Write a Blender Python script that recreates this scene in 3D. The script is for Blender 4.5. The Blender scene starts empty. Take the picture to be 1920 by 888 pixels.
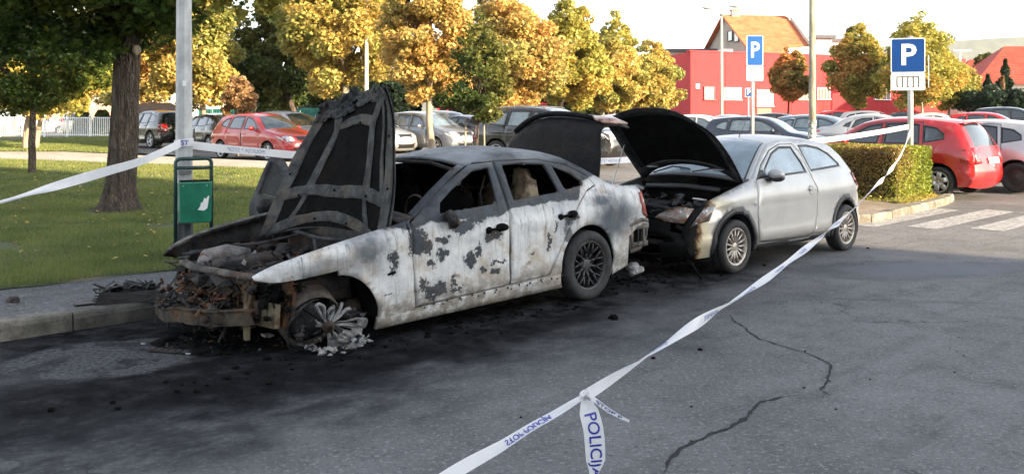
import bpy, bmesh, math, random
import numpy as np
from mathutils import Vector, Matrix, noise as mnoise
from mathutils.geometry import delaunay_2d_cdt
random.seed(7); rng = np.random.default_rng(7)
SC = bpy.context.scene
COL = SC.collection
R = math.radians

# ------------------------------------------------------------------ camera
FPX, HY, CAMH = 1750.0, 213.0, 1.75
cam = bpy.data.cameras.new('camera'); camo = bpy.data.objects.new('camera', cam); COL.objects.link(camo)
camo.location = (0, 0, CAMH); camo.rotation_euler = (R(90), 0, 0)
cam.sensor_width = 36; cam.lens = FPX / 1920 * 36; cam.shift_y = -(444 - HY) / 1920
cam.clip_start = .05; cam.clip_end = 9000
SC.camera = camo
# ------------------------------------------------------------------ sky, sun, exposure
SUN_AZ, SUN_EL = R(124), R(17)        # azimuth clockwise from +Y
sv = Vector((math.sin(SUN_AZ) * math.cos(SUN_EL), math.cos(SUN_AZ) * math.cos(SUN_EL), math.sin(SUN_EL)))
world = bpy.data.worlds.new("World"); SC.world = world; world.use_nodes = True
wn = world.node_tree.nodes; wl = world.node_tree.links
bgn = wn['Background']; bgn.inputs['Strength'].default_value = .15
skt = wn.new('ShaderNodeTexSky'); skt.sky_type = 'NISHITA'; skt.sun_disc = False
skt.sun_elevation = SUN_EL; skt.sun_rotation = SUN_AZ; skt.altitude = 200
skt.air_density = 1.0; skt.dust_density = 1.0; skt.ozone_density = 1.0
hs = wn.new('ShaderNodeHueSaturation'); hs.inputs['Saturation'].default_value = .42
wl.new(skt.outputs[0], hs.inputs['Color']); wl.new(hs.outputs[0], bgn.inputs['Color'])
sun = bpy.data.lights.new('sun', 'SUN'); suno = bpy.data.objects.new('sun', sun); COL.objects.link(suno)
sun.energy = 5.0; sun.angle = R(.6); sun.color = (1, .77, .50)
suno.location = (20, -20, 30)
suno.rotation_euler = (-sv).to_track_quat('-Z', 'Y').to_euler()
SC.view_settings.view_transform = 'Standard'; SC.view_settings.look = 'None'
SC.view_settings.exposure = 2.0; SC.view_settings.gamma = 1

# ------------------------------------------------------------------ directions of the street
ANG = math.atan2(.683, .73)
AX = Vector((math.cos(ANG), math.sin(ANG)))        # along the kerb, away to the right
NX = Vector((-AX.y, AX.x))                         # across the street towards the lawn

def sst(t):
    t = max(0., min(1., t)); return t * t * (3 - 2 * t)
def g(x, y):                                       # gentle rise of the ground away from the street
    return .2 * sst((y - 11.5) / 15) + .38 * sst((y - 36) / 26) * sst((x - 6) / 16)
def at(px, py, z=0.0):                             # pixel of the photograph -> world point at height z above datum
    Y = FPX * (CAMH - z) / (py - HY); return Vector(((px - 960) / FPX * Y, Y, z))
def atY(px, py, Y):
    return Vector(((px - 960) / FPX * Y, Y, CAMH - (py - HY) * Y / FPX))
def atg(px, py, off=0.0):
    z = 0
    for _ in range(12):
        p = at(px, py, z + off); z = g(p.x, p.y)
    return Vector((p.x, p.y, z + off))

# ------------------------------------------------------------------ object helpers
def tag(o, label=None, cat=None, group=None, kind=None):
    if label: o['label'] = label
    if cat: o['category'] = cat
    if group: o['group'] = group
    if kind: o['kind'] = kind
    return o
def empty(name, loc=(0, 0, 0), rz=0, label=None, cat=None, group=None):
    o = bpy.data.objects.new(name, None); COL.objects.link(o)
    o.location = loc; o.rotation_euler = (0, 0, rz); o.empty_display_size = .2
    return tag(o, label, cat, group)
def mesh_np(name, verts, faces):
    me = bpy.data.meshes.new(name)
    me.from_pydata([tuple(v) for v in verts], [], [tuple(f) for f in faces]); me.update()
    return me
def link(name, me, mats, parent=None, smooth=True, loc=None, rot=None):
    if not isinstance(mats, (list, tuple)): mats = [mats]
    for m in mats: me.materials.append(m)
    if smooth and len(me.polygons): me.polygons.foreach_set('use_smooth', [True] * len(me.polygons))
    o = bpy.data.objects.new(name, me); COL.objects.link(o)
    if parent: o.parent = parent
    if loc is not None: o.location = loc
    if rot is not None: o.rotation_euler = rot
    return o
class MB:
    """collects shapes into one mesh"""
    def __init__(s): s.v = []; s.f = []; s.m = []; s.mi = 0
    def add(s, vs, fs):
        b = len(s.v); s.v += [tuple(v) for v in vs]; s.f += [tuple(i + b for i in f) for f in fs]; s.m += [s.mi] * len(fs); return s
    def box(s, c, d, rot=None, taper=1.0, tx=None):
        x, y, z = d[0] / 2, d[1] / 2, d[2] / 2; t = taper; t2 = t if tx is None else tx
        vs = [(-x, -y, -z), (x, -y, -z), (x, y, -z), (-x, y, -z), (-x * t2, -y * t, z), (x * t2, -y * t, z), (x * t2, y * t, z), (-x * t2, y * t, z)]
        M = Matrix.Identity(3) if rot is None else (Matrix.Rotation(rot[2], 3, 'Z') @ Matrix.Rotation(rot[1], 3, 'Y') @ Matrix.Rotation(rot[0], 3, 'X'))
        c = Vector(c)
        return s.add([M @ Vector(v) + c for v in vs], [(0, 3, 2, 1), (4, 5, 6, 7), (0, 1, 5, 4), (1, 2, 6, 5), (2, 3, 7, 6), (3, 0, 4, 7)])
    def tube(s, pts, r, n=8, cap=True, flat=1.0):
        pts = [Vector(p) for p in pts]; k = len(pts)
        rs = r if isinstance(r, (list, tuple)) else [r] * k
        rings = []; up = None
        for i, p in enumerate(pts):
            d = (pts[min(i + 1, k - 1)] - pts[max(i - 1, 0)])
            d = d.normalized() if d.length > 1e-9 else Vector((0, 0, 1))
            if up is None:
                up = d.orthogonal().normalized()
            up = (up - d * up.dot(d)); up = up.normalized() if up.length > 1e-6 else d.orthogonal().normalized()
            w = d.cross(up)
            rings.append([p + (up * math.cos(2 * math.pi * j / n) + w * flat * math.sin(2 * math.pi * j / n)) * rs[i] for j in range(n)])
        vs = [v for rg in rings for v in rg]; fs = []
        for i in range(k - 1):
            for j in range(n):
                a, b = i * n + j, i * n + (j + 1) % n; fs.append((a, b, b + n, a + n))
        if cap: fs.append(tuple(range(n))[::-1]); fs.append(tuple(range((k - 1) * n, k * n)))
        return s.add(vs, fs)
    def lathe(s, prof, n=24, axis='Z', c=(0, 0, 0), close=False):
        vs = []; fs = []; k = len(prof); c = Vector(c)
        for j in range(n):
            a = 2 * math.pi * j / n
            for r_, h in prof:
                if axis == 'Z': v = Vector((r_ * math.cos(a), r_ * math.sin(a), h))
                elif axis == 'Y': v = Vector((r_ * math.cos(a), h, r_ * math.sin(a)))
                else: v = Vector((h, r_ * math.cos(a), r_ * math.sin(a)))
                vs.append(v + c)
        for j in range(n):
            j2 = (j + 1) % n
            for i in range(k - 1): fs.append((j * k + i, j2 * k + i, j2 * k + i + 1, j * k + i + 1))
        return s.add(vs, fs)
    def ball(s, c, r, n=10, m=7, rough=0):
        c = Vector(c); r = Vector(r) if not isinstance(r, (int, float)) else Vector((r, r, r)); vs = []; fs = []
        for i in range(m + 1):
            th = math.pi * i / m
            for j in range(n):
                ph = 2 * math.pi * j / n; d = Vector((math.sin(th) * math.cos(ph), math.sin(th) * math.sin(ph), math.cos(th)))
                k = 1 + (rough * mnoise.noise(d * 2.3 + c * 7) if rough else 0)
                vs.append(c + Vector((d.x * r.x, d.y * r.y, d.z * r.z)) * k)
        for i in range(m):
            for j in range(n):
                a, b = i * n + j, i * n + (j + 1) % n; fs.append((a, a + n, b + n, b))
        return s.add(vs, fs)
    def prism(s, poly, z0, z1):                    # polygon in xy extruded in z
        n = len(poly); vs = [(x, y, z0) for x, y in poly] + [(x, y, z1) for x, y in poly]
        fs = [tuple(range(n))[::-1], tuple(range(n, 2 * n))] + [(i, (i + 1) % n, n + (i + 1) % n, n + i) for i in range(n)]
        return s.add(vs, fs)
    def build(s, name, mats, parent=None, smooth=False, loc=None, rot=None):
        me = bpy.data.meshes.new(name); me.from_pydata(s.v, [], s.f); me.update()
        me.polygons.foreach_set('material_index', s.m)
        o = link(name, me, mats, parent, smooth, loc, rot)
        return o
def autosmooth(o, ang=35):
    me = o.data; bm = bmesh.new(); bm.from_mesh(me); bmesh.ops.remove_doubles(bm, verts=bm.verts, dist=1e-5)
    for e in bm.edges:
        if len(e.link_faces) == 2 and e.calc_face_angle(0) > R(ang): e.smooth = False
    for f in bm.faces: f.smooth = True
    bm.to_mesh(me); bm.free(); return o
def bevel(o, w=.01, seg=2, ang=40):
    m = o.modifiers.new('bevel', 'BEVEL'); m.width = w; m.segments = seg; m.limit_method = 'ANGLE'; m.angle_limit = R(ang); return o
def solid(o, t=.015, off=-1):
    m = o.modifiers.new('thick', 'SOLIDIFY'); m.thickness = t; m.offset = off; return o

# ------------------------------------------------------------------ material helpers
class NT:
    def __init__(s, name):
        s.mat = bpy.data.materials.new(name); s.mat.use_nodes = True; s.t = s.mat.node_tree
        s.b = s.t.nodes['Principled BSDF']; s.out = s.t.nodes['Material Output']
        s._co = None
    def node(s, ty): return s.t.nodes.new(ty)
    def put(s, sock, v):
        if hasattr(v, 'is_linked') or isinstance(v, bpy.types.NodeSocket): s.t.links.new(v, sock)
        elif isinstance(v, (tuple, list)):
            sock.default_value = (tuple(v) + (1,)) if (len(v) == 3 and sock.type == 'RGBA') else tuple(v)
        else: sock.default_value = v
    @property
    def co(s):
        if s._co is None: s._co = s.node('ShaderNodeTexCoord').outputs['Object']
        return s._co
    def math(s, op, a, b=0., c=0., clamp=False):
        n = s.node('ShaderNodeMath'); n.operation = op; n.use_clamp = clamp
        s.put(n.inputs[0], a); s.put(n.inputs[1], b)
        if len(n.inputs) > 2: s.put(n.inputs[2], c)
        return n.outputs[0]
    def vmath(s, op, a, b=(0, 0, 0), sc=None):
        n = s.node('ShaderNodeVectorMath'); n.operation = op; s.put(n.inputs[0], a)
        if op == 'SCALE': s.put(n.inputs['Scale'], sc)
        else: s.put(n.inputs[1], b)
        return n.outputs['Value'] if op in ('LENGTH', 'DISTANCE', 'DOT_PRODUCT') else n.outputs[0]
    def scl(s, v, sx, sy, sz): return s.vmath('MULTIPLY', v, (sx, sy, sz))
    def noise(s, scale=5, detail=4, rough=.55, vec=None, color=False, dist=0):
        n = s.node('ShaderNodeTexNoise'); s.put(n.inputs['Vector'], vec if vec is not None else s.co)
        n.inputs['Scale'].default_value = scale; n.inputs['Detail'].default_value = detail; n.inputs['Roughness'].default_value = rough
        n.inputs['Distortion'].default_value = dist
        return n.outputs['Color' if color else 'Fac']
    def voro(s, scale=5, vec=None, feature='F1', out='Distance'):
        n = s.node('ShaderNodeTexVoronoi'); n.feature = feature; s.put(n.inputs['Vector'], vec if vec is not None else s.co)
        n.inputs['Scale'].default_value = scale; return n.outputs[out]
    def mapr(s, v, a, b, c=0., d=1., smooth=True):
        n = s.node('ShaderNodeMapRange'); n.interpolation_type = 'SMOOTHSTEP' if smooth else 'LINEAR'
        s.put(n.inputs[0], v)
        for i, q in enumerate((a, b, c, d)): s.put(n.inputs[i + 1], q)
        return n.outputs[0]
    def mix(s, f, a, b, mode='MIX'):
        n = s.node('ShaderNodeMix'); n.data_type = 'RGBA'; n.blend_type = mode
        s.put(n.inputs[0], f); s.put(n.inputs[6], a); s.put(n.inputs[7], b); return n.outputs[2]
    def xyz(s, v=None):
        n = s.node('ShaderNodeSeparateXYZ'); s.put(n.inputs[0], v if v is not None else s.co); return n.outputs
    def comb(s, x, y, z):
        n = s.node('ShaderNodeCombineXYZ'); s.put(n.inputs[0], x); s.put(n.inputs[1], y); s.put(n.inputs[2], z); return n.outputs[0]
    def blob(s, vec, c, r, edge=.25, rot=0):       # 1 inside an ellipsoid, soft edge
        d = s.vmath('SUBTRACT', vec, c)
        if rot:
            n = s.node('ShaderNodeVectorRotate'); n.rotation_type = 'Z_AXIS' if rot[0] == 'Z' else 'Y_AXIS'
            s.put(n.inputs['Vector'], d); n.inputs['Angle'].default_value = rot[1]; d = n.outputs[0]
        d = s.vmath('DIVIDE', d, r); l = s.vmath('LENGTH', d)
        return s.mapr(l, 1 + edge, 1 - edge)
    def bump(s, h, strength=.3, dist=.02, norm=None):
        n = s.node('ShaderNodeBump'); n.inputs['Strength'].default_value = strength; n.inputs['Distance'].default_value = dist
        s.put(n.inputs['Height'], h)
        if norm is not None: s.put(n.inputs['Normal'], norm)
        s.t.links.new(n.outputs[0], s.b.inputs['Normal']); return n.outputs[0]
    def set(s, **k):
        names = dict(col='Base Color', rough='Roughness', metal='Metallic', coat='Coat Weight', coatr='Coat Roughness', alpha='Alpha', spec='Specular IOR Level', ec='Emission Color', es='Emission Strength', trans='Transmission Weight')
        for a, v in k.items(): s.put(s.b.inputs[names[a]], v)
        return s
def pmat(name, col, rough=.6, metal=0, var=.15, scale=4, bump=0, bscale=40, coat=0, spec=.5, dirt=None, rvar=0):
    t = NT(name)
    if var:
        f = t.noise(scale, 5, .6); f = t.mapr(f, .3, .7)
        lo = tuple(c * (1 - var) for c in col); hi = tuple(min(1, c * (1 + var)) for c in col)
        c = t.mix(f, lo, hi)
    else: c = tuple(col)
    if dirt: c = t.mix(t.mapr(t.noise(scale * 2.3, 6, .7), .5, .75, 0, dirt[1]), c, dirt[0])
    t.set(col=c, metal=metal, coat=coat, spec=spec)
    t.set(rough=t.mapr(t.noise(scale * 1.7, 4), .3, .7, max(0, rough - rvar), min(1, rough + rvar)) if rvar else rough)
    if bump: t.bump(t.noise(bscale, 4, .6), bump, .01)
    return t.mat
M = {}
M['rubber'] = pmat('rubber', (.02, .02, .021), .75, var=.3, scale=8, bump=.3, bscale=60)
M['black_plastic'] = pmat('black_plastic', (.022, .022, .024), .5, var=.2)
M['dark_trim'] = pmat('dark_trim', (.012, .012, .013), .45, var=0)
M['under'] = pmat('underbody', (.015, .015, .015), .9, var=.2)
M['rim'] = pmat('alloy', (.55, .55, .56), .35, metal=.8, var=.15, scale=15)
M['steel'] = pmat('steel', (.45, .46, .47), .4, metal=.9, var=.1)
M['chrome'] = pmat('chrome', (.8, .8, .8), .15, metal=1, var=0)
M['galv'] = None
M['plate'] = pmat('plate_white', (.75, .75, .73), .4, var=.05)
M['white'] = pmat('white_paint', (.78, .78, .76), .5, var=.06)
M['blue_print'] = pmat('sign_blue', (.003, .045, .20), .55, var=.05, spec=.2)
M['ink'] = pmat('ink_black', (.02, .02, .02), .6, var=0)
M['ink_blue'] = pmat('ink_blue', (.03, .04, .40), .6, var=0)
def glassmat(name, col=(.02, .03, .035), rough=.04, haze=0.0):
    t = NT(name); f = t.noise(3, 4)
    c = t.mix(t.mapr(f, .35, .65), tuple(c * .8 for c in col), tuple(min(1, c * 1.25) for c in col))
    t.set(col=c, rough=t.mapr(t.noise(2), .35, .65, rough, rough + .05 + haze), spec=.9, coat=.6, coatr=.05); return t.mat
M['glass'] = glassmat('car_glass')
M['glass_mist'] = glassmat('misted_glass', (.16, .22, .26), .18, .2)
M['glass_light'] = glassmat('light_car_glass', (.10, .14, .17), .08, .1)
def lampglass(name, col):
    t = NT(name); w = t.voro(28); c = t.mix(t.mapr(w, .1, .5), tuple(min(1, c * 1.3) for c in col), tuple(c * .45 for c in col))
    t.set(col=c, rough=.12, coat=1, coatr=.03, metal=.0); return t.mat
M['headlight'] = lampglass('headlight_lens', (.62, .64, .66))
M['taillight'] = lampglass('taillight_lens', (.55, .015, .015))
M['orange_lens'] = lampglass('orange_lens', (.8, .25, .03))
def paint(name, col, metallic=.0, rough=.28, dust=.12):
    t = NT(name); f = t.mapr(t.noise(2.2, 5, .6), .35, .7)
    z = t.xyz()[2]
    low = t.mapr(z, .55, .15, 0, .5)
    dm = t.math('MULTIPLY', t.math('ADD', f, low), dust * 1.6, clamp=True)
    c = t.mix(dm, tuple(col), (.30, .27, .23))
    t.set(col=c, rough=t.mapr(f, 0, 1, rough, rough + .12), metal=metallic, coat=.8, coatr=.06); return t.mat
PAINT = {
 'red': paint('paint_red', (.36, .003, .006), dust=.03), 'silver': paint('paint_silver', (.45, .46, .47), .55, .35), 'black': paint('paint_black', (.008, .009, .011), 0, .2, .03),
 'darkblue': paint('paint_dark_blue', (.012, .022, .045), .2, .25, .04), 'grey': paint('paint_grey', (.17, .19, .22), .5, .3), 'bluegrey': paint('paint_blue_grey', (.10, .16, .22), .4, .3),
 'white': paint('paint_white', (.72, .72, .70)), 'beige': paint('paint_beige', (.5, .42, .30), .3, .35), 'lightblue': paint('paint_light_blue', (.38, .45, .52), .4, .35), 'brown': paint('paint_brown', (.10, .06, .035), .2, .3),
 'black2': paint('paint_black_brown', (.012, .010, .009), 0, .2, .03)}
# ------------------------------------------------------------------ car builder
def pip(poly, P):
    P = np.asarray(P, float); x, y = P[:, 0], P[:, 1]; ins = np.zeros(len(P), bool); n = len(poly)
    for i in range(n):
        x1, y1 = poly[i]; x2, y2 = poly[(i + 1) % n]
        if y1 == y2: continue
        c = ((y1 > y) != (y2 > y)) & (x < (x2 - x1) * (y - y1) / (y2 - y1) + x1); ins ^= c
    return ins
def inset(poly, d):
    n = len(poly); area = sum(poly[i][0] * poly[(i + 1) % n][1] - poly[(i + 1) % n][0] * poly[i][1] for i in range(n))
    sg = 1 if area > 0 else -1; out = []
    for i in range(n):
        p0, p1, p2 = Vector(poly[i - 1]), Vector(poly[i]), Vector(poly[(i + 1) % n])
        e1 = (p1 - p0).normalized(); e2 = (p2 - p1).normalized()
        n1 = Vector((-e1.y, e1.x)) * sg; n2 = Vector((-e2.y, e2.x)) * sg; b = n1 + n2
        b = b / max(.35, b.length_squared) * 2 if b.length > .1 else n1
        out.append(tuple(p1 + b * d))
    return out
def catmull(pts, step=.07, closed=False):
    out = []; n = len(pts); P = [np.array(p, float) for p in pts]
    rngi = range(n if closed else n - 1)
    for i in rngi:
        if closed: p0, p1, p2, p3 = P[i - 1], P[i], P[(i + 1) % n], P[(i + 2) % n]
        else: p0, p1, p2, p3 = P[max(i - 1, 0)], P[i], P[i + 1], P[min(i + 2, n - 1)]
        k = max(1, int(math.ceil(np.linalg.norm((p2 - p1)[:2]) / step)))
        for j in range(k):
            t = j / k
            # centripetal-ish tension
            m1 = (p2 - p0) * .5; m2 = (p3 - p1) * .5; L = np.linalg.norm(p2 - p1)
            for m in (m1, m2):
                lm = np.linalg.norm(m)
                if lm > L: m *= L / lm
            out.append((2 * t**3 - 3 * t**2 + 1) * p1 + (t**3 - 2 * t**2 + t) * m1 + (-2 * t**3 + 3 * t**2) * p2 + (t**3 - t**2) * m2)
    if not closed: out.append(P[-1])
    return out

class Car:
    """profile: list (x, z, bulge, tag) from front bottom over the top to rear bottom; x rearward from front axle"""
    def __init__(s, prof, W0, belt, wb, wr, arch, zs=.22, tum=.42, kf=.20, kr=.10, step=.08, rround=.05, crease=None, ts=None, capx=None, zarch=(None, None)):
        s.zarch = zarch
        s.W0, s.belt, s.wb, s.wr, s.arch, s.zs, s.tum, s.kf, s.kr, s.rr = W0, belt, wb, wr, arch, zs, tum, kf, kr, rround
        s.crease = crease; s.step = step
        s.prof = []; tags = []
        raw = [(p[0], p[1], p[2]) for p in prof]; P = [np.array(p, float) for p in raw]
        n = len(P)
        for i in range(n - 1):
            seg = catmull_seg(P, i, step)
            for q in seg: s.prof.append(q); tags.append(prof[i][3])
        s.prof.append(P[-1]); s.tags = tags                     # tags per interval
        s.x0 = min(p[0] for p in s.prof); s.x1 = max(p[0] for p in s.prof)
        # top silhouette z(x)
        tp = [(p[0], p[1]) for p in s.prof]
        xs = np.linspace(s.x0, s.x1, 160); S = []
        A = np.array(tp)
        for x in xs:
            z = [A[i, 1] + (A[i + 1, 1] - A[i, 1]) * (x - A[i, 0]) / (A[i + 1, 0] - A[i, 0]) for i in range(len(A) - 1)
                 if min(A[i, 0], A[i + 1, 0]) <= x <= max(A[i, 0], A[i + 1, 0]) and abs(A[i + 1, 0] - A[i, 0]) > 1e-9]
            S.append(max(z) if z else 0)
        s.Sx, s.Sz = xs, np.array(S)
        s.ts = ts or [-1, -.975, -.93, -.9, -.82, -.6, -.36, -.12, .12, .36, .6, .82, .9, .93, .975, 1]
        s.grid = [[s.strip(i, t) for t in s.ts] for i in range(len(s.prof))]
    def W(s, x, z):
        w = s.W0
        fx = s.x0 + .95
        if x < fx: w *= 1 - s.kf * ((fx - x) / .95) ** 2.4
        rx = s.x1 - 1.0
        if x > rx: w *= 1 - s.kr * ((x - rx) / 1.0) ** 2.2
        if z < .45: w -= .05 * ((.45 - z) / .3) ** 2
        zb = s.belt
        if z > zb - .12:
            k = z - (zb - .12)
            if k < .12: w -= .03 * (k / .12) ** 2
            else: w -= .03 + (z - zb) * s.tum + .12 * max(0, z - zb) ** 2
        if s.crease:
            for zc, a, hw in s.crease:
                d = (z - zc) / hw
                if abs(d) < 1: w += a * (1 - abs(d)) ** 1.3
        d = float(np.interp(x, s.Sx, s.Sz)) - z; r = .11
        if d < r:
            q = 1 - max(d, 0) / r; w -= s.rr * (1 - math.sqrt(max(0, 1 - q * q)))
        return w
    def nrm(s, i):
        a = s.prof[max(0, i - 1)]; b = s.prof[min(len(s.prof) - 1, i + 1)]
        dx, dz = b[0] - a[0], b[1] - a[1]; l = math.hypot(dx, dz) + 1e-9
        return -dz / l, dx / l                                    # outward (front -> up -> rear traverse)
    def strip(s, i, t, off=0.):
        i0 = int(min(max(i, 0), len(s.prof) - 1)); f = i - i0
        i1 = min(i0 + 1, len(s.prof) - 1)
        p = s.prof[i0] * (1 - f) + s.prof[i1] * f
        n0, n1 = s.nrm(i0), s.nrm(i1); nx, nz = n0[0] * (1 - f) + n1[0] * f, n0[1] * (1 - f) + n1[1] * f
        w = s.W(p[0], p[1]); b = p[2] * (1 - abs(t) ** 2.4) + off
        return Vector((p[0] + nx * b, t * w, p[1] + nz * b))
    def idx(s, tg, fr=0.):
        ii = [i for i, t in enumerate(s.tags) if t == tg]; return ii[0] + fr * (ii[-1] + 1 - ii[0])
    def xidx(s, x, tg=None):                                      # index of profile sample nearest x within tag
        best = min((abs(s.prof[i][0] - x), i) for i in range(len(s.prof)) if tg is None or (i < len(s.tags) and s.tags[i] == tg)); return best[1]
    def side(s, x, z, sd=-1, off=0.): return Vector((x, sd * (s.W(x, z) + off), z))
    def outline(s):
        top = [(p[0], p[1]) for p in s.prof]
        bot = []; zs = s.zs
        for xc in (s.wb, 0.):
            r = s.arch; zc = (s.zarch[0 if xc == 0. else 1]) or (s.wr + .015)
            a0 = math.asin(max(-1, min(1, (zs - zc) / r)))
            for k in range(25):
                a = a0 + (math.pi - 2 * a0) * k / 24
                bot.append((xc + r * math.cos(a), zc + r * math.sin(a)))
        # order: rear bottom -> rear arch (rear side first) ... -> front bottom
        res = [top[-1]]
        for p in bot: res.append(p)
        return top + res[1:]
    def side_mesh(s, regions, drop=None, grid=.1, sd=-1, lines=()):
        """regions: list (name, poly) first match wins; returns dict name -> (verts, faces)"""
        out = s.outline(); V = []; E = []
        def addpoly(pl, closed=True):
            b = len(V); pl = list(pl)
            for p in pl: V.append(Vector((p[0], p[1])))
            k = len(pl)
            for i in range(k if closed else k - 1): E.append((b + i, b + (i + 1) % k))
        addpoly(out)
        for nm, pl in regions: addpoly(pl)
        for pl in lines: addpoly(pl, False)
        xs = np.arange(s.x0 + grid / 2, s.x1, grid); zs = np.arange(s.zs, max(s.Sz), grid * .7)
        G = [(x + (grid / 2 if j % 2 else 0), z) for j, z in enumerate(zs) for x in xs]
        ins = pip(out, G)
        for p, q in zip(G, ins):
            if q: V.append(Vector(p))
        r = delaunay_2d_cdt(V, E, [], 0, 1e-4)
        vs, fs = r[0], r[2]
        C = np.array([[(vs[f[0]].x + vs[f[1]].x + vs[f[2]].x) / 3, (vs[f[0]].y + vs[f[1]].y + vs[f[2]].y) / 3] for f in fs])
        inside = pip(out, C); reg = np.full(len(fs), -1)
        for k, (nm, pl) in enumerate(regions):
            m = pip(pl, C) & (reg < 0); reg[m] = k
        res = {}
        for k in range(-1, len(regions)):
            sel = [fs[i] for i in range(len(fs)) if inside[i] and reg[i] == k]
            if not sel: continue
            nm = 'side' if k < 0 else regions[k][0]
            vv, ff = res.setdefault(nm, ([], []))
            mp = {}
            for f in sel:
                q = []
                for i in f:
                    if i not in mp: mp[i] = len(vv); vv.append(s.side(vs[i].x, vs[i].y, sd))
                    q.append(mp[i])
                if sd > 0: q = q[::-1]
                ff.append(tuple(q))
        return res
    def strip_regions(s, fn):
        """fn(tag, tmid, x, i) -> region name or None"""
        res = {}; T = s.ts
        for i in range(len(s.tags)):
            for j in range(len(T) - 1):
                nm = fn(s.tags[i], (T[j] + T[j + 1]) / 2, (s.prof[i][0] + s.prof[i + 1][0]) / 2, i)
                if nm is None: continue
                vv, ff, mp = res.setdefault(nm, ([], [], {}))
                q = []
                for a, b in ((i, j), (i + 1, j), (i + 1, j + 1), (i, j + 1)):
                    if (a, b) not in mp: mp[(a, b)] = len(vv); vv.append(s.grid[a][b])
                    q.append(mp[(a, b)])
                ff.append(tuple(q))
        return {k: (v[0], v[1]) for k, v in res.items()}
    def strip_patch(s, poly, off=.006, g_=.05, mirror=False):
        """poly in (profile index, t); returns verts, faces lying on the strip"""
        V = [Vector(p) for p in poly]; n = len(V); E = [(i, (i + 1) % n) for i in range(n)]
        lo = (min(p[0] for p in poly), min(p[1] for p in poly)); hi = (max(p[0] for p in poly), max(p[1] for p in poly))
        G = [(a, b) for a in np.linspace(lo[0], hi[0], 7)[1:-1] for b in np.linspace(lo[1], hi[1], max(4, int((hi[1] - lo[1]) / .1)))[1:-1]]
        if G:
            for p, q in zip(G, pip(poly, G)):
                if q: V.append(Vector(p))
        r = delaunay_2d_cdt(V, E, [], 1, 1e-4); sg = -1 if mirror else 1
        vs = [s.strip(v.x, v.y * sg, off) for v in r[0]]
        fs = [tuple(f) if not mirror else tuple(f)[::-1] for f in r[2]]
        return vs, fs
    def side_patch(s, poly, sd=-1, off=.006):
        V = [Vector(p) for p in poly]; n = len(V); E = [(i, (i + 1) % n) for i in range(n)]
        r = delaunay_2d_cdt(V, E, [], 1, 1e-4)
        return [s.side(v.x, v.y, sd, off) for v in r[0]], [tuple(f) if sd < 0 else tuple(f)[::-1] for f in r[2]]
def catmull_seg(P, i, step):
    n = len(P); p0, p1, p2, p3 = P[max(i - 1, 0)], P[i], P[i + 1], P[min(i + 2, n - 1)]
    k = max(1, int(math.ceil(np.linalg.norm((p2 - p1)[:2]) / step))); out = []
    L = np.linalg.norm(p2 - p1)
    m1 = (p2 - p0) * .5; m2 = (p3 - p1) * .5
    l1, l2 = np.linalg.norm(m1), np.linalg.norm(m2)
    if l1 > L: m1 = m1 * L / l1
    if l2 > L: m2 = m2 * L / l2
    for j in range(k):
        t = j / k
        out.append((2 * t**3 - 3 * t**2 + 1) * p1 + (t**3 - 2 * t**2 + t) * m1 + (-2 * t**3 + 3 * t**2) * p2 + (t**3 - t**2) * m2)
    return out

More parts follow.
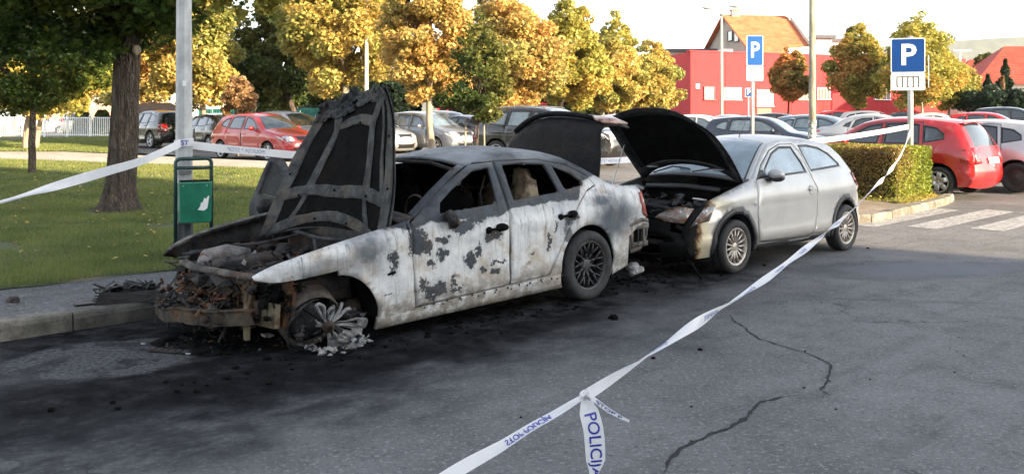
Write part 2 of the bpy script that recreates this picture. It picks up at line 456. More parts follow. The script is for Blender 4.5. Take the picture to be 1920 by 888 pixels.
# ---- wheels
_wheel_cache = {}
def wheel_meshes(r, w, style, rr=None):
    key = (round(r, 3), round(w, 3), style)
    if key in _wheel_cache: return _wheel_cache[key]
    rr = rr or r * .70
    a = MB()
    h = w / 2
    a.lathe([(rr, -h * .82), (rr + .012, -h * .95), (r * .88, -h), (r * .965, -h * .86), (r, -h * .62), (r, -h * .2), (r * .985, -h * .17), (r * .985, -h * .12), (r, -h * .09), (r, h * .09), (r * .985, h * .12), (r * .985, h * .17), (r, h * .2), (r, h * .62), (r * .965, h * .86), (r * .88, h), (rr, h * .8)], 40, 'Y')
    tyre = bpy.data.meshes.new('tyre'); tyre.from_pydata(a.v, [], a.f); tyre.update()
    b = MB(); y0 = -h * .84
    b.lathe([(rr + .004, y0), (rr - .012, y0 - .004), (rr - .022, y0 + .012), (rr - .028, -h * .4), (rr - .03, h * .8)], 40, 'Y')
    def spoke(ang, r0, r1, w0, w1, yo0, yo1, dang=0, th=.02):
        c0, s0 = math.cos(ang), math.sin(ang); c1, s1 = math.cos(ang + dang), math.sin(ang + dang)
        p0 = Vector((c0 * r0, yo0, s0 * r0)); p1 = Vector((c1 * r1, yo1, s1 * r1)); d = (p1 - p0).normalized(); wv = d.cross(Vector((0, 1, 0))).normalized()
        vs = []
        for p, ww in ((p0, w0), (p1, w1)):
            for sx, yy in ((-1, 0), (-.6, -th * .4), (.6, -th * .4), (1, 0), (1, th), (-1, th)): vs.append(p + wv * sx * ww + Vector((0, yy, 0)))
        n = 6; fs = [(i, (i + 1) % n, n + (i + 1) % n, n + i) for i in range(n)] + [tuple(range(n))[::-1], tuple(range(n, 2 * n))]
        b.add(vs, fs)
    yh = y0 + .025
    if style == 'multi':
        for k in range(15): spoke(2 * math.pi * k / 15, .045, rr - .012, .012, .0095, yh, y0 + .012)
        b.lathe([(0, yh - .012), (.03, yh - .01), (.06, yh + .002), (.07, yh + .02)], 20, 'Y')
    elif style == 'mesh':
        for k in range(10):
            a0 = 2 * math.pi * k / 10
            spoke(a0, .05, rr * .62, .013, .009, yh + .02, yh - .0)
            spoke(a0, rr * .5, rr - .012, .008, .007, yh, y0 + .01, .19); spoke(a0, rr * .5, rr - .012, .008, .007, yh, y0 + .01, -.19)
        b.lathe([(0, yh + .01), (.035, yh + .01), (.075, yh + .015), (.08, yh + .04)], 20, 'Y')
    elif style == 'steel':
        b.lathe([(0, yh - .005), (.05, yh), (.09, yh + .02), (rr * .7, yh + .012), (rr * .82, yh + .03), (rr - .02, y0 + .03)], 32, 'Y')
    elif style == 'hub':
        for k in range(6): spoke(2 * math.pi * k / 6, .03, rr - .008, .045, .05, yh - .01, y0 + .008)
        b.lathe([(0, yh - .02), (.04, yh - .018), (.06, yh)], 20, 'Y')
    else:
        for k in range(5): 
            a0 = 2 * math.pi * k / 5 + math.pi / 2
            spoke(a0 - .13, .03, rr - .012, .022, .018, yh, y0 + .01); spoke(a0 + .13, .03, rr - .012, .022, .018, yh, y0 + .01)
        b.lathe([(0, yh - .012), (.03, yh - .01), (.06, yh + .002), (.07, yh + .02)], 20, 'Y')
    rim = bpy.data.meshes.new('rim'); rim.from_pydata(b.v, [], b.f); rim.update()
    c = MB(); c.lathe([(0, y0 + .07), (rr * .55, y0 + .07), (rr * .58, y0 + .085), (rr * .97, y0 + .12)], 24, 'Y')
    disc = bpy.data.meshes.new('brake_disc'); disc.from_pydata(c.v, [], c.f); disc.update()
    for m in (tyre, rim, disc): m.polygons.foreach_set('use_smooth', [True] * len(m.polygons))
    sm = rim; 
    _wheel_cache[key] = (tyre, rim, disc); return tyre, rim, disc
def wheel(parent, x, y, r, w, style, side, rimmat=None, tyremat=None, tilt=None, spin=None):
    tyre, rim, disc = wheel_meshes(r, w, style)
    e = bpy.data.objects.new('wheel', None); COL.objects.link(e); e.parent = parent; e.location = (x, y, r)
    e.rotation_euler = (0, 0, 0 if side < 0 else math.pi)
    if tilt: e.rotation_euler = tilt
    sp = random.random() * 6 if spin is None else spin
    for nm, me, mt in (('tyre', tyre, tyremat or M['rubber']), ('rim', rim, rimmat or M['rim']), ('brake_disc', disc, M['under'])):
        o = bpy.data.objects.new(nm, me); COL.objects.link(o); o.parent = e; o.rotation_euler = (0, sp, 0)
        if not me.materials: me.materials.append(mt)
        o.material_slots[0].link = 'OBJECT'; o.material_slots[0].material = mt
    return e
def vf(name, vv, ff, mats, parent, th=0, smooth=True, off=-1):
    used = sorted({i for f in ff for i in f}); mp = {u: k for k, u in enumerate(used)}
    vv = [vv[u] for u in used]; ff = [tuple(mp[i] for i in f) for f in ff]
    me = mesh_np(name, vv, ff); o = link(name, me, mats, parent, smooth)
    if th: solid(o, th, off)
    return o
def merge(*prs):
    V = []; F = []
    for vv, ff in prs:
        b = len(V); V += list(vv); F += [tuple(i + b for i in f) for f in ff]
    return V, F
def txt(s, size, mat, parent, loc, rot, depth=.002, name='lettering', spacing=1.0, mirror=False, weight=0.0, sx=1.0):
    c = bpy.data.curves.new(name, 'FONT'); c.body = s; c.size = size; c.align_x = 'CENTER'; c.align_y = 'CENTER'; c.extrude = depth; c.space_character = spacing; c.offset = weight
    c.resolution_u = 3
    tmp = bpy.data.objects.new(name, c); COL.objects.link(tmp); dg = bpy.context.evaluated_depsgraph_get()
    me = bpy.data.meshes.new_from_object(tmp.evaluated_get(dg)); bpy.data.objects.remove(tmp); me.name = name
    me.materials.clear(); me.materials.append(mat)
    o = bpy.data.objects.new(name, me); COL.objects.link(o); o.parent = parent; o.location = loc; o.rotation_euler = rot
    if mirror: o.scale.x = -1
    if sx != 1.0: o.scale.x *= sx
    return o

# ---- templates, x measured from the nose; scaled afterwards
def T_hatch():
    return dict(L=4.0, H=1.48, fo=.80, wb=2.5, W=.84, belt=.93, arch=.36, wr=.30,
      prof=[(.16,.20,.10,'bumper'),(.06,.30,.14,'bumper'),(.03,.46,.17,'bumper'),(.06,.58,.16,'grille'),(.14,.70,.14,'hood'),(.35,.82,.08,'hood'),(.75,.93,.06,'hood'),(1.02,.985,.05,'wind'),(1.35,1.19,.09,'wind'),(1.68,1.38,.06,'roof'),(2.1,1.465,.05,'roof'),(2.7,1.48,.05,'roof'),(3.3,1.43,.05,'roof'),(3.58,1.37,.05,'rglass'),(3.74,1.16,.07,'rglass'),(3.86,.95,.06,'tail'),(3.92,.80,.07,'tail'),(3.94,.62,.10,'rbump'),(3.95,.45,.12,'rbump'),(3.90,.28,.10,'rbump'),(3.84,.22,.08,'end')],
      wins=[[(1.34,1.0),(1.6,1.0),(2.08,1.0),(2.12,1.38),(1.85,1.34),(1.6,1.21)],[(2.22,1.0),(2.92,1.01),(2.86,1.37),(2.6,1.4),(2.22,1.39)],[(3.0,1.03),(3.38,1.10),(3.36,1.2),(3.2,1.31),(2.96,1.35)]],
      doors=[[(1.22,.34),(2.15,.31),(2.17,.9),(2.19,1.41),(1.85,1.385),(1.5,1.2),(1.25,.97),(1.2,.7)],[(2.17,.31),(2.85,.31),(2.95,.55),(3.02,.8),(2.99,1.05),(2.93,1.42),(2.6,1.43),(2.2,1.42),(2.185,.9)]],
      handles=[(2.0,.84),(2.82,.86)])
def T_hatch3():
    t = T_hatch(); return t
def T_mpv():
    return dict(L=4.3, H=1.62, fo=.82, wb=2.65, W=.88, belt=.98, arch=.37, wr=.31,
      prof=[(.16,.20,.10,'bumper'),(.06,.32,.14,'bumper'),(.03,.48,.18,'bumper'),(.06,.62,.17,'grille'),(.16,.76,.14,'hood'),(.40,.90,.09,'hood'),(.78,1.0,.06,'hood'),(.98,1.06,.05,'wind'),(1.4,1.32,.09,'wind'),(1.75,1.51,.06,'roof'),(2.2,1.60,.05,'roof'),(2.9,1.62,.05,'roof'),(3.6,1.57,.05,'roof'),(3.95,1.50,.05,'rglass'),(4.08,1.26,.07,'rglass'),(4.15,1.02,.06,'tail'),(4.20,.85,.07,'tail'),(4.23,.65,.10,'rbump'),(4.24,.48,.12,'rbump'),(4.19,.30,.10,'rbump'),(4.12,.23,.08,'end')],
      wins=[[(1.42,1.06),(2.25,1.06),(2.28,1.50),(1.95,1.46),(1.65,1.30)],[(2.38,1.06),(3.12,1.07),(3.08,1.52),(2.4,1.51)],[(3.2,1.09),(3.75,1.14),(3.7,1.36),(3.2,1.48)]],
      doors=[[(1.3,.36),(2.3,.33),(2.33,1.53),(1.95,1.5),(1.55,1.28),(1.3,1.03)],[(2.32,.33),(3.0,.33),(3.12,.6),(3.18,.85),(3.16,1.55),(2.35,1.54)]],
      handles=[(2.15,.92),(2.98,.94)])
def T_suv():
    return dict(L=4.7, H=1.70, fo=.85, wb=2.85, W=.94, belt=1.08, arch=.43, wr=.37,
      prof=[(.20,.30,.10,'bumper'),(.08,.42,.14,'bumper'),(.03,.60,.17,'bumper'),(.05,.78,.16,'grille'),(.14,.94,.12,'hood'),(.45,1.04,.08,'hood'),(1.0,1.11,.06,'hood'),(1.3,1.15,.05,'wind'),(1.7,1.40,.09,'wind'),(2.1,1.61,.06,'roof'),(2.6,1.69,.05,'roof'),(3.2,1.70,.05,'roof'),(4.0,1.64,.05,'roof'),(4.25,1.58,.05,'rglass'),(4.42,1.34,.07,'rglass'),(4.52,1.12,.06,'tail'),(4.58,.95,.07,'tail'),(4.62,.72,.10,'rbump'),(4.62,.54,.12,'rbump'),(4.55,.38,.10,'rbump'),(4.48,.32,.08,'end')],
      wins=[[(1.62,1.15),(2.5,1.15),(2.53,1.58),(2.2,1.55),(1.95,1.42)],[(2.62,1.15),(3.35,1.16),(3.32,1.60),(2.64,1.59)],[(3.44,1.17),(4.05,1.22),(4.0,1.40),(3.75,1.52),(3.42,1.58)]],
      doors=[[(1.5,.44),(2.55,.42),(2.58,1.62),(2.2,1.6),(1.85,1.42),(1.52,1.15)],[(2.57,.42),(3.25,.42),(3.36,.7),(3.42,.95),(3.38,1.64),(2.6,1.62)]],
      handles=[(2.4,1.02),(3.22,1.04)])
def T_sedan():
    return dict(L=4.5, H=1.43, fo=.85, wb=2.68, W=.88, belt=.92, arch=.36, wr=.31,
      prof=[(.16,.20,.10,'bumper'),(.06,.32,.14,'bumper'),(.03,.46,.17,'bumper'),(.06,.58,.16,'grille'),(.16,.68,.13,'hood'),(.5,.80,.08,'hood'),(1.0,.89,.06,'hood'),(1.35,.95,.05,'wind'),(1.7,1.15,.09,'wind'),(2.05,1.33,.06,'roof'),(2.5,1.42,.05,'roof'),(3.0,1.41,.05,'roof'),(3.35,1.34,.05,'rglass'),(3.7,1.17,.07,'rglass'),(3.95,1.03,.05,'trunk'),(4.3,.99,.05,'trunk'),(4.40,.93,.06,'tail'),(4.43,.78,.08,'tail'),(4.45,.62,.10,'rbump'),(4.46,.45,.12,'rbump'),(4.40,.28,.10,'rbump'),(4.34,.22,.08,'end')],
      wins=[[(1.66,.97),(2.42,.98),(2.46,1.33),(2.2,1.30),(1.95,1.18)],[(2.55,.98),(3.22,1.0),(3.1,1.24),(2.9,1.31),(2.57,1.33)],[(3.3,1.02),(3.5,1.04),(3.42,1.13),(3.25,1.2)]],
      doors=[[(1.5,.34),(2.48,.31),(2.5,1.37),(2.15,1.33),(1.8,1.17),(1.53,.96)],[(2.5,.31),(3.1,.31),(3.25,.55),(3.36,.8),(3.34,1.03),(3.18,1.27),(2.9,1.36),(2.52,1.37)]],
      handles=[(2.3,.83),(3.18,.85)])
def T_van():
    return dict(L=4.4, H=1.8, fo=.85, wb=2.7, W=.88, belt=1.02, arch=.37, wr=.31,
      prof=[(.16,.20,.10,'bumper'),(.06,.34,.14,'bumper'),(.03,.52,.18,'bumper'),(.06,.66,.17,'grille'),(.16,.82,.14,'hood'),(.5,.98,.09,'hood'),(.8,1.06,.06,'wind'),(1.25,1.42,.09,'wind'),(1.5,1.62,.06,'roof'),(1.9,1.76,.05,'roof'),(2.9,1.80,.05,'roof'),(4.0,1.76,.05,'roof'),(4.2,1.70,.04,'rglass'),(4.27,1.36,.05,'rglass'),(4.30,1.05,.05,'tail'),(4.32,.85,.06,'tail'),(4.34,.65,.08,'rbump'),(4.34,.48,.10,'rbump'),(4.30,.30,.08,'rbump'),(4.22,.23,.06,'end')],
      wins=[[(1.3,1.1),(2.0,1.1),(2.02,1.58),(1.75,1.55),(1.5,1.38)]], doors=[[(1.2,.36),(2.08,.33),(2.1,1.68),(1.7,1.64),(1.2,1.1)]], handles=[(1.95,.98)])
TEMPL = dict(hatch=T_hatch, mpv=T_mpv, suv=T_suv, sedan=T_sedan, van=T_van)

def scaled(T, L=None, H=None, W=None):
    kx = (L or T['L']) / T['L']; kz = (H or T['H']) / T['H']; fo = T['fo'] * kx
    f = lambda p: (p[0] * kx - fo, p[1] * kz)
    T = dict(T); T['prof'] = [(p[0] * kx - fo, p[1] * kz, p[2], p[3]) for p in T['prof']]
    T['wins'] = [[f(p) for p in w] for w in T['wins']]; T['doors'] = [[f(p) for p in w] for w in T['doors']]; T['handles'] = [f(p) for p in T['handles']]
    T['wb'] = T['wb'] * kx; T['belt'] = T['belt'] * kz; T['W'] = W or T['W']; T['fo'] = fo; T['L'] = T['L'] * kx; return T

def bg_car(kind, colour, loc, rz, label, cat='car', group=None, L=None, H=None, W=None, glass='glass', style='five', plate=True, antenna=False, detail=True, spoiler=False, rimmat=None, rails=False, plate_text=None):
    """parked car; origin = ground point under the body centre, rz = direction of its tail"""
    T = scaled(TEMPL[kind](), L, H, W)
    c = Car(T['prof'], T['W'], T['belt'], T['wb'], T['wr'], T['arch'], step=.11, crease=[(T['belt'] - .16, .012, .05), (.42, .01, .06)])
    root = empty('parked_car', loc, rz, label, cat, group)
    ctr = (c.x0 + c.x1) / 2
    inner = bpy.data.objects.new('x', None)   # not linked: offset applied to vertices below
    pm = PAINT[colour] if isinstance(colour, str) else colour
    OFF = Vector((-ctr, 0, 0))
    def sh(vv): return [Vector(v) + OFF for v in vv]
    body = []; trim = []
    gl = {}
    for sd in (-1, 1):
        regs = []
        for k, w in enumerate(T['wins']):
            w2 = [tuple(p) for p in catmull([(a, b) for a, b in w], .3, True)] if False else w
            regs.append(('g%d' % k, inset(w2, .018)))
        for k, w in enumerate(T['wins']): regs.append(('trim', inset(w, -.012)))
        for d in T['doors']: regs.append(('d', inset(d, .007)))
        for d in T['doors']: regs.append(('gap', inset(d, -.007)))
        res = c.side_mesh(regs, grid=.14, sd=sd)
        body.append(res['side']); 
        if 'd' in res: body.append(res['d'])
        for nm in ('trim', 'gap'):
            if nm in res: trim.append(res[nm])
        for k in range(len(T['wins'])):
            if 'g%d' % k in res: gl[(k, sd)] = res['g%d' % k]
    iw0 = c.idx('wind', 0); iw1 = c.idx('wind', 1); ir0 = c.idx('rglass', 0); ir1 = c.idx('rglass', 1)
    def fn(tg, t, x, i):
        if tg == 'wind': return 'windshield' if abs(t) < .9 and i >= iw0 + 0 else ('trim' if abs(t) < .93 else 'body')
        if tg == 'rglass': return 'rear_window' if abs(t) < .82 and ir0 <= i < ir1 else ('body')
        if tg == 'end': return 'trim'
        return 'body'
    st = c.strip_regions(fn)
    body.append(st['body']);
    if 'trim' in st: trim.append(st['trim'])
    bv, bf = merge(*body); nb = len(bf); tv, tf = merge(*trim) if trim else ([], [])
    V = sh(bv) + sh(tv); F = list(bf) + [tuple(i + len(bv) for i in f) for f in tf]
    me = mesh_np('body', V, F); me.polygons.foreach_set('material_index', [0] * nb + [1] * len(tf))
    link('body', me, [pm, M['dark_trim']], root)
    G = M[glass]
    for nm in ('windshield', 'rear_window'):
        if nm in st and not (kind == 'van' and nm == 'rear_window' and False): vf(nm, sh(st[nm][0]), st[nm][1], G, root)
    for (k, sd), (vv, ff) in gl.items(): vf('side_window', [v + Vector((0, -sd * .012, 0)) for v in sh(vv)], ff, G, root)
    # underside and wheel wells
    u = MB(); W = T['W']
    ua, ub = c.x0 + .25 + OFF.x, c.x1 - .25 + OFF.x
    u.box(((ua + ub) / 2, 0, c.zs + .12), (ub - ua, W * 1.5, .2))
    u.box((OFF.x + T['wb'] / 2, 0, .42), (T['wb'] - T['arch'] * 2 - .02, W * 1.82, .34))
    for xc in (0, T['wb']):
        for sd in (-1, 1):
            vs = []; fs = []; n = 12; rr = T['arch'] + .01
            for j in range(n + 1):
                a = -.35 + (math.pi + .7) * j / n
                for yy in (W * .55, W - .045): vs.append((xc + OFF.x + rr * math.cos(a), sd * yy, T['wr'] + rr * math.sin(a)))
            for j in range(n): fs.append((2 * j, 2 * j + 1, 2 * j + 3, 2 * j + 2))
            u.add(vs, fs)
    u.build('underbody', M['under'], root)['kind'] = 'stuff'
    for xc in (0, T['wb']):
        for sd in (-1, 1): wheel(root, xc + OFF.x, sd * (W - .10), T['wr'], .19, style, sd, rimmat)
    # lights
    ig0, ih = c.idx('grille', 0), c.idx('hood', 0)
    for mir in (False, True):
        sd = -1 if not mir else 1
        hp = c.strip_patch([(ig0 + .3, -.995), (ih + 1.6, -.995), (ih + 1.2, -.80), (ih + .4, -.62), (ig0 + .4, -.60), (ig0, -.8)], mirror=mir)
        xa = c.prof[int(ig0)][0]; za = c.prof[int(ig0)][1]
        zt = float(np.interp(xa + .30, c.Sx, c.Sz))
        sp = c.side_patch([(xa + .012, za + .02), (xa + .22, za + .10), (xa + .42, zt - .03 + .03), (xa + .16, float(np.interp(xa + .16, c.Sx, c.Sz)) - .015)], sd)
        v, f = merge(hp, sp); vf('headlight', sh(v), f, M['headlight'], root, .008, off=1)
        i0, i1 = c.idx('tail', 0), c.idx('tail', 1)
        if kind in ('mpv', 'suv', 'hatch', 'van', 'sedan'):
            top = c.idx('rglass', .55) if kind in ('mpv', 'van') else i0 + .1
            hp = c.strip_patch([(top, -.995), (i1 - .2, -.995), (i1 - .3, -.70), (i0 + .3, -.66), (top, -.85)], mirror=mir)
            p0 = c.prof[int(i0)]; p1 = c.prof[int(i1)]
            sp = c.side_patch([(p0[0] - .012, p0[1] - .02), (p0[0] - .13, p0[1] - .03), (p1[0] - .24, p1[1] + .06), (p1[0] - .01, p1[1] + .01)], sd)
            v, f = merge(hp, sp); vf('taillight', sh(v), f, M['taillight'], root, .008, off=1)
        if detail:
            m = MB(); wx = T['wins'][0][0][0] + .14 + OFF.x; bz = T['belt'] + .10
            m.ball((wx, sd * (W + .09), bz), (.06, .11, .075), 10, 7); m.box((wx + .02, sd * (W - .0), bz - .06), (.05, .12, .03))
            m.build('wing_mirror', pm, root, True)
            for hx, hz in T['handles']:
                m = MB(); p = c.side(hx, hz, sd, .016) + OFF; m.box(p, (.17, .022, .028)); bevel(m.build('door_handle', pm, root), .008)
    # grille + lower intake + plates
    gp = c.strip_patch([(ig0 + .2, -.5), (ih - .1, -.5), (ih - .1, .5), (ig0 + .2, .5)], .005)
    lp = c.strip_patch([(c.idx('bumper', .28), -.66), (c.idx('bumper', .62), -.7), (c.idx('bumper', .62), .7), (c.idx('bumper', .28), .66)], .005)
    v, f = merge(gp, lp); vf('grille', sh(v), f, M['dark_trim'], root)
    if plate:
        for tg, fr in (('bumper', .75), ('tail' if kind != 'sedan' else 'tail', .8)):
            i = c.idx(tg, fr); p = c.strip(i, 0, .012) + OFF; q = c.strip(min(i + 1, len(c.prof) - 1), 0, .012) + OFF
            d = q - p; a = math.atan2(d.z, d.x)
            m = MB(); m.box(p, (.11, .5, .012), (0, -a, 0)); m.build('number_plate', M['plate'], root)
    if antenna:
        m = MB(); p = c.strip(c.idx('roof', .92), 0, .0) + OFF; m.tube([p, p + Vector((.12, 0, .16)), p + Vector((.24, 0, .30))], [.008, .005, .003], 5); m.build('antenna', M['dark_trim'], root)
    if rails:
        for sd in (-.9, .9):
            m = MB(); m.tube([c.strip(c.idx('roof', f_), sd, .03 if 0 < f_ < 1 else 0) + OFF for f_ in (.05, .15, .4, .7, .9, .98)], .014, 6); m.build('roof_rail', M['steel'], root)
    if spoiler:
        m = MB(); m.add(*[(lambda: ([c.strip(c.idx('roof', .97), t, o_) + OFF + Vector((dx, 0, 0)) for t in (-.9, -.4, 0, .4, .9) for dx, o_ in ((0, .004), (.13, .0), (.13, -.02))], [(k * 3 + i, k * 3 + i + 1, k * 3 + i + 4, k * 3 + i + 3) for k in range(4) for i in range(2)]))()][0]); m.build('spoiler', pm, root, True)
    return root
# ------------------------------------------------------------------ ground
def sheet(name, poly, off, mat, grid=1.0, kind='structure', hf=None, nodrop=None):
    """flat-lying sheet following the terrain; poly in world xy"""
    V = [Vector(p) for p in poly]; n = len(V); E = [(i, (i + 1) % n) for i in range(n)]
    x0, x1 = min(p[0] for p in poly), max(p[0] for p in poly); y0, y1 = min(p[1] for p in poly), max(p[1] for p in poly)
    G = [(x, y) for x in np.arange(x0, x1, grid) for y in np.arange(y0, y1, grid)]
    if G:
        for p, q in zip(G, pip(poly, G)):
            if q: V.append(Vector(p))
    r = delaunay_2d_cdt(V, E, [], 1, 1e-4)
    vs = [(v.x, v.y, g(v.x, v.y) + off + (hf(v.x, v.y) if hf else 0)) for v in r[0]]
    o = link(name, mesh_np(name, vs, r[2]), mat); tag(o, kind=kind); return o
def cs(c, s):                 # c = across, s = along the kerb  -> world xy
    p = NX * c + AX * s; return (p.x, p.y)

# --- asphalt
def asphalt(name, base=(.125, .124, .126), soot=True):
    t = NT(name); co = t.co
    big = t.noise(.55, 5, .6); mid = t.noise(3.2, 6, .65); fine = t.noise(95, 3, .7); vor = t.voro(130)
    c = t.mix(t.mapr(big, .3, .7), tuple(b * .78 for b in base), tuple(b * 1.22 for b in base))
    c = t.mix(t.mapr(mid, .45, .72, 0, .45), c, tuple(b * .5 for b in base))
    # aggregate: light and dark stones
    c = t.mix(t.mapr(fine, .52, .72, 0, .75), c, (.26, .26, .27)); c = t.mix(t.mapr(t.noise(34, 4, .7), .52, .66, 0, .6), c, (.30, .30, .305)); c = t.mix(t.mapr(t.noise(27, 4, .7, vec=t.vmath('ADD', co, (9, 2, 0))), .55, .68, 0, .65), c, (.04, .04, .042)); c = t.mix(t.mapr(vor, .28, .08, 0, .55), c, (.03, .03, .032))
    # hairline cracks
    vv = t.vmath('ADD', co, t.vmath('SCALE', t.noise(1.6, 4, .6, color=True), sc=.9))
    n = t.node('ShaderNodeTexVoronoi'); n.feature = 'DISTANCE_TO_EDGE'; n.inputs['Scale'].default_value = .33; t.put(n.inputs['Vector'], vv)
    crk = t.math('MULTIPLY', t.mapr(n.outputs[0], .006, .0015), t.mapr(t.noise(.5, 3), .5, .6))
    c = t.mix(t.math('MULTIPLY', crk, .6), c, (.012, .012, .012))
    # streaks and scuffs along the street
    sv_ = t.node('ShaderNodeVectorRotate'); sv_.rotation_type = 'Z_AXIS'; t.put(sv_.inputs['Vector'], co); sv_.inputs['Angle'].default_value = -ANG
    st = t.noise(3.0, 4, .6, vec=t.scl(sv_.outputs[0], .16, 2.2, 1)); c = t.mix(t.mapr(st, .52, .7, 0, .35), c, tuple(b * .55 for b in base))
    rough = t.mapr(mid, .3, .7, .72, .92)
    if soot:
        wob = t.vmath('SCALE', t.vmath('SUBTRACT', t.noise(1.1, 5, .62, color=True), (.5, .5, .5)), sc=1.1)
        w2 = t.vmath('SCALE', t.vmath('SUBTRACT', t.noise(3.5, 5, .65, color=True), (.5, .5, .5)), sc=.5)
        pc = t.vmath('ADD', t.vmath('ADD', co, wob), w2)
        def B(px, py, ra, rb, edge=.25, rot=ANG, src=pc):
            p = at(px, py, 0); return t.blob(src, (p.x, p.y, 0), (ra, rb, 9), edge, ('Z', -rot))
        s1 = B(700, 640, 3.3, .95, .3)                    # under and beside the wreck
        s2 = B(330, 625, 1.5, 1.35, .35)                  # in front of it
        s3 = B(1180, 520, 2.0, 1.1, .45)                  # between the two cars
        s4 = B(170, 735, 2.3, 1.5, .5); s5 = B(720, 715, 2.6, .55, .9); s6 = B(1050, 640, 2.2, .6, .9)  # s4 is soot plus lens vignetting painted into the lower left
        so = t.math('MAXIMUM', t.math('MAXIMUM', s1, s2), s3)
        lt = t.math('ADD', t.math('MULTIPLY', s4, .72), t.math('MULTIPLY', t.math('MAXIMUM', s5, s6), .75), clamp=True)
        lt = t.math('MULTIPLY', lt, t.mapr(t.noise(2.6, 7, .75, vec=t.scl(sv_.outputs[0], .8, 1.25, 1)), .34, .6, .45, 1))
        c = t.mix(lt, c, (.022, .023, .026))
        c = t.mix(t.math('MULTIPLY', so, t.mapr(t.noise(5, 6, .7), .3, .62, .72, 1)), c, (.008, .008, .009))
        # dried light patch inside the soot and the bluish dried puddle by the silver car
        cl = t.vmath('ADD', co, t.vmath('SCALE', wob, sc=.25))
        pa = t.math('MULTIPLY', B(195, 670, .66, .58, .10, .15, t.vmath('ADD', cl, t.vmath('SCALE', wob, sc=.22))), t.mapr(mid, .62, .5, .35, 1))
        c = t.mix(t.math('MULTIPLY', pa, .82), c, t.mix(t.mapr(t.noise(30, 4, .7), .35, .65), (.045, .046, .048), (.125, .125, .127)))
        pr = t.math('MAXIMUM', B(1035 + 640, 506, 1.15, .62, .12, .2, cl), B(1850, 500, 1.0, .35, .2, .1, cl))
        c = t.mix(t.math('MULTIPLY', pr, .45), c, (.035, .042, .052))
        pr2 = B(1740, 504, 1.0, .40, .25, .1, cl)
        c = t.mix(t.math('MULTIPLY', pr2, .6), c, (.11, .125, .15))
        rough = t.mix(t.math('MULTIPLY', pr, .7), rough, (.6, .6, .6))
    t.set(col=c, rough=rough, spec=t.math('SUBTRACT', .16, t.math('MULTIPLY', so, .14)) if soot else .16)
    h = t.math('ADD', t.math('MULTIPLY', fine, .6), t.math('ADD', t.math('MULTIPLY', vor, .5), t.math('MULTIPLY', mid, 1.2)))
    t.bump(h, .55, .012); return t.mat
M['asphalt'] = asphalt('asphalt'); M['asphalt_lot'] = asphalt('asphalt_lot', (.16, .155, .15), False)
M['asphalt_walk'] = asphalt('asphalt_walk', (.095, .096, .10), False)
t = NT('far_ground'); t.set(col=t.mix(t.mapr(t.noise(.05, 5), .4, .6), (.10, .11, .05), (.16, .13, .07)), rough=.95); M['far'] = t.mat
t = NT('concrete'); f = t.noise(2.2, 6, .65); f2 = t.noise(30, 4, .7)
c = t.mix(t.mapr(f, .3, .7), (.20, .185, .16), (.34, .32, .29)); c = t.mix(t.mapr(f2, .5, .75, 0, .5), c, (.10, .09, .08)); t.set(col=c, rough=.9); t.bump(f2, .4, .01); M['concrete'] = t.mat
t = NT('kerb_granite'); f = t.noise(3, 6, .7); f2 = t.noise(45, 4, .7); so = t.blob(t.vmath('ADD', t.co, t.vmath('SCALE', t.noise(3, 4, color=True), sc=.5)), (-2.1, 8.6, 0), (1.6, 1.6, 9), .5)
c = t.mix(t.mapr(f, .35, .65), (.11, .10, .085), (.30, .275, .23)); c = t.mix(t.mapr(t.noise(8, 6, .7), .48, .62, 0, .6), c, (.08, .072, .055)); c = t.mix(t.mapr(f2, .5, .72, 0, .6), c, (.07, .065, .05)); c = t.mix(t.mapr(t.noise(1.2, 4), .5, .65, 0, .5), c, (.09, .095, .05))
c = t.mix(t.math('MULTIPLY', so, .75), c, (.02, .02, .02)); t.set(col=c, rough=.92); t.bump(t.math('ADD', f2, t.math('MULTIPLY', f, 2)), .6, .015); M['kerb'] = t.mat
t = NT('soil_grass'); f = t.noise(1.1, 6, .65); f3 = t.noise(60, 4, .7)
c = t.mix(t.mapr(f, .35, .62), (.045, .06, .018), (.075, .085, .026)); c = t.mix(t.mapr(t.noise(.8, 6, .7), .52, .62), c, (.21, .175, .115)); c = t.mix(t.mapr(f3, .4, .7, 0, .6), c, (.03, .04, .012))
t.set(col=c, rough=.95); t.bump(f3, .6, .02); M['soil'] = t.mat
t = NT('sand_path'); f = t.noise(1.5, 6, .65); c = t.mix(t.mapr(f, .35, .65), (.30, .26, .21), (.42, .38, .32)); c = t.mix(t.mapr(t.noise(25, 4), .5, .7, 0, .4), c, (.2, .17, .13)); t.set(col=c, rough=.95); t.bump(t.noise(40, 4), .3, .01); M['path'] = t.mat
t = NT('road_paint'); w = t.mapr(t.noise(14, 6, .78), .42, .62); c = t.mix(w, (.16, .16, .16), (.38, .375, .36)); t.set(col=c, rough=.75); t.bump(t.noise(90, 3), .3, .005); M['road_paint'] = t.mat

sheet('road', [(-60, -30), (70, -30), (70, 30), (-60, 30)], 0, M['asphalt'], 1.5)
# far ground to the horizon
me = mesh_np('ground', [(-4000, -800, -.06), (4000, -800, -.06), (4000, 7000, .0), (-4000, 7000, .0)], [(0, 1, 2, 3)])
tag(link('ground', me, M['far']), kind='structure')
# parking lot (lighter asphalt) far side
lot = [cs(9.0, 9.6), cs(9.0, 80), cs(80, 95), cs(70, 22), atg(250, 283).to_2d(), atg(205, 263).to_2d(), cs(36, 10)]
lotpoly = [tuple(atg(1190, 362).to_2d()), tuple(atg(1600, 372).to_2d()), (14, 21), (60, 42), (60, 90), (-45, 90), tuple(atg(150, 254).to_2d()), tuple(atg(255, 287).to_2d()), tuple(atg(540, 303).to_2d())]
sheet('parking_lot', lotpoly, .012, M['asphalt_lot'], 2.0)

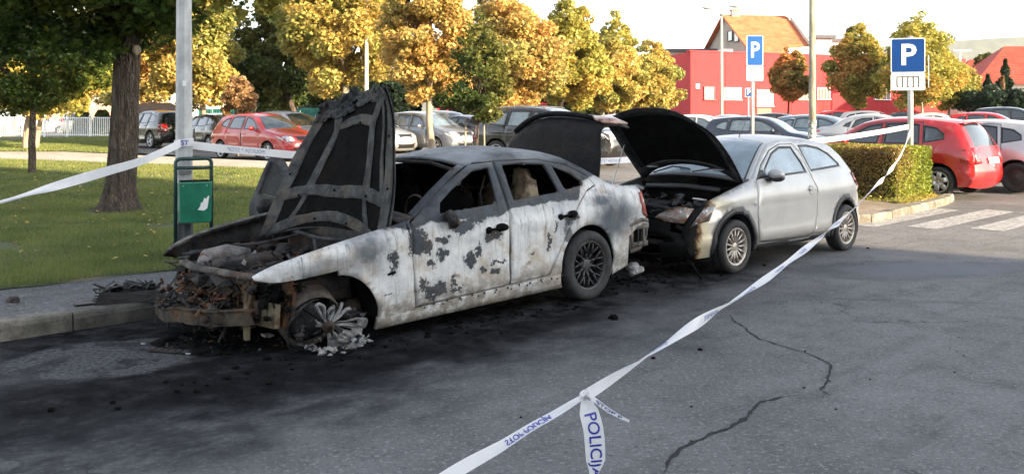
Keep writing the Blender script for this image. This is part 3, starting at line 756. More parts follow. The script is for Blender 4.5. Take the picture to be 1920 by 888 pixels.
# kerb stones, each its own piece
KC = 7.92
def kerb_run(name, c0, s_list, label, h=.15, w=.17):
    root = empty(name, (0, 0, 0)); root['kind'] = 'structure'; root['label'] = label
    for k in range(len(s_list) - 1):
        s0, s1 = s_list[k] + .006, s_list[k + 1] - .006
        m = MB(); vs = []; fs = []; prof = [(0, -.05), (0, .70 * h), (.012, .9 * h), (.035, h), (w, h + .004), (w, -.05)]
        ns = 7; dz = random.uniform(-.006, .006); dc = random.uniform(-.008, .008)
        for i in range(ns):
            s = s0 + (s1 - s0) * i / (ns - 1); e = .006 if i in (0, ns - 1) else 0
            for c_, z_ in prof:
                x, y = cs(c0 + c_ + (e if c_ < .02 else 0) + dc + .014 * mnoise.noise(Vector((s * 4, z_ * 9, c0))), s)
                vs.append((x, y, g(x, y) + z_ + dz - (e if z_ > .05 else 0) + .012 * mnoise.noise(Vector((s * 5, c_ * 9, 3)))))
        n = len(prof)
        for i in range(ns - 1):
            for j in range(n - 1): fs.append((i * n + j, (i + 1) * n + j, (i + 1) * n + j + 1, i * n + j + 1))
        fs.append(tuple(range(n))); fs.append(tuple(range((ns - 1) * n, ns * n))[::-1])
        m.add(vs, fs); m.build('kerb_stone', M['kerb'], root)
    return root
ss = [-8.0]
while ss[-1] < 10.4: ss.append(ss[-1] + random.choice([.98, 1.0, 1.02, .6, 1.0]))
kerb_run('kerb', KC, ss, 'granite kerb stones along the sooty pavement')
SEND = ss[-1]
sheet('pavement', [cs(KC + .17, -30), cs(KC + .17, SEND), cs(9.62, SEND), cs(9.62, -30)], .135, M['asphalt_walk'], .6, hf=lambda x, y: .008 * mnoise.noise(Vector((x, y, 0))))
# worn grass edge and lawn
def lawn_edge(s): return 9.42 + .10 * mnoise.noise(Vector((s * 1.3, 2, 0))) + .05 * mnoise.noise(Vector((s * 5, 2, 0)))
le = [cs(lawn_edge(s), s) for s in np.arange(-30, SEND + .3, .25)]
def P2(px, py, off=.14): return tuple(atg(px, py, off).to_2d())
pathnear = [P2(560, 320), P2(400, 313), P2(250, 307), P2(120, 303), P2(0, 299)]
lawnpoly = le + [tuple(Vector(le[-1]) + NX * 2.0), tuple((Vector(P2(600, 328))))] + pathnear + [(-30, 42), (-60, 40), (-60, -10)]
lawn = sheet('lawn', lawnpoly, .15, M['soil'], .8, hf=lambda x, y: .02 * mnoise.noise(Vector((x * .6, y * .6, 0))))
pathfar = [P2(0, 284), P2(120, 284), P2(250, 290), P2(400, 297), P2(560, 304), P2(640, 308)]
sheet('path', [P2(660, 333)] + pathnear + [(-30, 42), (-34, 49)] + pathfar, .135, M['path'], 1.0)
lawn2 = sheet('lawn_strip', [(-34.4, 49)] + pathfar[:3] + [P2(250, 283), P2(205, 254), P2(0, 255), (-70, 75), (-70, 55)], .15, M['soil'], 1.5)

# --- grass blades
t = NT('grass_blade'); inf = t.node('ShaderNodeAttribute'); inf.attribute_name = 'tint'
f = t.noise(.9, 5, .6); c = t.mix(t.mapr(f, .3, .65), (.065, .125, .026), (.165, .215, .048)); c = t.mix(t.math('MULTIPLY', inf.outputs['Fac'], .9), c, (.30, .24, .11))
t.set(col=c, rough=.55, spec=.3)
tr = t.node('ShaderNodeBsdfTranslucent'); t.put(tr.inputs[0], c); mx = t.node('ShaderNodeMixShader'); mx.inputs[0].default_value = .3
t.t.links.new(t.b.outputs[0], mx.inputs[1]); t.t.links.new(tr.outputs[0], mx.inputs[2]); t.t.links.new(mx.outputs[0], t.out.inputs[0]); M['grass'] = t.mat
def grass(name, polys, n, dens_fn, h0, h1, w, label=None, seed=1):
    r = np.random.default_rng(seed); pts = []
    P = np.array(polys); x0, y0 = P.min(0); x1, y1 = P.max(0)
    x0 = max(x0, -26)
    while len(pts) < n:
        q = r.uniform((x0, y0), (x1, y1), (n * 2, 2)); q = q[pip(polys, q)]
        vis = (q[:, 0] / q[:, 1] > -.60) & (q[:, 1] > 5); q = q[vis]
        keep = r.random(len(q)) < dens_fn(q[:, 0], q[:, 1]); pts += list(map(tuple, q[keep]))
        if len(q) == 0: break
    pts = np.array(pts[:n]); n = len(pts)
    tb = at_trunk; bare0 = np.array([max(0, 1.3 - ((p[0] - tb[0]) ** 2 + (p[1] - tb[1]) ** 2) ** .5 / .55) + (max(0, 1.1 - abs(p[1] - 13.35 - .12 * (p[0] + 6.5) - .25 * mnoise.noise(Vector((p[0], 0, 0)))) / .22) if p[0] < -5.9 else 0) + (max(0, .9 - abs(p[1] - 15.2 + .10 * p[0]) / .3) if p[0] > -3.4 else 0) for p in pts])
    bare = bare0 + np.array([mnoise.noise(Vector((p[0] * .9, p[1] * .9, 4))) + .5 * mnoise.noise(Vector((p[0] * 3, p[1] * 3, 1))) for p in pts])
    keep = bare < .34 + r.random(n) * .2; pts = pts[keep]; bare = bare[keep]; n = len(pts)
    z = np.array([g(p[0], p[1]) for p in pts]) + .148
    a = r.uniform(0, 2 * np.pi, n); h = r.uniform(h0, h1, n) * (1 - .45 * np.clip(bare, 0, 1)); sc = np.clip(pts[:, 1] / 12, .8, 3.0); ww = w * sc * r.uniform(.7, 1.3, n)
    lean = r.uniform(.1, .9, n) * h; b = r.uniform(0, 2 * np.pi, n)
    V = np.zeros((n, 3, 3)); V[:, 0, 0] = pts[:, 0] - np.cos(a) * ww; V[:, 0, 1] = pts[:, 1] - np.sin(a) * ww; V[:, 0, 2] = z
    V[:, 1, 0] = pts[:, 0] + np.cos(a) * ww; V[:, 1, 1] = pts[:, 1] + np.sin(a) * ww; V[:, 1, 2] = z
    V[:, 2, 0] = pts[:, 0] + np.cos(b) * lean; V[:, 2, 1] = pts[:, 1] + np.sin(b) * lean; V[:, 2, 2] = z + h
    me = npmesh(name, V.reshape(-1, 3), 3, n)
    at_ = me.attributes.new('tint', 'FLOAT', 'FACE'); at_.data.foreach_set('value', np.where(r.random(n) < .13, r.uniform(.5, 1, n), r.uniform(0, .3, n)).astype(np.float32))
    o = link(name, me, M['grass'], smooth=False); tag(o, label or 'short mown green grass with drier blades', 'grass', kind='stuff'); return o
at_trunk = (-6.37, 15.0)
def npmesh(name, V, k, n):
    me = bpy.data.meshes.new(name); me.vertices.add(len(V)); me.vertices.foreach_set('co', np.asarray(V, np.float32).ravel())
    me.loops.add(k * n); me.loops.foreach_set('vertex_index', np.arange(k * n, dtype=np.int32)); me.polygons.add(n)
    me.polygons.foreach_set('loop_start', np.arange(0, k * n, k, dtype=np.int32)); me.update(calc_edges=True); return me
grass('grass', lawnpoly, 210000, lambda x, y: np.clip((11.0 / y) ** 2.0, 0, 1), .03, .075, .0042, 'mown lawn grass beside the pavement')
grass('grass_strip', [P2(0, 284), P2(120, 284), P2(250, 290), P2(250, 283), P2(205, 254), P2(0, 255), (-34, 60)], 26000, lambda x, y: np.clip((30 / y) ** 2, 0, 1), .05, .10, .006, 'sunlit strip of grass between path and parked cars', 2)
# grass tufts at the lawn edge and round the pole are part of the same lawn grass

# --- crossing stripes
def stripe(px, py, n_, ln, w=.46):
    p = atg(px, py, .0); a2 = Vector((p.x, p.y)); pts = [a2, a2 + AX * ln, a2 + AX * ln + NX * w, a2 + NX * w]
    o = sheet('crossing_stripe', [tuple(q) for q in pts], .005, M['road_paint'], .5, kind='structure'); return o
for k, (px, py) in enumerate([(1640, 426), (1757, 430), (1880, 434), (2010, 437), (2140, 440)]):
    stripe(px, py, k, 3.2)
# --- traffic island with hedge
isl = [atg(1500, 423).to_2d(), atg(1632, 417).to_2d(), atg(1700, 402).to_2d(), atg(1770, 385).to_2d(), atg(1787, 376).to_2d(), atg(1782, 369).to_2d()]
isl2 = [tuple(p) for p in isl]
far_ = [tuple(isl[-1] + NX * 5.0), tuple(Vector(isl[0]) + NX * 6)]
t = NT('dry_soil'); f = t.noise(1.5, 6, .65); c = t.mix(t.mapr(f, .35, .65), (.16, .12, .085), (.27, .22, .17)); c = t.mix(t.mapr(t.noise(9, 6, .7), .5, .62, 0, .7), c, (.09, .10, .035)); t.set(col=c, rough=.95); t.bump(t.noise(30, 5), .6, .02); M['dry'] = t.mat
sheet('island_soil', isl2 + far_, .11, M['dry'], .5, hf=lambda x, y: .02 * mnoise.noise(Vector((x * 2, y * 2, 0))))
ik = empty('island_kerb'); ik['kind'] = 'structure'
pts = catmull([tuple(p) for p in isl], .75)
for a_, b_ in zip(pts[:-1], pts[1:]):
    a_, b_ = Vector(a_), Vector(b_); d = (b_ - a_).normalized(); nn = Vector((-d.y, d.x)); a_ = a_ + d * .008; b_ = b_ - d * .008
    za, zb = g(*a_), g(*b_); m = MB(); o_ = -nn * .02; i_ = nn * .16; h = .13 + random.uniform(-.006, .006)
    vs = []
    for p, zz in ((a_, za), (b_, zb)):
        for q, hh in ((o_, -.05), (o_, h * .75), (-nn * 0, h), (i_, h), (i_, -.05)): vs.append((p.x + q.x, p.y + q.y, zz + hh))
    m.add(vs, [(i, 5 + i, 5 + i + 1, i + 1) for i in range(4)] + [(4, 3, 2, 1, 0), (5, 6, 7, 8, 9)]); m.build('kerb_stone', M['kerb'], ik)
# --- long crack in the road
t = NT('crack_dark'); t.set(col=(.012, .012, .013), rough=1); M['crack'] = t.mat
def crack(pxs, w0):
    pts = [at(x, y, .0) for x, y in pxs]; P = []
    for a_, b_ in zip(pts[:-1], pts[1:]):
        k = max(2, int((b_ - a_).length / .03))
        for i in range(k):
            p = a_.lerp(b_, i / k); j = .022 * mnoise.noise(p * 9) + .05 * mnoise.noise(p * 2.3); d = (b_ - a_).normalized(); P.append(p + Vector((-d.y, d.x, 0)) * j)
    vs = []; fs = []
    for i, p in enumerate(P):
        d = (P[min(i + 1, len(P) - 1)] - P[max(i - 1, 0)]).normalized(); nn = Vector((-d.y, d.x, 0)); w = w0 * (.35 + abs(mnoise.noise(p * 14)) * 1.8) * min(1, i / 6 + .1, (len(P) - i) / 6)
        vs += [p + nn * w + Vector((0, 0, .004)), p - nn * w + Vector((0, 0, .004))]
    for i in range(len(P) - 1): fs.append((2 * i, 2 * i + 2, 2 * i + 3, 2 * i + 1))
    o = link('crack', mesh_np('crack', vs, fs), M['crack']); tag(o, kind='structure')
crack([(1243, 888), (1262, 858), (1275, 838), (1320, 820), (1370, 800), (1400, 770), (1440, 752), (1490, 742)], .013)
crack([(1552, 742), (1532, 730), (1545, 715), (1567, 700), (1560, 684), (1530, 672), (1490, 655), (1445, 640), (1400, 620), (1378, 603), (1366, 588)], .010)
crack([(1285, 555), (1330, 562), (1375, 566)], .006); crack([(1400, 543), (1500, 553), (1600, 561), (1780, 566), (1915, 570)], .006)
# ------------------------------------------------------------------ block of flats out of frame on the right: it throws the long shade
SD = Vector((-math.sin(SUN_AZ), -math.cos(SUN_AZ)))      # horizontal travel of sunlight
E0 = Vector((4.07, 12.65)); 
far_c = E0 - SD * 30                                  # corner that draws the shade's edge
side_ = Vector((SD.y, -SD.x));
if side_.y > 0: side_ = -side_
t = NT('plaster_block'); f = t.noise(.8, 4); t.set(col=t.mix(f, (.32, .29, .25), (.42, .39, .34)), rough=.9); M['plaster'] = t.mat
blk = empty('apartment_block', (far_c.x, far_c.y, 0), math.atan2(side_.y, side_.x), 'plaster apartment block beyond the right edge of the street', 'building')
m = MB(); m.box((30, 7, 11), (60, 14, 22)) if True else None
m.build('wall', M['plaster'], blk)
for fl in range(7):
    for k in range(9):
        m = MB(); m.box((3.5 + k * 6.5, -.04 if side_.cross(Vector((0, 0))) is None else -.04, 2.0 + fl * 2.9), (1.6, .1, 1.5)); m.build('window', M['glass'], blk)
m = MB(); m.box((30, 7, 22.2), (61, 15, .4)); m.build('roof', M['concrete'], blk)
# ------------------------------------------------------------------ burnt-out saloon
def ash_paint(name):
    """bare, ash-white burnt paint with flaked dark patches; dark blue-grey above the belt line"""
    t = NT(name); co = t.co; x, y, z = t.xyz()
    wob = t.vmath('SCALE', t.vmath('SUBTRACT', t.noise(5.0, 6, .68, color=True), (.5, .5, .5)), sc=.24)
    wf = t.vmath('SCALE', t.vmath('SUBTRACT', t.noise(16, 5, .7, color=True), (.5, .5, .5)), sc=.13)
    p = t.vmath('ADD', t.vmath('ADD', co, wob), wf)
    n1 = t.noise(2.2, 6, .62); n2 = t.noise(9, 6, .72); n3 = t.noise(40, 5, .75)
    base = t.mix(t.mapr(n1, .28, .62), (.42, .44, .46), (.70, .70, .68))
    base = t.mix(t.mapr(n2, .5, .75, 0, .55), base, (.25, .255, .26))
    # vertical run marks
    runs = t.noise(9, 5, .7, vec=t.scl(co, 2.6, 1, .22)); base = t.mix(t.mapr(runs, .5, .7, 0, .5), base, (.30, .27, .23))
    # warm scorch haze
    base = t.mix(t.mapr(t.noise(2.6, 6, .65, vec=t.vmath('ADD', co, (5, 3, 1))), .50, .66, 0, .7), base, (.36, .27, .17)); base = t.mix(t.mapr(t.noise(4.5, 7, .72, vec=t.vmath('ADD', co, (1, 8, 1))), .58, .68, 0, .75), base, (.17, .10, .05))
    base = t.mix(t.math('MULTIPLY', t.mapr(z, .52, .30), t.mapr(n2, .3, .6)), base, (.30, .29, .27))
    # grey smoky bloom on the rear quarter and the fender
    sm = t.math('MAXIMUM', t.blob(p, (3.15, -.8, .72), (.34, .5, .20), .6), t.blob(p, (3.0, -.8, .9), (.18, .5, .08), .7))
    sm = t.math('MAXIMUM', sm, t.math('MULTIPLY', t.blob(p, (.30, -.8, .78), (.16, .5, .09), .7), .9))
    sm = t.math('MAXIMUM', sm, t.math('MULTIPLY', t.blob(p, (.0, -.8, .70), (.45, .5, .08), .7), .6))
    base = t.mix(sm, base, (.075, .09, .105))
    # black flakes: list of patches (x, z, rx, rz)
    pt = [(0.78, 0.79, 0.115, 0.101), (1.22, 0.86, 0.144, 0.058), (1.38, 0.9, 0.115, 0.055), (0.87, 0.62, 0.036, 0.031), (1.0, 0.66, 0.065, 0.035), (1.3, 0.58, 0.054, 0.078), (1.4, 0.64, 0.043, 0.039), (1.43, 0.49, 0.043, 0.023), (1.62, 0.52, 0.086, 0.017), (1.6, 0.43, 0.065, 0.031), (1.15, 0.38, 0.065, 0.023), (1.12, 0.43, 0.029, 0.023), (2.25, 0.6, 0.02, 0.078), (2.32, 0.72, 0.014, 0.047), (2.02, 0.55, 0.043, 0.012), (0.84, 0.78, 0.058, 0.078), (1.0, 0.79, 0.065, 0.031), (0.52, 0.68, 0.036, 0.078), (0.46, 0.42, 0.022, 0.009), (1.56, 0.74, 0.101, 0.043), (2.52, 0.8, 0.086, 0.035), (0.9, 0.4, 0.13, 0.055), (0.8, 0.45, 0.04, 0.04)]
    pa = None
    for (a, b, ra, rb) in pt:
        q = t.blob(p, (a, -.85, b), (ra * 1.15, .6, rb * 1.15), .55); pa = q if pa is None else t.math('MAXIMUM', pa, q)
    fld = pa; brk = t.math('ADD', t.math('ADD', fld, t.math('MULTIPLY', t.math('SUBTRACT', n2, .5), 1.9)), t.math('MULTIPLY', t.math('SUBTRACT', n3, .5), .9)); pa = t.mapr(brk, .66, .76)
    base = t.mix(t.math('MULTIPLY', fld, .42), base, (.20, .175, .14))
    fl = t.mapr(t.noise(7.5, 7, .75, vec=t.vmath('ADD', co, (3, 0, 7))), .69, .705)
    pa = t.math('MAXIMUM', pa, fl)
    stripe_ = t.blob(p, (2.52, -.85, .55), (.045, .6, .32), .25, ('Y', .30)); pa = t.math('MAXIMUM', pa, t.math('MULTIPLY', stripe_, .8))
    # dark upper part: boundary undulates just under the belt line
    bd = t.math('ADD', z, t.math('ADD', t.math('MULTIPLY', t.math('SUBTRACT', t.noise(2.3, 5, .6), .5), .16), t.math('MULTIPLY', t.math('SUBTRACT', n2, .5), .05)))
    # quarter panel behind the rear window stays pale
    qx = t.math('ADD', t.mapr(x, 2.66, 2.80, 0, .17, False), t.mapr(x, 1.70, 1.80, 0, .035, False)); bd = t.math('SUBTRACT', bd, qx); base = t.mix(t.mapr(bd, .80, .93, 0, .5), base, (.20, .205, .21)); drip = t.math('MULTIPLY', t.mapr(t.noise(13, 5, .7, vec=t.scl(co, 2.2, 1, .12)), .54, .68), t.mapr(z, .45, .85, .15, .75)); base = t.mix(drip, base, (.13, .125, .12)); base = t.mix(t.math('MULTIPLY', t.mapr(n2, .42, .62), t.mapr(z, .48, .26, 0, .8)), base, (.22, .19, .15))
    up = t.mapr(bd, .905, .925)
    dark = t.mix(t.mapr(n2, .35, .65), (.022, .026, .031), (.06, .069, .08)); dark = t.mix(t.mapr(n3, .6, .75, 0, .5), dark, (.2, .2, .21))
    roofz = t.mapr(z, 1.28, 1.38); dark = t.mix(t.math('MULTIPLY', roofz, t.mapr(n1, .3, .62)), dark, (.20, .215, .225)); dark = t.mix(t.mapr(t.noise(3.5, 6, .7, vec=t.vmath('ADD', co, (7, 7, 7))), .52, .68, 0, .6), dark, (.11, .08, .055))
    c = t.mix(t.math('MAXIMUM', pa, up), base, dark)
    # soot towards the nose and on the rear end
    c = t.mix(t.mapr(t.math('ADD', x, t.math('MULTIPLY', n1, .4)), 3.72, 3.86, 0, .0), c, (.03, .03, .03))
    rust = t.math('MULTIPLY', t.mapr(z, .62, .5), t.mapr(n2, .45, .6)); inner = t.mapr(y, -.80, -.74)
    c = t.mix(t.math('MULTIPLY', rust, inner), c, (.20, .09, .03))
    c = t.mix(t.mapr(n3, .62, .8, 0, .35), c, (.08, .08, .08))
    t.set(col=c, rough=t.mapr(n2, .3, .7, .55, .85), metal=.0, spec=.35)
    h = t.math('ADD', t.math('MULTIPLY', t.math('MAXIMUM', pa, up), -.6), t.math('MULTIPLY', n3, .5)); h = t.math('ADD', h, t.math('MULTIPLY', n2, 1.0))
    t.bump(h, .35, .012); return t.mat
def char_mat(name, a=(.012, .012, .013), b=(.05, .048, .045), rust=(.12, .05, .02), ra=.25, rough=.75, ash=.2, sc=6, spec=.25):
    t = NT(name); n1 = t.noise(sc, 6, .7); n2 = t.noise(sc * 5, 5, .75); c = t.mix(t.mapr(n1, .35, .7), a, b)
    c = t.mix(t.math('MULTIPLY', t.mapr(t.noise(sc * .7, 5, .6, vec=t.vmath('ADD', t.co, (3, 1, 2))), .5, .62), ra), c, rust)
    c = t.mix(t.mapr(n2, .60, .78, 0, ash), c, (.35, .34, .32)); t.set(col=c, rough=rough, spec=spec)
    t.bump(t.math('ADD', t.math('MULTIPLY', n1, 2), n2), .6, .015); return t.mat
M['ash'] = ash_paint('burnt_paint')
M['char'] = char_mat('charred_metal'); M['char2'] = char_mat('charred_grey', (.016, .017, .019), (.07, .073, .077), ra=.1, ash=.25)
M['rust'] = char_mat('rusty_metal', (.025, .015, .010), (.11, .055, .028), (.17, .07, .022), .7, ash=.25)
M['bone'] = char_mat('scorched_beige_metal', (.07, .055, .035), (.27, .23, .155), (.06, .03, .012), .75, ash=.2)
M['soot'] = char_mat('soot', (.003, .003, .003), (.009, .009, .009), (.02, .010, .006), .15, .95, ash=.02, spec=.08)
M['melt'] = char_mat('melted_alloy', (.16, .165, .17), (.42, .42, .42), (.3, .15, .05), .15, .45, ash=.35, sc=14)
M['seat'] = char_mat('burnt_seat_foam', (.05, .04, .03), (.30, .22, .14), (.5, .42, .3), .5, .9, ash=.3, sc=9)

fo = .775
SP = [(.16,.24,.10,'bumper'),(.04,.36,.14,'bumper'),(.02,.50,.18,'bumper'),(.06,.60,.17,'grille'),(.14,.685,.15,'hood'),(.34,.775,.09,'hood'),(.7,.852,.065,'hood'),(1.1,.912,.06,'hood'),(1.42,.95,.06,'cowl'),(1.56,.985,.06,'wind'),(1.85,1.14,.10,'wind'),(2.12,1.285,.08,'wind'),(2.24,1.335,.06,'roof'),(2.6,1.40,.05,'roof'),(2.95,1.41,.05,'roof'),(3.3,1.37,.05,'roof'),(3.45,1.335,.055,'rglass'),(3.7,1.215,.07,'rglass'),(3.95,1.075,.07,'rglass'),(4.03,1.04,.04,'trunk'),(4.25,1.01,.04,'trunk'),(4.43,.995,.05,'trunk'),(4.485,.95,.06,'tail'),(4.50,.80,.08,'tail'),(4.49,.66,.10,'rbump'),(4.52,.50,.12,'rbump'),(4.48,.36,.10,'rbump'),(4.40,.29,.08,'end')]
sp = [(p[0] - fo, p[1], p[2], p[3]) for p in SP]
X = lambda l: [(a - fo, b) for a, b in l]
BC = Car(sp, .895, .93, 2.76, .32, .375, zs=.165, zarch=(.265, None), tum=.44, kf=.17, kr=.11, step=.06, crease=[(.80, .014, .06), (.36, .012, .05)], rround=.045)
burnt = empty('burnt_saloon', (-1.89, 7.54, 0), ANG, 'burnt-out four-door saloon, ash-white, bonnet up, front wheel melted', 'car')
PITCH = -.030
burnt.rotation_euler = (0, PITCH, ANG); burnt.location.z = -2.76 * math.sin(-PITCH) - .0
fdoor = X([(1.505,.27),(2.52,.30),(2.545,.90),(2.555,1.36),(2.30,1.352),(2.02,1.235),(1.72,1.075),(1.50,.95),(1.475,.7)])
rdoor = X([(2.52,.30),(3.02,.31),(3.15,.52),(3.30,.74),(3.42,.90),(3.60,1.02),(3.74,1.06),(3.66,1.16),(3.44,1.275),(3.1,1.345),(2.57,1.365),(2.56,.9)])
fwin = X([(1.80,.985),(2.45,1.01),(2.485,1.315),(2.30,1.30),(2.06,1.195),(1.84,1.07)])
rwin = X([(2.64,1.015),(3.235,1.04),(3.16,1.295),(2.9,1.325),(2.645,1.325)])
qwin = X([(3.31,1.05),(3.57,1.072),(3.585,1.10),(3.46,1.19),(3.25,1.275)])
sill = X([(1.1,.0),(3.2,.0),(3.2,.298),(2.5,.288),(1.49,.258),(1.1,.26)])
# front lower corner is gone: everything ahead of the arch below the fender edge
cut = X([(-.3,-.1),(.775+.05,-.1),(.775+.02,.675),(.52,.655),(.36,.648),(.27,.655),(.175,.685),(.17,.9),(-.3,.9)])
cut2 = X([(4.16,-.1),(4.16,.52),(4.34,.60),(4.9,.64),(4.9,-.1)])
for sd in (-1, 1):
    r_ = .004
    regs = [('cut', cut), ('cut', cut2)] + [('hole', inset(w, .0)) for w in (fwin, rwin, qwin)]
    if sd < 0:
        regs += [('front_door', inset(fdoor, .0065)), ('rear_door', inset(rdoor, .0065)), ('hole', inset(fdoor, -.0035)), ('hole', inset(rdoor, -.0035)), ('sill_panel', sill)]
        fsplit = [(X([(1.49, .3)])[0]), (X([(1.47, 1.0)])[0])]
    else:
        regs = [('cut', cut), ('cut', cut2), ('hole', fwin), ('sooted_window', rwin), ('sooted_window', qwin), ('hole', fdoor), ('rear_door', inset(rdoor, .0065)), ('hole', inset(rdoor, -.0035)), ('sill_panel', sill)]
    res = BC.side_mesh(regs, grid=.07, sd=sd, lines=[[fsplit[0], fsplit[1]]])
    fend = ([], [])
    vv, ff = res['side']
    A, B_ = [], []
    for f in ff:
        cx = sum(vv[i].x for i in f) / 3; (A if cx < 1.482 - fo + .02 * 0 and cx < .72 else B_).append(f)
    # far fender is scorched dark
    fm = M['ash'] if sd < 0 else M['char']
    def dent(v): return v
    vf('fender', vv, A, fm, burnt, .012)
    vf('quarter_panel', vv, B_, M['ash'] if sd < 0 else M['char2'], burnt, .02)
    if sd > 0: vf('sooted_window', *res['sooted_window'], M['soot'], burnt)  # opaque far-side panes, added to stop light shining through the cabin
    for nm in ('front_door', 'rear_door', 'sill_panel'):
        if nm in res:
            v_, f_ = res[nm]
            if nm != 'sill_panel': v_ = [Vector((v.x, v.y + .006 * mnoise.noise(Vector((v.x * 3, v.z * 3, 2))) * (1 if v.z < .9 else 0), v.z)) for v in v_]
            vf(nm, v_, f_, M['ash'] if sd < 0 else M['char2'], burnt, .028)
def fnb(tg, t, x, i):
    if tg in ('bumper', 'grille', 'hood', 'rbump', 'end', 'trunk', 'tail'): return None
    if tg == 'cowl': return 'cowl'
    if tg == 'wind': return 'pillar' if abs(t) > .9 else None
    if tg == 'rglass': return 'roof' if abs(t) > .82 else 'rear_window'
    return 'roof'
st = BC.strip_regions(fnb)
vf('roof', st['roof'][0], st['roof'][1], M['ash'], burnt, .02); [vf('windscreen_pillar', st['pillar'][0], [f for f in st['pillar'][1] if (st['pillar'][0][f[0]].y > 0) == (q_ > 0)], M['ash'], burnt, .03) for q_ in (-1, 1)]
vf('rear_window', [v - Vector((0, 0, .02)) for v in st['rear_window'][0]], st['rear_window'][1], M['soot'], burnt)
vf('scuttle_panel', st['cowl'][0], st['cowl'][1], M['char'], burnt, .02)
# ---- bonnet, hinged up
def hinge(vv, hx, hz, ang, skew=False):
    """rotate about the lateral axis; positive lifts the front"""
    c, s_ = math.cos(ang), math.sin(ang)
    if skew:
        out = []
        for v in hinge(vv, hx, hz, ang):
            fz = (v.z - .80) / 1.12; ft = (v.y / .74 + 1) / 2
            out.append(Vector((v.x - .05 * (1 - fz) + ft * (-.22 * (1 - fz) + .14 * fz), v.y * (1.04 - .10 * fz), v.z - ft * max(0, fz) ** 2 * .15)))
        return out
    return [Vector((hx + (v.x - hx) * c + (v.z - hz) * s_, v.y, hz - (v.x - hx) * s_ + (v.z - hz) * c)) for v in vv]
ih0, ih1 = BC.idx('hood', 0), BC.idx('hood', 1)
sh_ = BC.strip_regions(lambda tg, t, x, i: 'h' if tg == 'hood' else None)['h']
HX, HZ, HA = .52, .86, R(106)
def hdeform(v, k=1.0):
    t = max(-1, min(1, v.y / .80)); f = max(0, min(1, (v.x + .635) / 1.28)); x = v.x
    x = .645 - (.645 - x) * 1.02; x -= .15 * (1 - t * t) * f ** 5; x += .05 * (1 - f) * max(0, t)
    return Vector((x, v.y * .95 * (1 - .05 * (1 - f)), v.z + .02 * mnoise.noise(v * 2.5)))
hoodE = link('bonnet', mesh_np('bonnet', hinge([hdeform(v) for v in sh_[0]], HX, HZ, HA, True), sh_[1]), M['char2'], burnt); solid(hoodE, .012)
def wave(vv): return [v + Vector((0, 0, .012 * mnoise.noise(v * 5))) for v in vv]
def hpt(f, t, off): # fraction 0 front .. 1 rear
    p = BC.strip(ih0 + f * (ih1 - ih0), t * .98, -off); return hinge([hdeform(p)], HX, HZ, HA, True)[0]
def rib(pts, w, h, mat, name='bonnet_rib'):
    """raised channel on the underside, pts = (fraction, t)"""
    P = catmull([(a, b) for a, b in pts], .08); vs = []; fs = []
    for i, p in enumerate(P):
        d = np.array(P[min(i + 1, len(P) - 1)]) - np.array(P[max(i - 1, 0)]); d = d / (np.linalg.norm(d * np.array([1.15, .8])) + 1e-9); nn = np.array([-d[1] * .8 / 1.15, d[0] * 1.15 / .8])
        jit = 1 + .25 * mnoise.noise(Vector((p[0] * 7, p[1] * 7, 1)))
        for k, (o_, hh) in enumerate(((-1, .008), (-.72, h), (-.2, h * .8), (.2, h * .8), (.72, h), (1, .008))):
            q = np.array(p[:2]) + nn * o_ * w * .95 * jit; vs.append(hpt(q[0], q[1], .020 + hh * jit))
    for i in range(len(P) - 1):
        for k in range(5): fs.append((i * 6 + k, i * 6 + k + 1, (i + 1) * 6 + k + 1, (i + 1) * 6 + k))
    o = link(name, mesh_np(name, vs, fs), mat, hoodE); return o
M['hoodrib'] = char_mat('bonnet_frame_grey', (.012, .012, .013), (.075, .075, .073), (.10, .075, .05), .35, .7, ash=.35, sc=7)
hl = link('bonnet_lining', mesh_np('bonnet_lining', *[(lambda: ([hpt(f, t, .020) for f in np.linspace(.05, .97, 14) for t in np.linspace(-.9, .9, 18)], [(i * 18 + j, i * 18 + j + 1, (i + 1) * 18 + j + 1, (i + 1) * 18 + j) for i in range(13) for j in range(17)]))()][0]), M['soot'], hoodE)
for pts, w in (([(.04, -.93), (.5, -.93), (.98, -.90)], .075), ([(.04, .93), (.5, .93), (.98, .90)], .075), ([(.05, -.9), (.03, 0), (.05, .9)], .05),
               ([(.97, -.9), (.90, -.5), (.86, 0), (.90, .5), (.97, .9)], .055), ([(.70, -.9), (.66, -.45), (.67, 0), (.66, .45), (.70, .9)], .05),
               ([(.20, -.38), (.17, 0), (.20, .38)], .045), ([(.05, -.62), (.22, -.42), (.45, -.47), (.66, -.52)], .06), ([(.05, .62), (.22, .42), (.45, .47), (.66, .52)], .06),
               ([(.66, -.5), (.8, -.56), (.92, -.66)], .03), ([(.66, .5), (.8, .56), (.92, .66)], .03), ([(.06, -.70), (.4, -.74), (.68, -.82)], .028)):
    rib(pts, w, .015, M['hoodrib'])
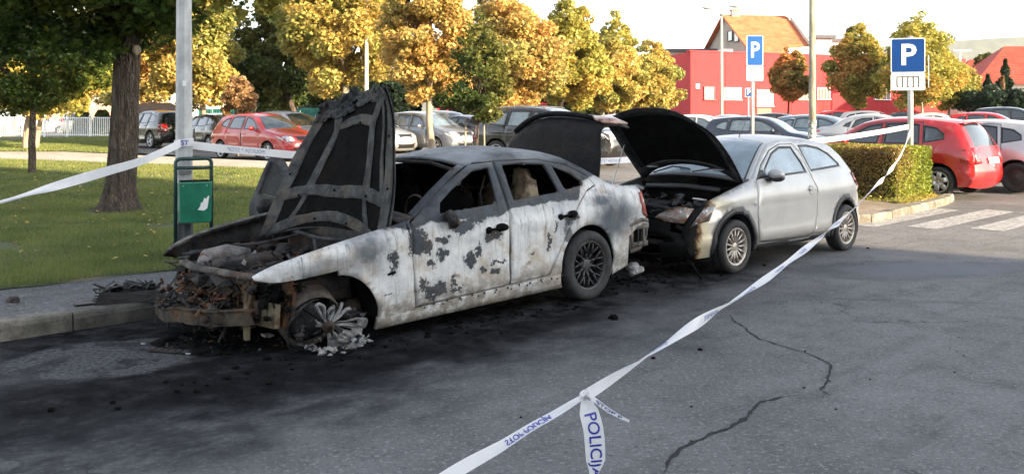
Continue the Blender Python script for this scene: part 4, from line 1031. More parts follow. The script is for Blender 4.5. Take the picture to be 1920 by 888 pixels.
# crumpled insulation along the front edge of the bonnet
def ragged(f0, f1, t0, t1, nf, nt, off, amp, name, mat, seed):
    vs = []; fs = []
    for i in range(nf + 1):
        for j in range(nt + 1):
            f = f0 + (f1 - f0) * i / nf; t_ = t0 + (t1 - t0) * j / nt; q = Vector((f * 40, t_ * 11, seed)); e = .035 * mnoise.noise(q * .9) * (1 if i in (0, nf) else 0)
            vs.append(hpt(f + e, t_, off + amp * abs(mnoise.noise(q)) + amp * .6 * mnoise.noise(q * 2.3)) + Vector((0, 0, .02 * mnoise.noise(q * 1.4))))
    for i in range(nf):
        for j in range(nt): fs.append((i * (nt + 1) + j, i * (nt + 1) + j + 1, (i + 1) * (nt + 1) + j + 1, (i + 1) * (nt + 1) + j))
    o = link(name, mesh_np(name, vs, fs), mat, hoodE); return solid(o, .006)
ragged(-.05, .11, .18, .97, 9, 44, .03, .07, 'bonnet_insulation', M['char2'], 3)
ragged(.00, .07, -.95, .2, 5, 40, .03, .03, 'bonnet_insulation', M['hoodrib'], 8)
m = MB()
for f, t_ in [(.68, -.55), (.66, .05), (.7, .62), (.9, -.3), (.885, .25), (.32, -.93), (.62, -.93), (.12, -.84), (.55, .93), (.2, -.1)]:
    p = hpt(f, t_, .036); m.ball(p, (.011, .011, .011), 8, 5)
m.build('frame_holes', M['soot'], hoodE, True)['kind'] = 'stuff'
for t_ in (-.86, .86):
    m = MB(); p = hpt(.93, t_, .03); m.tube([p, p + Vector((.02, 0, -.12)), Vector((HX + .06, p.y, HZ - .08))], .014, 6); m.build('bonnet_hinge', M['char'], hoodE)
# ---- boot lid, raised
it0 = BC.idx('trunk', 0); tl = BC.strip_regions(lambda tg, t, x, i: 'h' if tg in ('trunk', 'tail') and abs(t) < .93 else None)['h']
TX, TZ, TA = 3.13, 1.06, R(-84)
def lpost(vv): return [Vector((v.x, v.y, v.z - .17 * max(0, v.y / .7) ** 2.2 * max(0, (v.z - 1.1) / .5) - .03 * max(0, -v.y / .7) ** 3)) for v in vv]
def ldef(vv): return [Vector((3.255 + (v.x - 3.255) * 1.22 - .10, v.y, v.z + .03)) for v in vv]
bl = vf('boot_lid', lpost(hinge(ldef(tl[0]), TX, TZ, TA)), tl[1], M['char'], burnt, .02)
M['lid'] = char_mat('charred_gloss_black', (.005, .005, .006), (.014, .014, .015), ra=.05, rough=.5, ash=.05, spec=.15)
bl.data.materials[0] = M['lid']
itl0, itl1 = BC.idx('tail', 0), BC.idx('tail', 1)
for mir in (False, True):
    v_, f_ = BC.strip_patch([(itl0 + .2, -.90), (itl1 - .2, -.90), (itl1 - .6, -.62), (itl0 + .5, -.60)], .012, mirror=mir)
    t = NT('smoked_lens'); n_ = t.noise(14, 5, .7); t.set(col=t.mix(t.mapr(n_, .35, .6), (.10, .02, .015), (.42, .26, .20)), rough=.25, coat=.5)
    vf('tail_lamp', lpost(hinge(ldef(v_), TX, TZ, TA)), f_, t.mat, bl, .02, off=1)
m = MB(); vs = lpost(hinge(ldef([BC.strip(itl0 + .1, t_, .03) for t_ in np.linspace(-.72, .85, 12)]), TX, TZ, TA)); m.tube(vs, .022, 6, flat=1.6); m.build('lid_lip', M['lid'], bl, True)
for t_ in (-.8, .8):
    m = MB(); m.tube([(TX - .10, t_ * .75, .93), (TX, t_ * .75, 1.06), (TX + .06, t_ * .75, 1.30)], .015, 6); m.build('lid_hinge', M['char'], bl)
# ---- boot opening, rear end, bumper carrier
m = MB(); m.box((3.40, 0, .60), (.62, 1.5, .5)); m.box((3.62, 0, .93), (.10, 1.35, .04)); m.build('boot_floor', M['soot'], burnt)
bv, bf = BC.strip_patch([(BC.idx('tail', .05), -.998), (BC.idx('tail', 1), -.998), (BC.idx('tail', 1), .998), (BC.idx('tail', .05), .998)], -.03)
vf('rear_panel', bv, bf, M['char'], burnt, .02)
t = NT('melted_red_lens'); n_ = t.noise(22, 5, .7); t.set(col=t.mix(t.mapr(n_, .4, .65), (.30, .035, .03), (.55, .22, .17)), rough=.4); t.bump(n_, .6, .02); M['meltred'] = t.mat
sv_, sf_ = BC.side_patch(X([(4.40, .93), (4.485, .93), (4.50, .80), (4.49, .68), (4.43, .72), (4.38, .84)]), -1, .010)
v2, f2 = BC.strip_patch([(itl0 + .3, -.995), (itl1 - .2, -.995), (itl1 - .6, -.90), (itl0 + .6, -.90)], .012)
vf('tail_lamp', *merge((sv_, sf_), (v2, f2)), M['meltred'], burnt, .012, off=1)
m = MB(); yb = -.80
m.tube([(3.40, -.84, .62), (3.60, -.84, .66), (3.76, -.78, .64), (3.79, -.74, .50), (3.76, -.74, .40), (3.60, -.80, .37), (3.44, -.82, .36)], .020, 8); m.tube([(3.44, -.82, .36), (3.40, -.83, .50), (3.40, -.84, .62)], .016, 8)
m.box((3.58, -.80, .59), (.34, .03, .05)); m.box((3.58, -.795, .41), (.32, .03, .05)); m.box((3.70, -.77, .5), (.03, .04, .2)); m.box((3.47, -.81, .5), (.03, .03, .2))
for k in range(4): m.tube([(3.42 + k * .08, -.81, .38), (3.43 + k * .08, -.81, .62)], .006, 5)
m.tube([(3.76, -.76, .62), (3.92, -.4, .62), (3.96, 0, .62), (3.92, .4, .62), (3.76, .76, .62)], .03, 6); m.tube([(3.76, -.74, .40), (3.94, -.4, .38), (3.98, 0, .38), (3.94, .4, .38), (3.76, .76, .38)], .018, 6)
m.build('bumper_bracket', char_mat('ashy_plastic', (.06, .06, .055), (.26, .25, .22), ra=.3, ash=.4), burnt, True)
m = MB(); m.box((3.35, 0, .42), (.75, 1.45, .22)); m.tube([(3.2, -.5, .30), (3.85, -.5, .30)], .04); m.ball((3.55, -.2, .3), (.3, .22, .09), 12, 6, .2); m.build('underbody', M['soot'], burnt)
m = MB(); m.ball((3.72, -.62, .14), (.10, .06, .05), 10, 6, .3); m.tube([(3.62, -.68, .10), (3.86, -.62, .10)], .035); m.build('silencer', M['melt'], burnt, True)
# ---- cabin
m = MB(); m.box((1.65, 0, .34), (2.35, 1.55, .12)); m.box((1.6, -.80, .31), (2.2, .08, .16)); m.box((1.6, .80, .31), (2.2, .08, .16)); m.build('floor_pan', M['soot'], burnt)
m = MB(); m.box((2.62, 0, .64), (.08, 1.4, .60)); m.box((2.93, 0, .955), (.66, 1.36, .04)); m.box((3.23, 0, .86), (.05, 1.4, .40)); m.build('rear_bulkhead', M['soot'], burnt)
m = MB(); m.ball((.86, 0, .82), (.22, .70, .13), 16, 8, .35); m.box((.78, 0, .62), (.10, 1.45, .5)); m.tube([(.85, -.6, .95), (.9, -.1, .99), (.86, .5, .94)], .03, 8); m.build('dashboard', M['soot'], burnt, True)
m = MB(); m.lathe([(.165, -.012), (.18, 0), (.165, .012), (.15, 0), (.165, -.012)], 20, 'X', (1.14, -.38, .93)); m.tube([(.95, -.38, .86), (1.12, -.38, .92)], .03); m.build('steering_wheel', M['char'], burnt, True)
def seat(x, y, nm, mat=M['soot'], hh=.62):
    e = bpy.data.objects.new('seat', None); COL.objects.link(e); e.parent = burnt; e.location = (x, y, .38)
    m = MB(); m.ball((0, 0, .16), (.27, .25, .10), 12, 7, .2); m.build('cushion', M['soot'], e, True)
    m = MB(); P = []
    m.ball((.30, 0, .16 + hh / 2), (.09, .235, hh / 2), 16, 12, .25); o = m.build('backrest', mat, e, True); o.rotation_euler = (0, .10, 0)
    m = MB(); m.ball((.40, 0, .25 + hh), (.05, .13, .09), 12, 8, .3); m.tube([(.36, -.06, .1 + hh), (.40, -.06, .24 + hh)], .008, 5); m.tube([(.36, .06, .1 + hh), (.40, .06, .24 + hh)], .008, 5); m.build('headrest', mat, e, True)
seat(1.25, -.38, 'd', M['soot'], .60); seat(1.25, .38, 'p', M['soot']); 
m = MB()
for yy in (-.45, 0, .45): m.ball((2.30, yy - .05, .86 if yy < 0 else .74), (.10, .20, .36 if yy < 0 else .30), 14, 12, .45); m.ball((2.10, yy, .5), (.25, .25, .10), 12, 6, .2)
m.tube([(2.42, -.55, 1.0), (2.44, 0, 1.04), (2.42, .55, 1.0)], .02, 6); m.ball((2.46, -.30, 1.07), (.05, .12, .08), 10, 6, .3); m.build('rear_bench', M['seat'], burnt, True)
m = MB(); m.tube([(1.80, -.70, .95), (1.86, -.66, 1.1), (1.9, -.62, 1.28)], .018, 6); m.tube([(1.72, -.6, .85), (1.8, -.45, 1.05), (1.95, -.35, 1.2)], .010, 5); m.build('belt_pillar_trim', M['char'], burnt, True)
m = MB(); vs = []; fs = []
for i in range(14):
    for j in range(8):
        x_ = .85 + i * .16; z_ = .60 + j * .105; vs.append((x_, min(.80, BC.W(x_, z_) - .07) + .03 * mnoise.noise(Vector((x_ * 4, z_ * 4, 0))), z_ if j < 7 else min(z_, 1.30)))
for i in range(13):
    for j in range(7): fs.append((i * 8 + j, (i + 1) * 8 + j, (i + 1) * 8 + j + 1, i * 8 + j + 1))
m.add(vs, fs); m.build('blackout_sheet', M['soot'], burnt, True)  # sheet added along the far side to block light and keep the cabin dark
# roof bars sagging
m = MB()
for xx in (1.55, 1.95, 2.35): m.tube([(xx, -.58, 1.34), (xx, 0, 1.40), (xx, .58, 1.34)], .015, 5)
m.tube([(1.40 - .02, -.6, 1.305), (1.37, -.3, 1.36), (1.37, .3, 1.36), (1.38, .6, 1.305)], .018, 6); m.build('roof_frame', M['char'], burnt)
# ragged glass left at window edges
for w in (fwin, rwin, qwin):
    vs = []; fs = []; P = catmull([tuple(q) for q in inset(w, -.004)], .03, True); k = len(P); C_ = np.mean(np.array(w), 0)
    for i, p in enumerate(P):
        d = C_ - p; d /= np.linalg.norm(d); q = p + d * (.014 + .022 * abs(mnoise.noise(Vector((p[0] * 17, p[1] * 17, 0)))) * 2)
        for r_ in (p, q): vs.append(BC.side(r_[0], r_[1], -1, -.012))
    for i in range(k): fs.append((2 * i, 2 * ((i + 1) % k), 2 * ((i + 1) % k) + 1, 2 * i + 1))
    vf('window_seal', vs, fs, M['char2'], burnt, .008)
# door handles burnt out and mirror stump
for hx, hz in ((2.42 - fo, .815), (3.30 - fo, .835)):
    p = BC.side(hx, hz, -1, 0); m = MB(); m.ball(p + Vector((0, -.012, 0)), (.065, .028, .034), 12, 7, .35); m.ball(p + Vector((-.15, -.008, -.012)), (.035, .022, .03), 10, 6, .3); m.tube([p + Vector((-.15, -.02, -.01)), p + Vector((-.05, -.03, 0))], .012, 6)
    m.build('door_handle', M['soot'], burnt, True)
m = MB(); p = BC.side(1.86 - fo, .965, -1, .05); m.ball(p, (.055, .07, .045), 10, 7, .5); m.ball(p + Vector((-.02, -.04, -.03)), (.04, .05, .05), 8, 6, .6); m.ball(p + Vector((.05, 0, -.05)), (.03, .05, .05), 8, 6, .6); m.build('mirror_stump', M['char'], burnt, True)
p = BC.side(1.27 - fo, .585, -1, .002); m = MB(); m.box(p, (.075, .006, .018), (0, -.12, 0)); m.build('side_repeater', M['soot'], burnt)
# sill holes, bolts
m = MB()
for k in range(13):
    xx = .78 + k * .135; p = BC.side(xx, .283 - .006 * (k % 2), -1, .001); m.lathe([(0, -.004), (.011, -.003), (.012, .002)], 8, 'Y', p)
for k in range(9):
    xx = .82 + k * .19; p = BC.side(xx, .262, -1, .001); m.lathe([(0, -.004), (.008, -.003), (.009, .002)], 8, 'Y', p)
o = m.build('sill_holes', M['ink'], burnt); o['kind'] = 'stuff'
# wheels: rear intact and black
M['rimblack'] = pmat('burnt_black_rim', (.035, .035, .037), .45, metal=.3, var=.4, scale=20)
M['tyreburnt'] = pmat('sooty_tyre', (.022, .022, .023), .8, var=.5, scale=12, bump=.3)
for sd in (-1, 1): wheel(burnt, 2.76, sd * .80, .325, .225, 'mesh', sd, M['rimblack'], M['tyreburnt'], spin=.2)
# wells
for xc in (0, 2.76):
    for sd in (-1, 1):
        m = MB(); vs = []; fs = []; n = 16; rr = .385
        for j in range(n + 1):
            a = (-.5 + (math.pi + .9) * j / n) if xc else (-.2 + 2.0 * j / n)
            for yy in (.50, .86): vs.append((xc + rr * math.cos(a), sd * yy, .33 + rr * math.sin(a)))
        for j in range(n): fs.append((2 * j, 2 * j + 1, 2 * j + 3, 2 * j + 2))
        m.add(vs, fs); m.build('wheel_well', M['soot'], burnt, True)
# ---- collapsed front left wheel
fw = bpy.data.objects.new('collapsed_wheel', None); COL.objects.link(fw); fw.parent = burnt; fw.location = (-.03, -.74, .30); fw.rotation_euler = (R(24), R(-12), R(-10))
m = MB(); m.lathe([(.235, .10), (.23, -.02), (.215, -.05), (.20, .0), (.205, .10)], 24, 'Y', (-.08, .06, 0)); m.build('rim_barrel', char_mat('dull_barrel', (.05, .045, .04), (.16, .13, .11), ra=.3), fw, True)
m = MB(); m.lathe([(0, -.02), (.15, -.018), (.155, .02)], 24, 'Y', (-.09, .05, -.02)); m.build('brake_disc', M['char2'], fw, True)
for a, r1, bend, w_ in ((1.85, .215, .0, .014), (1.15, .14, .0, .011), (.45, .185, .0, .013), (2.75, .10, .0, .011)):
    for da in (-.13, .13):
        m = MB(); n_ = 6; vs = []; fs = []
        for i in range(n_ + 1):
            f = i / n_; aa = a + da * (.35 + 1.1 * f) + .38 * f * mnoise.noise(Vector((a * 3, da * 7, f * 2))); rr = .03 + (r1 * (1 + .5 * mnoise.noise(Vector((a * 7, da * 30, 3)))) - .03) * f; yy = -.085 + bend * f * f * 2 + .03 * f
            ww = w_ * (.75 + .35 * f) ; cx_, cz_ = math.cos(aa) * rr, math.sin(aa) * rr; px_, pz_ = -math.sin(aa), math.cos(aa)
            for o_, h_ in ((-.5, .012), (-.12, -.010), (.12, -.010), (.5, .012)): vs.append((cx_ + px_ * ww * o_ * 1.6, yy + h_, cz_ + pz_ * ww * o_ * 1.6))
        for i in range(n_): fs += [(i * 4 + j, i * 4 + (j + 1) % 4, (i + 1) * 4 + (j + 1) % 4, (i + 1) * 4 + j) for j in range(4)]
        fs += [(0, 1, 2, 3), (n_ * 4 + 3, n_ * 4 + 2, n_ * 4 + 1, n_ * 4)]
        m.add(vs, fs); m.build('spoke', M['melt'], fw, False)
m = MB(); m.lathe([(.02, -.12), (.045, -.115), (.05, -.08)], 14, 'Y'); m.build('hub', M['char'], fw, True)
m = MB(); vs = []; fs = []; n = 64; RR = (.05, .09, .13, .17, .21, .245, .27)
for i in range(n + 1):
    f = i / n; a = -1.70 + 1.62 * f
    for k_, r_ in enumerate(RR):
        q = Vector((a * 2.5, r_ * 9, 1)); ridge = .013 * max(0, math.cos(a * 15.5)) ** 3 + .006 * mnoise.noise(Vector((a * 9, r_ * 25, 4)))
        rr = r_ * (1 + .13 * mnoise.noise(Vector((a * 1.7, 0, 2))) * k_ / 6 + (.10 if f < .35 else 0) * k_ / 6); vs.append((math.cos(a) * rr + .01 + .02 * mnoise.noise(q * 1.9) * k_ / 6, -.075 - ridge - .06 * (k_ / 6) ** 1.5 + .05 * mnoise.noise(q * 1.3) * k_ / 6, math.sin(a) * rr + .03 * mnoise.noise(q * 2.1) * k_ / 6))
for i in range(n):
    for j in range(6):
        g_ = math.cos((-1.70 + 1.62 * (i + .5) / n) * 15.5)
        if j < 2 and g_ < -.2: continue
        if j in (2, 3) and g_ < -.75 and i > 30: continue
        fs.append((i * 7 + j, i * 7 + j + 1, (i + 1) * 7 + j + 1, (i + 1) * 7 + j))
m.add(vs, fs); solid(m.build('melted_rim', M['melt'], fw, True), .008, 0)
m = MB()
for k in range(14): m.ball((random.uniform(-.2, .25), random.uniform(-.2, -.05), -.215 + random.uniform(-.02, .03)), (random.uniform(.02, .06), random.uniform(.02, .05), .014), 7, 4, .6)
m.build('alloy_drips', M['melt'], fw, True)['kind'] = 'stuff'
# strut, suspension behind it
m = MB(); m.tube([(-.05, -.62, .22), (.0, -.56, .72)], .035, 10); m.tube([(-.05, -.62, .40), (.0, -.58, .68)], .06, 10); m.tube([(.0, -.65, .2), (.15, -.3, .24)], .03); m.tube([(.0, -.65, .18), (-.2, -.3, .22)], .03); m.ball((.28, -.66, .30), (.09, .06, .10), 10, 6, .3); m.build('suspension_strut', M['char'], burnt, True)
# far front wheel, bare and dark
wheel(burnt, -.02, .80, .30, .2, 'five', 1, M['char'], M['tyreburnt'])
# ---- engine bay structure
m = MB()
# inner fender rails
for sd in (-1, 1):
    m.box((-.02, sd * .66, .66), (.80, .05, .10)); m.box((-.08, sd * .55, .42), (.80, .08, .12)); m.box((.05, sd * .58, .55), (.42, .18, .28))
    m.lathe([(.05, .0), (.10, -.01), (.11, -.05)], 16, 'Z', (.02, sd * .56, .74))
m.box((.52, 0, .62), (.05, 1.45, .48)); m.build('inner_wing', M['char'], burnt)
m = MB(); m.tube([(-.44, -.66, .66), (-.52, -.45, .66), (-.60, -.2, .675), (-.62, .15, .665), (-.56, .5, .665), (-.44, .66, .66)], .030, 8, flat=.7); m.tube([(-.42, -.62, .63), (-.54, -.3, .60), (-.55, .2, .61), (-.46, .6, .63)], .018, 6); m.build('radiator_crossbar', char_mat('ashy_bar', (.035, .032, .03), (.17, .15, .13), ra=.4, ash=.25), burnt, True)
# beige bent upright and box on the near side
m = MB(); vs = []
def sheetbar(pts, w, d):  # list of (x,y,z), flat bar across y
    for i in range(len(pts) - 1):
        a_, b_ = Vector(pts[i]), Vector(pts[i + 1]); wa, wb_ = w[i], w[i + 1]
        m.add([(a_.x, a_.y - wa, a_.z), (a_.x, a_.y + wa, a_.z), (b_.x, b_.y + wb_, b_.z), (b_.x, b_.y - wb_, b_.z), (a_.x + d, a_.y - wa, a_.z), (a_.x + d, a_.y + wa, a_.z), (b_.x + d, b_.y + wb_, b_.z), (b_.x + d, b_.y - wb_, b_.z)],
              [(0, 1, 2, 3), (7, 6, 5, 4), (0, 4, 5, 1), (1, 5, 6, 2), (2, 6, 7, 3), (3, 7, 4, 0)])
sheetbar([(-.48, -.50, .66), (-.48, -.49, .58), (-.50, -.48, .48), (-.53, -.49, .40), (-.54, -.50, .20)], [.05, .05, .045, .03, .022], .03)
sheetbar([(-.49, -.40, .65), (-.50, -.43, .54), (-.51, -.46, .46)], [.11, .05, .02], .02)
m.build('front_upright', M['bone'], burnt)
m = MB(); m.box((-.42, -.62, .385), (.05, .24, .17), (0, .1, .12)); m.box((-.34, -.63, .38), (.22, .06, .14)); m.build('crash_box', M['bone'], burnt)
m = MB(); m.box((-.30, -.68, .47), (.05, .08, .36), (.1, .1, 0)); m.box((-.26, -.71, .5), (.03, .05, .30), (-.1, .2, 0)); m.build('wing_bracket', M['rust'], burnt)
# low bumper beam, curved, drooping towards the far side
m = MB(); vs = []; fs = []; n = 24
for i in range(n + 1):
    t_ = -1 + 2 * i / n; yy = t_ * .70; xx = -.74 + .13 * max(0, -t_) ** 2 + .05 * max(0, t_) ** 3; zz = .33 - .075 * t_ + .02 * (t_ > .88)
    jj = .014 * mnoise.noise(Vector((yy * 4, 1, 0))) + .008 * mnoise.noise(Vector((yy * 13, 1, 0)))
    for dx, dz in ((.05, -.055), (-.02, -.055), (-.025, .035), (-.035, .055), (.015, .062), (.06, .055), (.06, .045), (.01, .03)): vs.append((xx + dx + jj, yy, zz + dz + jj))
for i in range(n):
    for j in range(8): fs.append((i * 8 + j, i * 8 + (j + 1) % 8, (i + 1) * 8 + (j + 1) % 8, (i + 1) * 8 + j))
fs.append(tuple(range(8))[::-1]); fs.append(tuple(range(n * 8, n * 8 + 8)))
m.add(vs, fs); m.box((-.50, -.50, .38), (.26, .07, .06)); m.box((-.56, .50, .29), (.30, .07, .06)); m.build('bumper_beam', char_mat('scorched_beam', (.012, .011, .010), (.075, .062, .045), (.12, .06, .025), .5, ash=.25, sc=7), burnt, False)
# engine
m = MB(); m.box((-.20, .02, .45), (.62, .42, .34)); m.box((-.22, .05, .66), (.52, .22, .10)); m.box((-.20, .20, .60), (.5, .10, .06)); bevel(m.build('engine_block', M['char'], burnt), .03)
m = MB()
for k in range(6): m.tube([(-.40 + k * .09, -.10, .60), (-.40 + k * .09, -.22, .56), (-.40 + k * .09, -.26, .44)], .024, 8)
m.build('intake_manifold', M['char2'], burnt, True)
m = MB(); m.tube([(-.50, .30, .62), (-.38, .42, .68), (-.2, .44, .69), (-.02, .40, .67)], [.05, .07, .075, .04], 12); m.build('air_duct', char_mat('ashy_duct', (.10, .10, .10), (.32, .31, .30), ra=.2), burnt, True)
m = MB(); m.box((-.44, .05, .42), (.08, .90, .34)); m.build('radiator', char_mat('radiator_burnt', (.02, .015, .012), (.09, .055, .03), (.20, .08, .03), .5, ash=.2, sc=10), burnt)
m = MB()
for k in range(9): m.box((-.49, -.34 + k * .10 + random.uniform(-.02, .02), .40 + random.uniform(-.03, .03)), (.012, .008, random.uniform(.15, .3)), (random.uniform(-.15, .15), random.uniform(-.2, .2), 0))
m.box((-.52, .10, .30), (.03, .70, .03), (.05, 0, .04)); m.box((-.50, .15, .47), (.02, .6, .02), (-.06, 0, 0))
m.build('radiator_fins', M['rust'], burnt)['kind'] = 'stuff'
# debris, hoses, wires
def junk(name, n, box, s0, s1, mat, seed, kinds='bbt', parent=burnt):
    r = random.Random(seed); m = MB()
    for _ in range(n):
        c = Vector([r.uniform(box[0][i], box[1][i]) for i in range(3)]); s_ = r.uniform(s0, s1); kd = r.choice(kinds)
        if kd == 'b': m.box(c, (s_ * r.uniform(.4, 1.4), s_ * r.uniform(.4, 1.4), s_ * r.uniform(.2, .7)), (r.uniform(-.8, .8), r.uniform(-.8, .8), r.uniform(0, 3)), r.uniform(.5, 1))
        elif kd == 'o': m.ball(c, (s_ * r.uniform(.4, .8), s_ * r.uniform(.4, .8), s_ * r.uniform(.3, .6)), 8, 6, .7)
        elif kd == 't':
            d = Vector((r.uniform(-1, 1), r.uniform(-1, 1), r.uniform(-.5, .7))) * s_ * 1.6; e = Vector((r.uniform(-1, 1), r.uniform(-1, 1), r.uniform(-1, .4))) * s_ * 1.2
            m.tube([c, c + d * .5 + e * .3, c + d + e], r.uniform(.005, .014), 5)
        elif kd == 's':
            a_ = r.uniform(0, 6); w = s_ * r.uniform(.2, .5); l = s_ * r.uniform(.6, 1.5); d = Vector((math.cos(a_), math.sin(a_), r.uniform(-.15, .15))); q = Vector((-d.y, d.x, r.uniform(-.4, .4)))
            vs = [c - d * l - q * w, c + d * l - q * w * .6, c + d * l * .9 + q * w, c - d * l * .8 + q * w * .7 + Vector((0, 0, .02))]; m.add(vs + [v + Vector((0, 0, .006)) for v in vs], [(3, 2, 1, 0), (4, 5, 6, 7), (0, 1, 5, 4), (1, 2, 6, 5), (2, 3, 7, 6), (3, 0, 4, 7)])
    o = m.build(name, mat, parent, False); o['kind'] = 'stuff'; return o
junk('engine_debris', 110, ((-.58, -.55, .52), (.45, .58, .70)), .04, .13, M['char'], 1, 'bbotts')
junk('engine_debris', 90, ((-.60, -.36, .30), (-.38, .62, .66)), .04, .12, M['char'], 2, 'bbotts')
junk('engine_debris', 34, ((-.56, -.3, .35), (.30, .55, .72)), .04, .10, M['rust'], 3, 'botts')
junk('engine_debris', 220, ((-.56, -.56, .50), (.45, .60, .70)), .015, .05, M['char'], 6, 'bot')
junk('engine_debris', 160, ((-.58, -.36, .28), (-.40, .60, .66)), .015, .05, M['soot'], 7, 'bots')
junk('engine_debris', 26, ((-.60, -.35, .35), (.35, .55, .72)), .03, .07, M['char2'], 4, 'bot')
junk('engine_debris', 12, ((-.60, -.2, .45), (.35, .55, .72)), .02, .045, M['melt'], 5, 'bo')
def wires(name, n, mat, seed, r0):
    r = random.Random(seed); m = MB()
    for _ in range(n):
        p = Vector((r.uniform(-.56, -.2), r.uniform(-.30, .6), r.uniform(.5, .68))); P = [p]
        for k in range(5): p = p + Vector((r.uniform(-.09, .07), r.uniform(-.10, .10), r.uniform(-.11, .03))); p.z = max(.2, p.z); p.x = max(-.62, p.x); P.append(p)
        m.tube([Vector(q) for q in catmull([tuple(q) for q in P], .06)], r0 * r.uniform(.6, 1.4), 5)
    m.build(name, mat, burnt, True)['kind'] = 'stuff'
wires('wiring', 26, M['char'], 11, .008); wires('wiring', 12, M['rust'], 12, .006)
M['redwire'] = char_mat('scorched_red_hose', (.06, .025, .02), (.16, .07, .055), (.10, .04, .03), .5, ash=.15); wires('hose', 12, M['redwire'], 13, .012)
m = MB(); m.tube([(-.5, .62, .70), (0, .50, .71), (.48, .28, .80)], .012, 6); m.tube([(.50, -.66, .80), (.40, 0, .78), (.46, .66, .80)], .02, 6); m.tube([(.2, -.3, .66), (.3, -.1, .80), (.32, -.08, .62)], .016, 6); m.build('strut_brace', M['char2'], burnt, True)
junk('engine_debris', 120, ((-.76, -.46, .30), (-.50, .62, .46)), .015, .06, M['char'], 31, 'bott')
junk('engine_debris', 40, ((-.74, -.40, .32), (-.50, .60, .60)), .02, .06, M['rust'], 32, 'ott')
junk('engine_debris', 70, ((-.50, -.80, .34), (-.22, -.52, .62)), .02, .07, M['soot'], 33, 'bott')
junk('wheel_debris', 60, ((-.28, -.86, .10), (.26, -.62, .34)), .015, .05, M['char2'], 34, 'bots')
junk('wheel_debris', 34, ((-.20, -.98, .07), (.34, -.78, .14)), .02, .06, M['melt'], 35, 'bos')
r_ = random.Random(77)
for k in range(9):
    m = MB(); x_, y_ = r_.uniform(-.72, -.55), r_.uniform(-.5, .6); z_ = .38; P = [Vector((x_, y_, z_))]
    for q in range(4): P.append(P[-1] + Vector((r_.uniform(-.04, .03), r_.uniform(-.05, .05), -r_.uniform(.03, .07))))
    m.tube(P, r_.uniform(.004, .009), 5); m.build('hanging_strand', M['char'], burnt, True)
for k in range(5):
    m = MB(); rr = .19 + .012 * k; m.tube([(math.cos(a) * rr - .08, .02 - .02 * k + .02 * mnoise.noise(Vector((a * 2, k, 0))), math.sin(a) * rr) for a in np.linspace(1.2 + .2 * k, 4.6 - .15 * k, 22)], .0035, 4); m.build('tyre_wire', M['char2'], fw, True)
# wing edge of the far side, ashen rim
m = MB(); P = [BC.side(x_, float(np.interp(x_, BC.Sx, BC.Sz)) - .01, 1, .0) for x_ in np.linspace(-.55, .62, 16)]; m.tube(P, .022, 6, flat=1.4); m.build('wing_edge', char_mat('ashy_edge', (.08, .08, .075), (.25, .24, .22), ra=.2), burnt, True)
# ---- open front door on the far side
dv = BC.side_mesh([('hole', inset(fwin, 0)), ('d', fdoor)], grid=.09, sd=1)['d']
hx_, hy_ = 1.49 - fo, .86; A_ = R(86)
def swing(vv, a=A_):
    c, s_ = math.cos(a), math.sin(a); return [Vector((hx_ + (v.x - hx_) * c - (v.y - hy_) * s_, hy_ + (v.x - hx_) * s_ + (v.y - hy_) * c, v.z)) for v in vv]
od = vf('front_door', swing(dv[0]), dv[1], M['char2'], burnt, .05)
m = MB(); q = [BC.side(x_, z_, 1, -.06) for x_, z_ in X([(1.55, .40), (2.45, .38), (2.5, .90), (1.60, .90)])]; m.add(swing(q), [(0, 1, 2, 3)]); m.build('door_lining', M['soot'], od)
og_ = BC.side_mesh([('g', fwin)], grid=.2, sd=1)['g']; vf('door_glass', swing([v - Vector((0, .02, 0)) for v in og_[0]]), og_[1], M['lid'], od)
m = MB(); mp = swing([Vector((1.74 - fo, 1.06, .95))])[0]; m.ball(mp, (.09, .12, .085), 12, 8); m.build('wing_mirror', M['lid'], od, True)
# ---- debris heap on the road under the nose (own thing)
# ------------------------------------------------------------------ silver three-door hatchback, front scorched
fo2 = .75
OP = [(.16,.20,.10,'bumper'),(.05,.30,.14,'bumper'),(.02,.44,.19,'bumper'),(.05,.56,.19,'grille'),(.12,.67,.16,'hood'),(.30,.79,.10,'hood'),(.62,.89,.07,'hood'),(.92,.955,.06,'hood'),(1.03,.975,.06,'cowl'),(1.14,1.0,.06,'wind'),(1.40,1.17,.10,'wind'),(1.66,1.335,.08,'wind'),(1.78,1.385,.06,'roof'),(2.15,1.435,.05,'roof'),(2.6,1.43,.05,'roof'),(3.0,1.39,.05,'roof'),(3.26,1.33,.05,'rglass'),(3.48,1.16,.07,'rglass'),(3.62,.98,.07,'tail'),(3.70,.84,.08,'tail'),(3.74,.66,.10,'rbump'),(3.78,.50,.12,'rbump'),(3.76,.34,.10,'rbump'),(3.66,.22,.08,'end')]
op = [(p[0] - fo2, p[1], p[2], p[3]) for p in OP]; XO = lambda l: [(a - fo2, b) for a, b in l]
OC = Car(op, .83, .95, 2.49, .293, .345, zs=.215, tum=.40, kf=.19, kr=.13, step=.06, crease=[(.79, .010, .06), (.36, .016, .07)], rround=.05)
opel = empty('silver_hatchback', (1.90, 10.83, 0), ANG, 'silver three-door hatchback, bonnet up, front end scorched black', 'car')
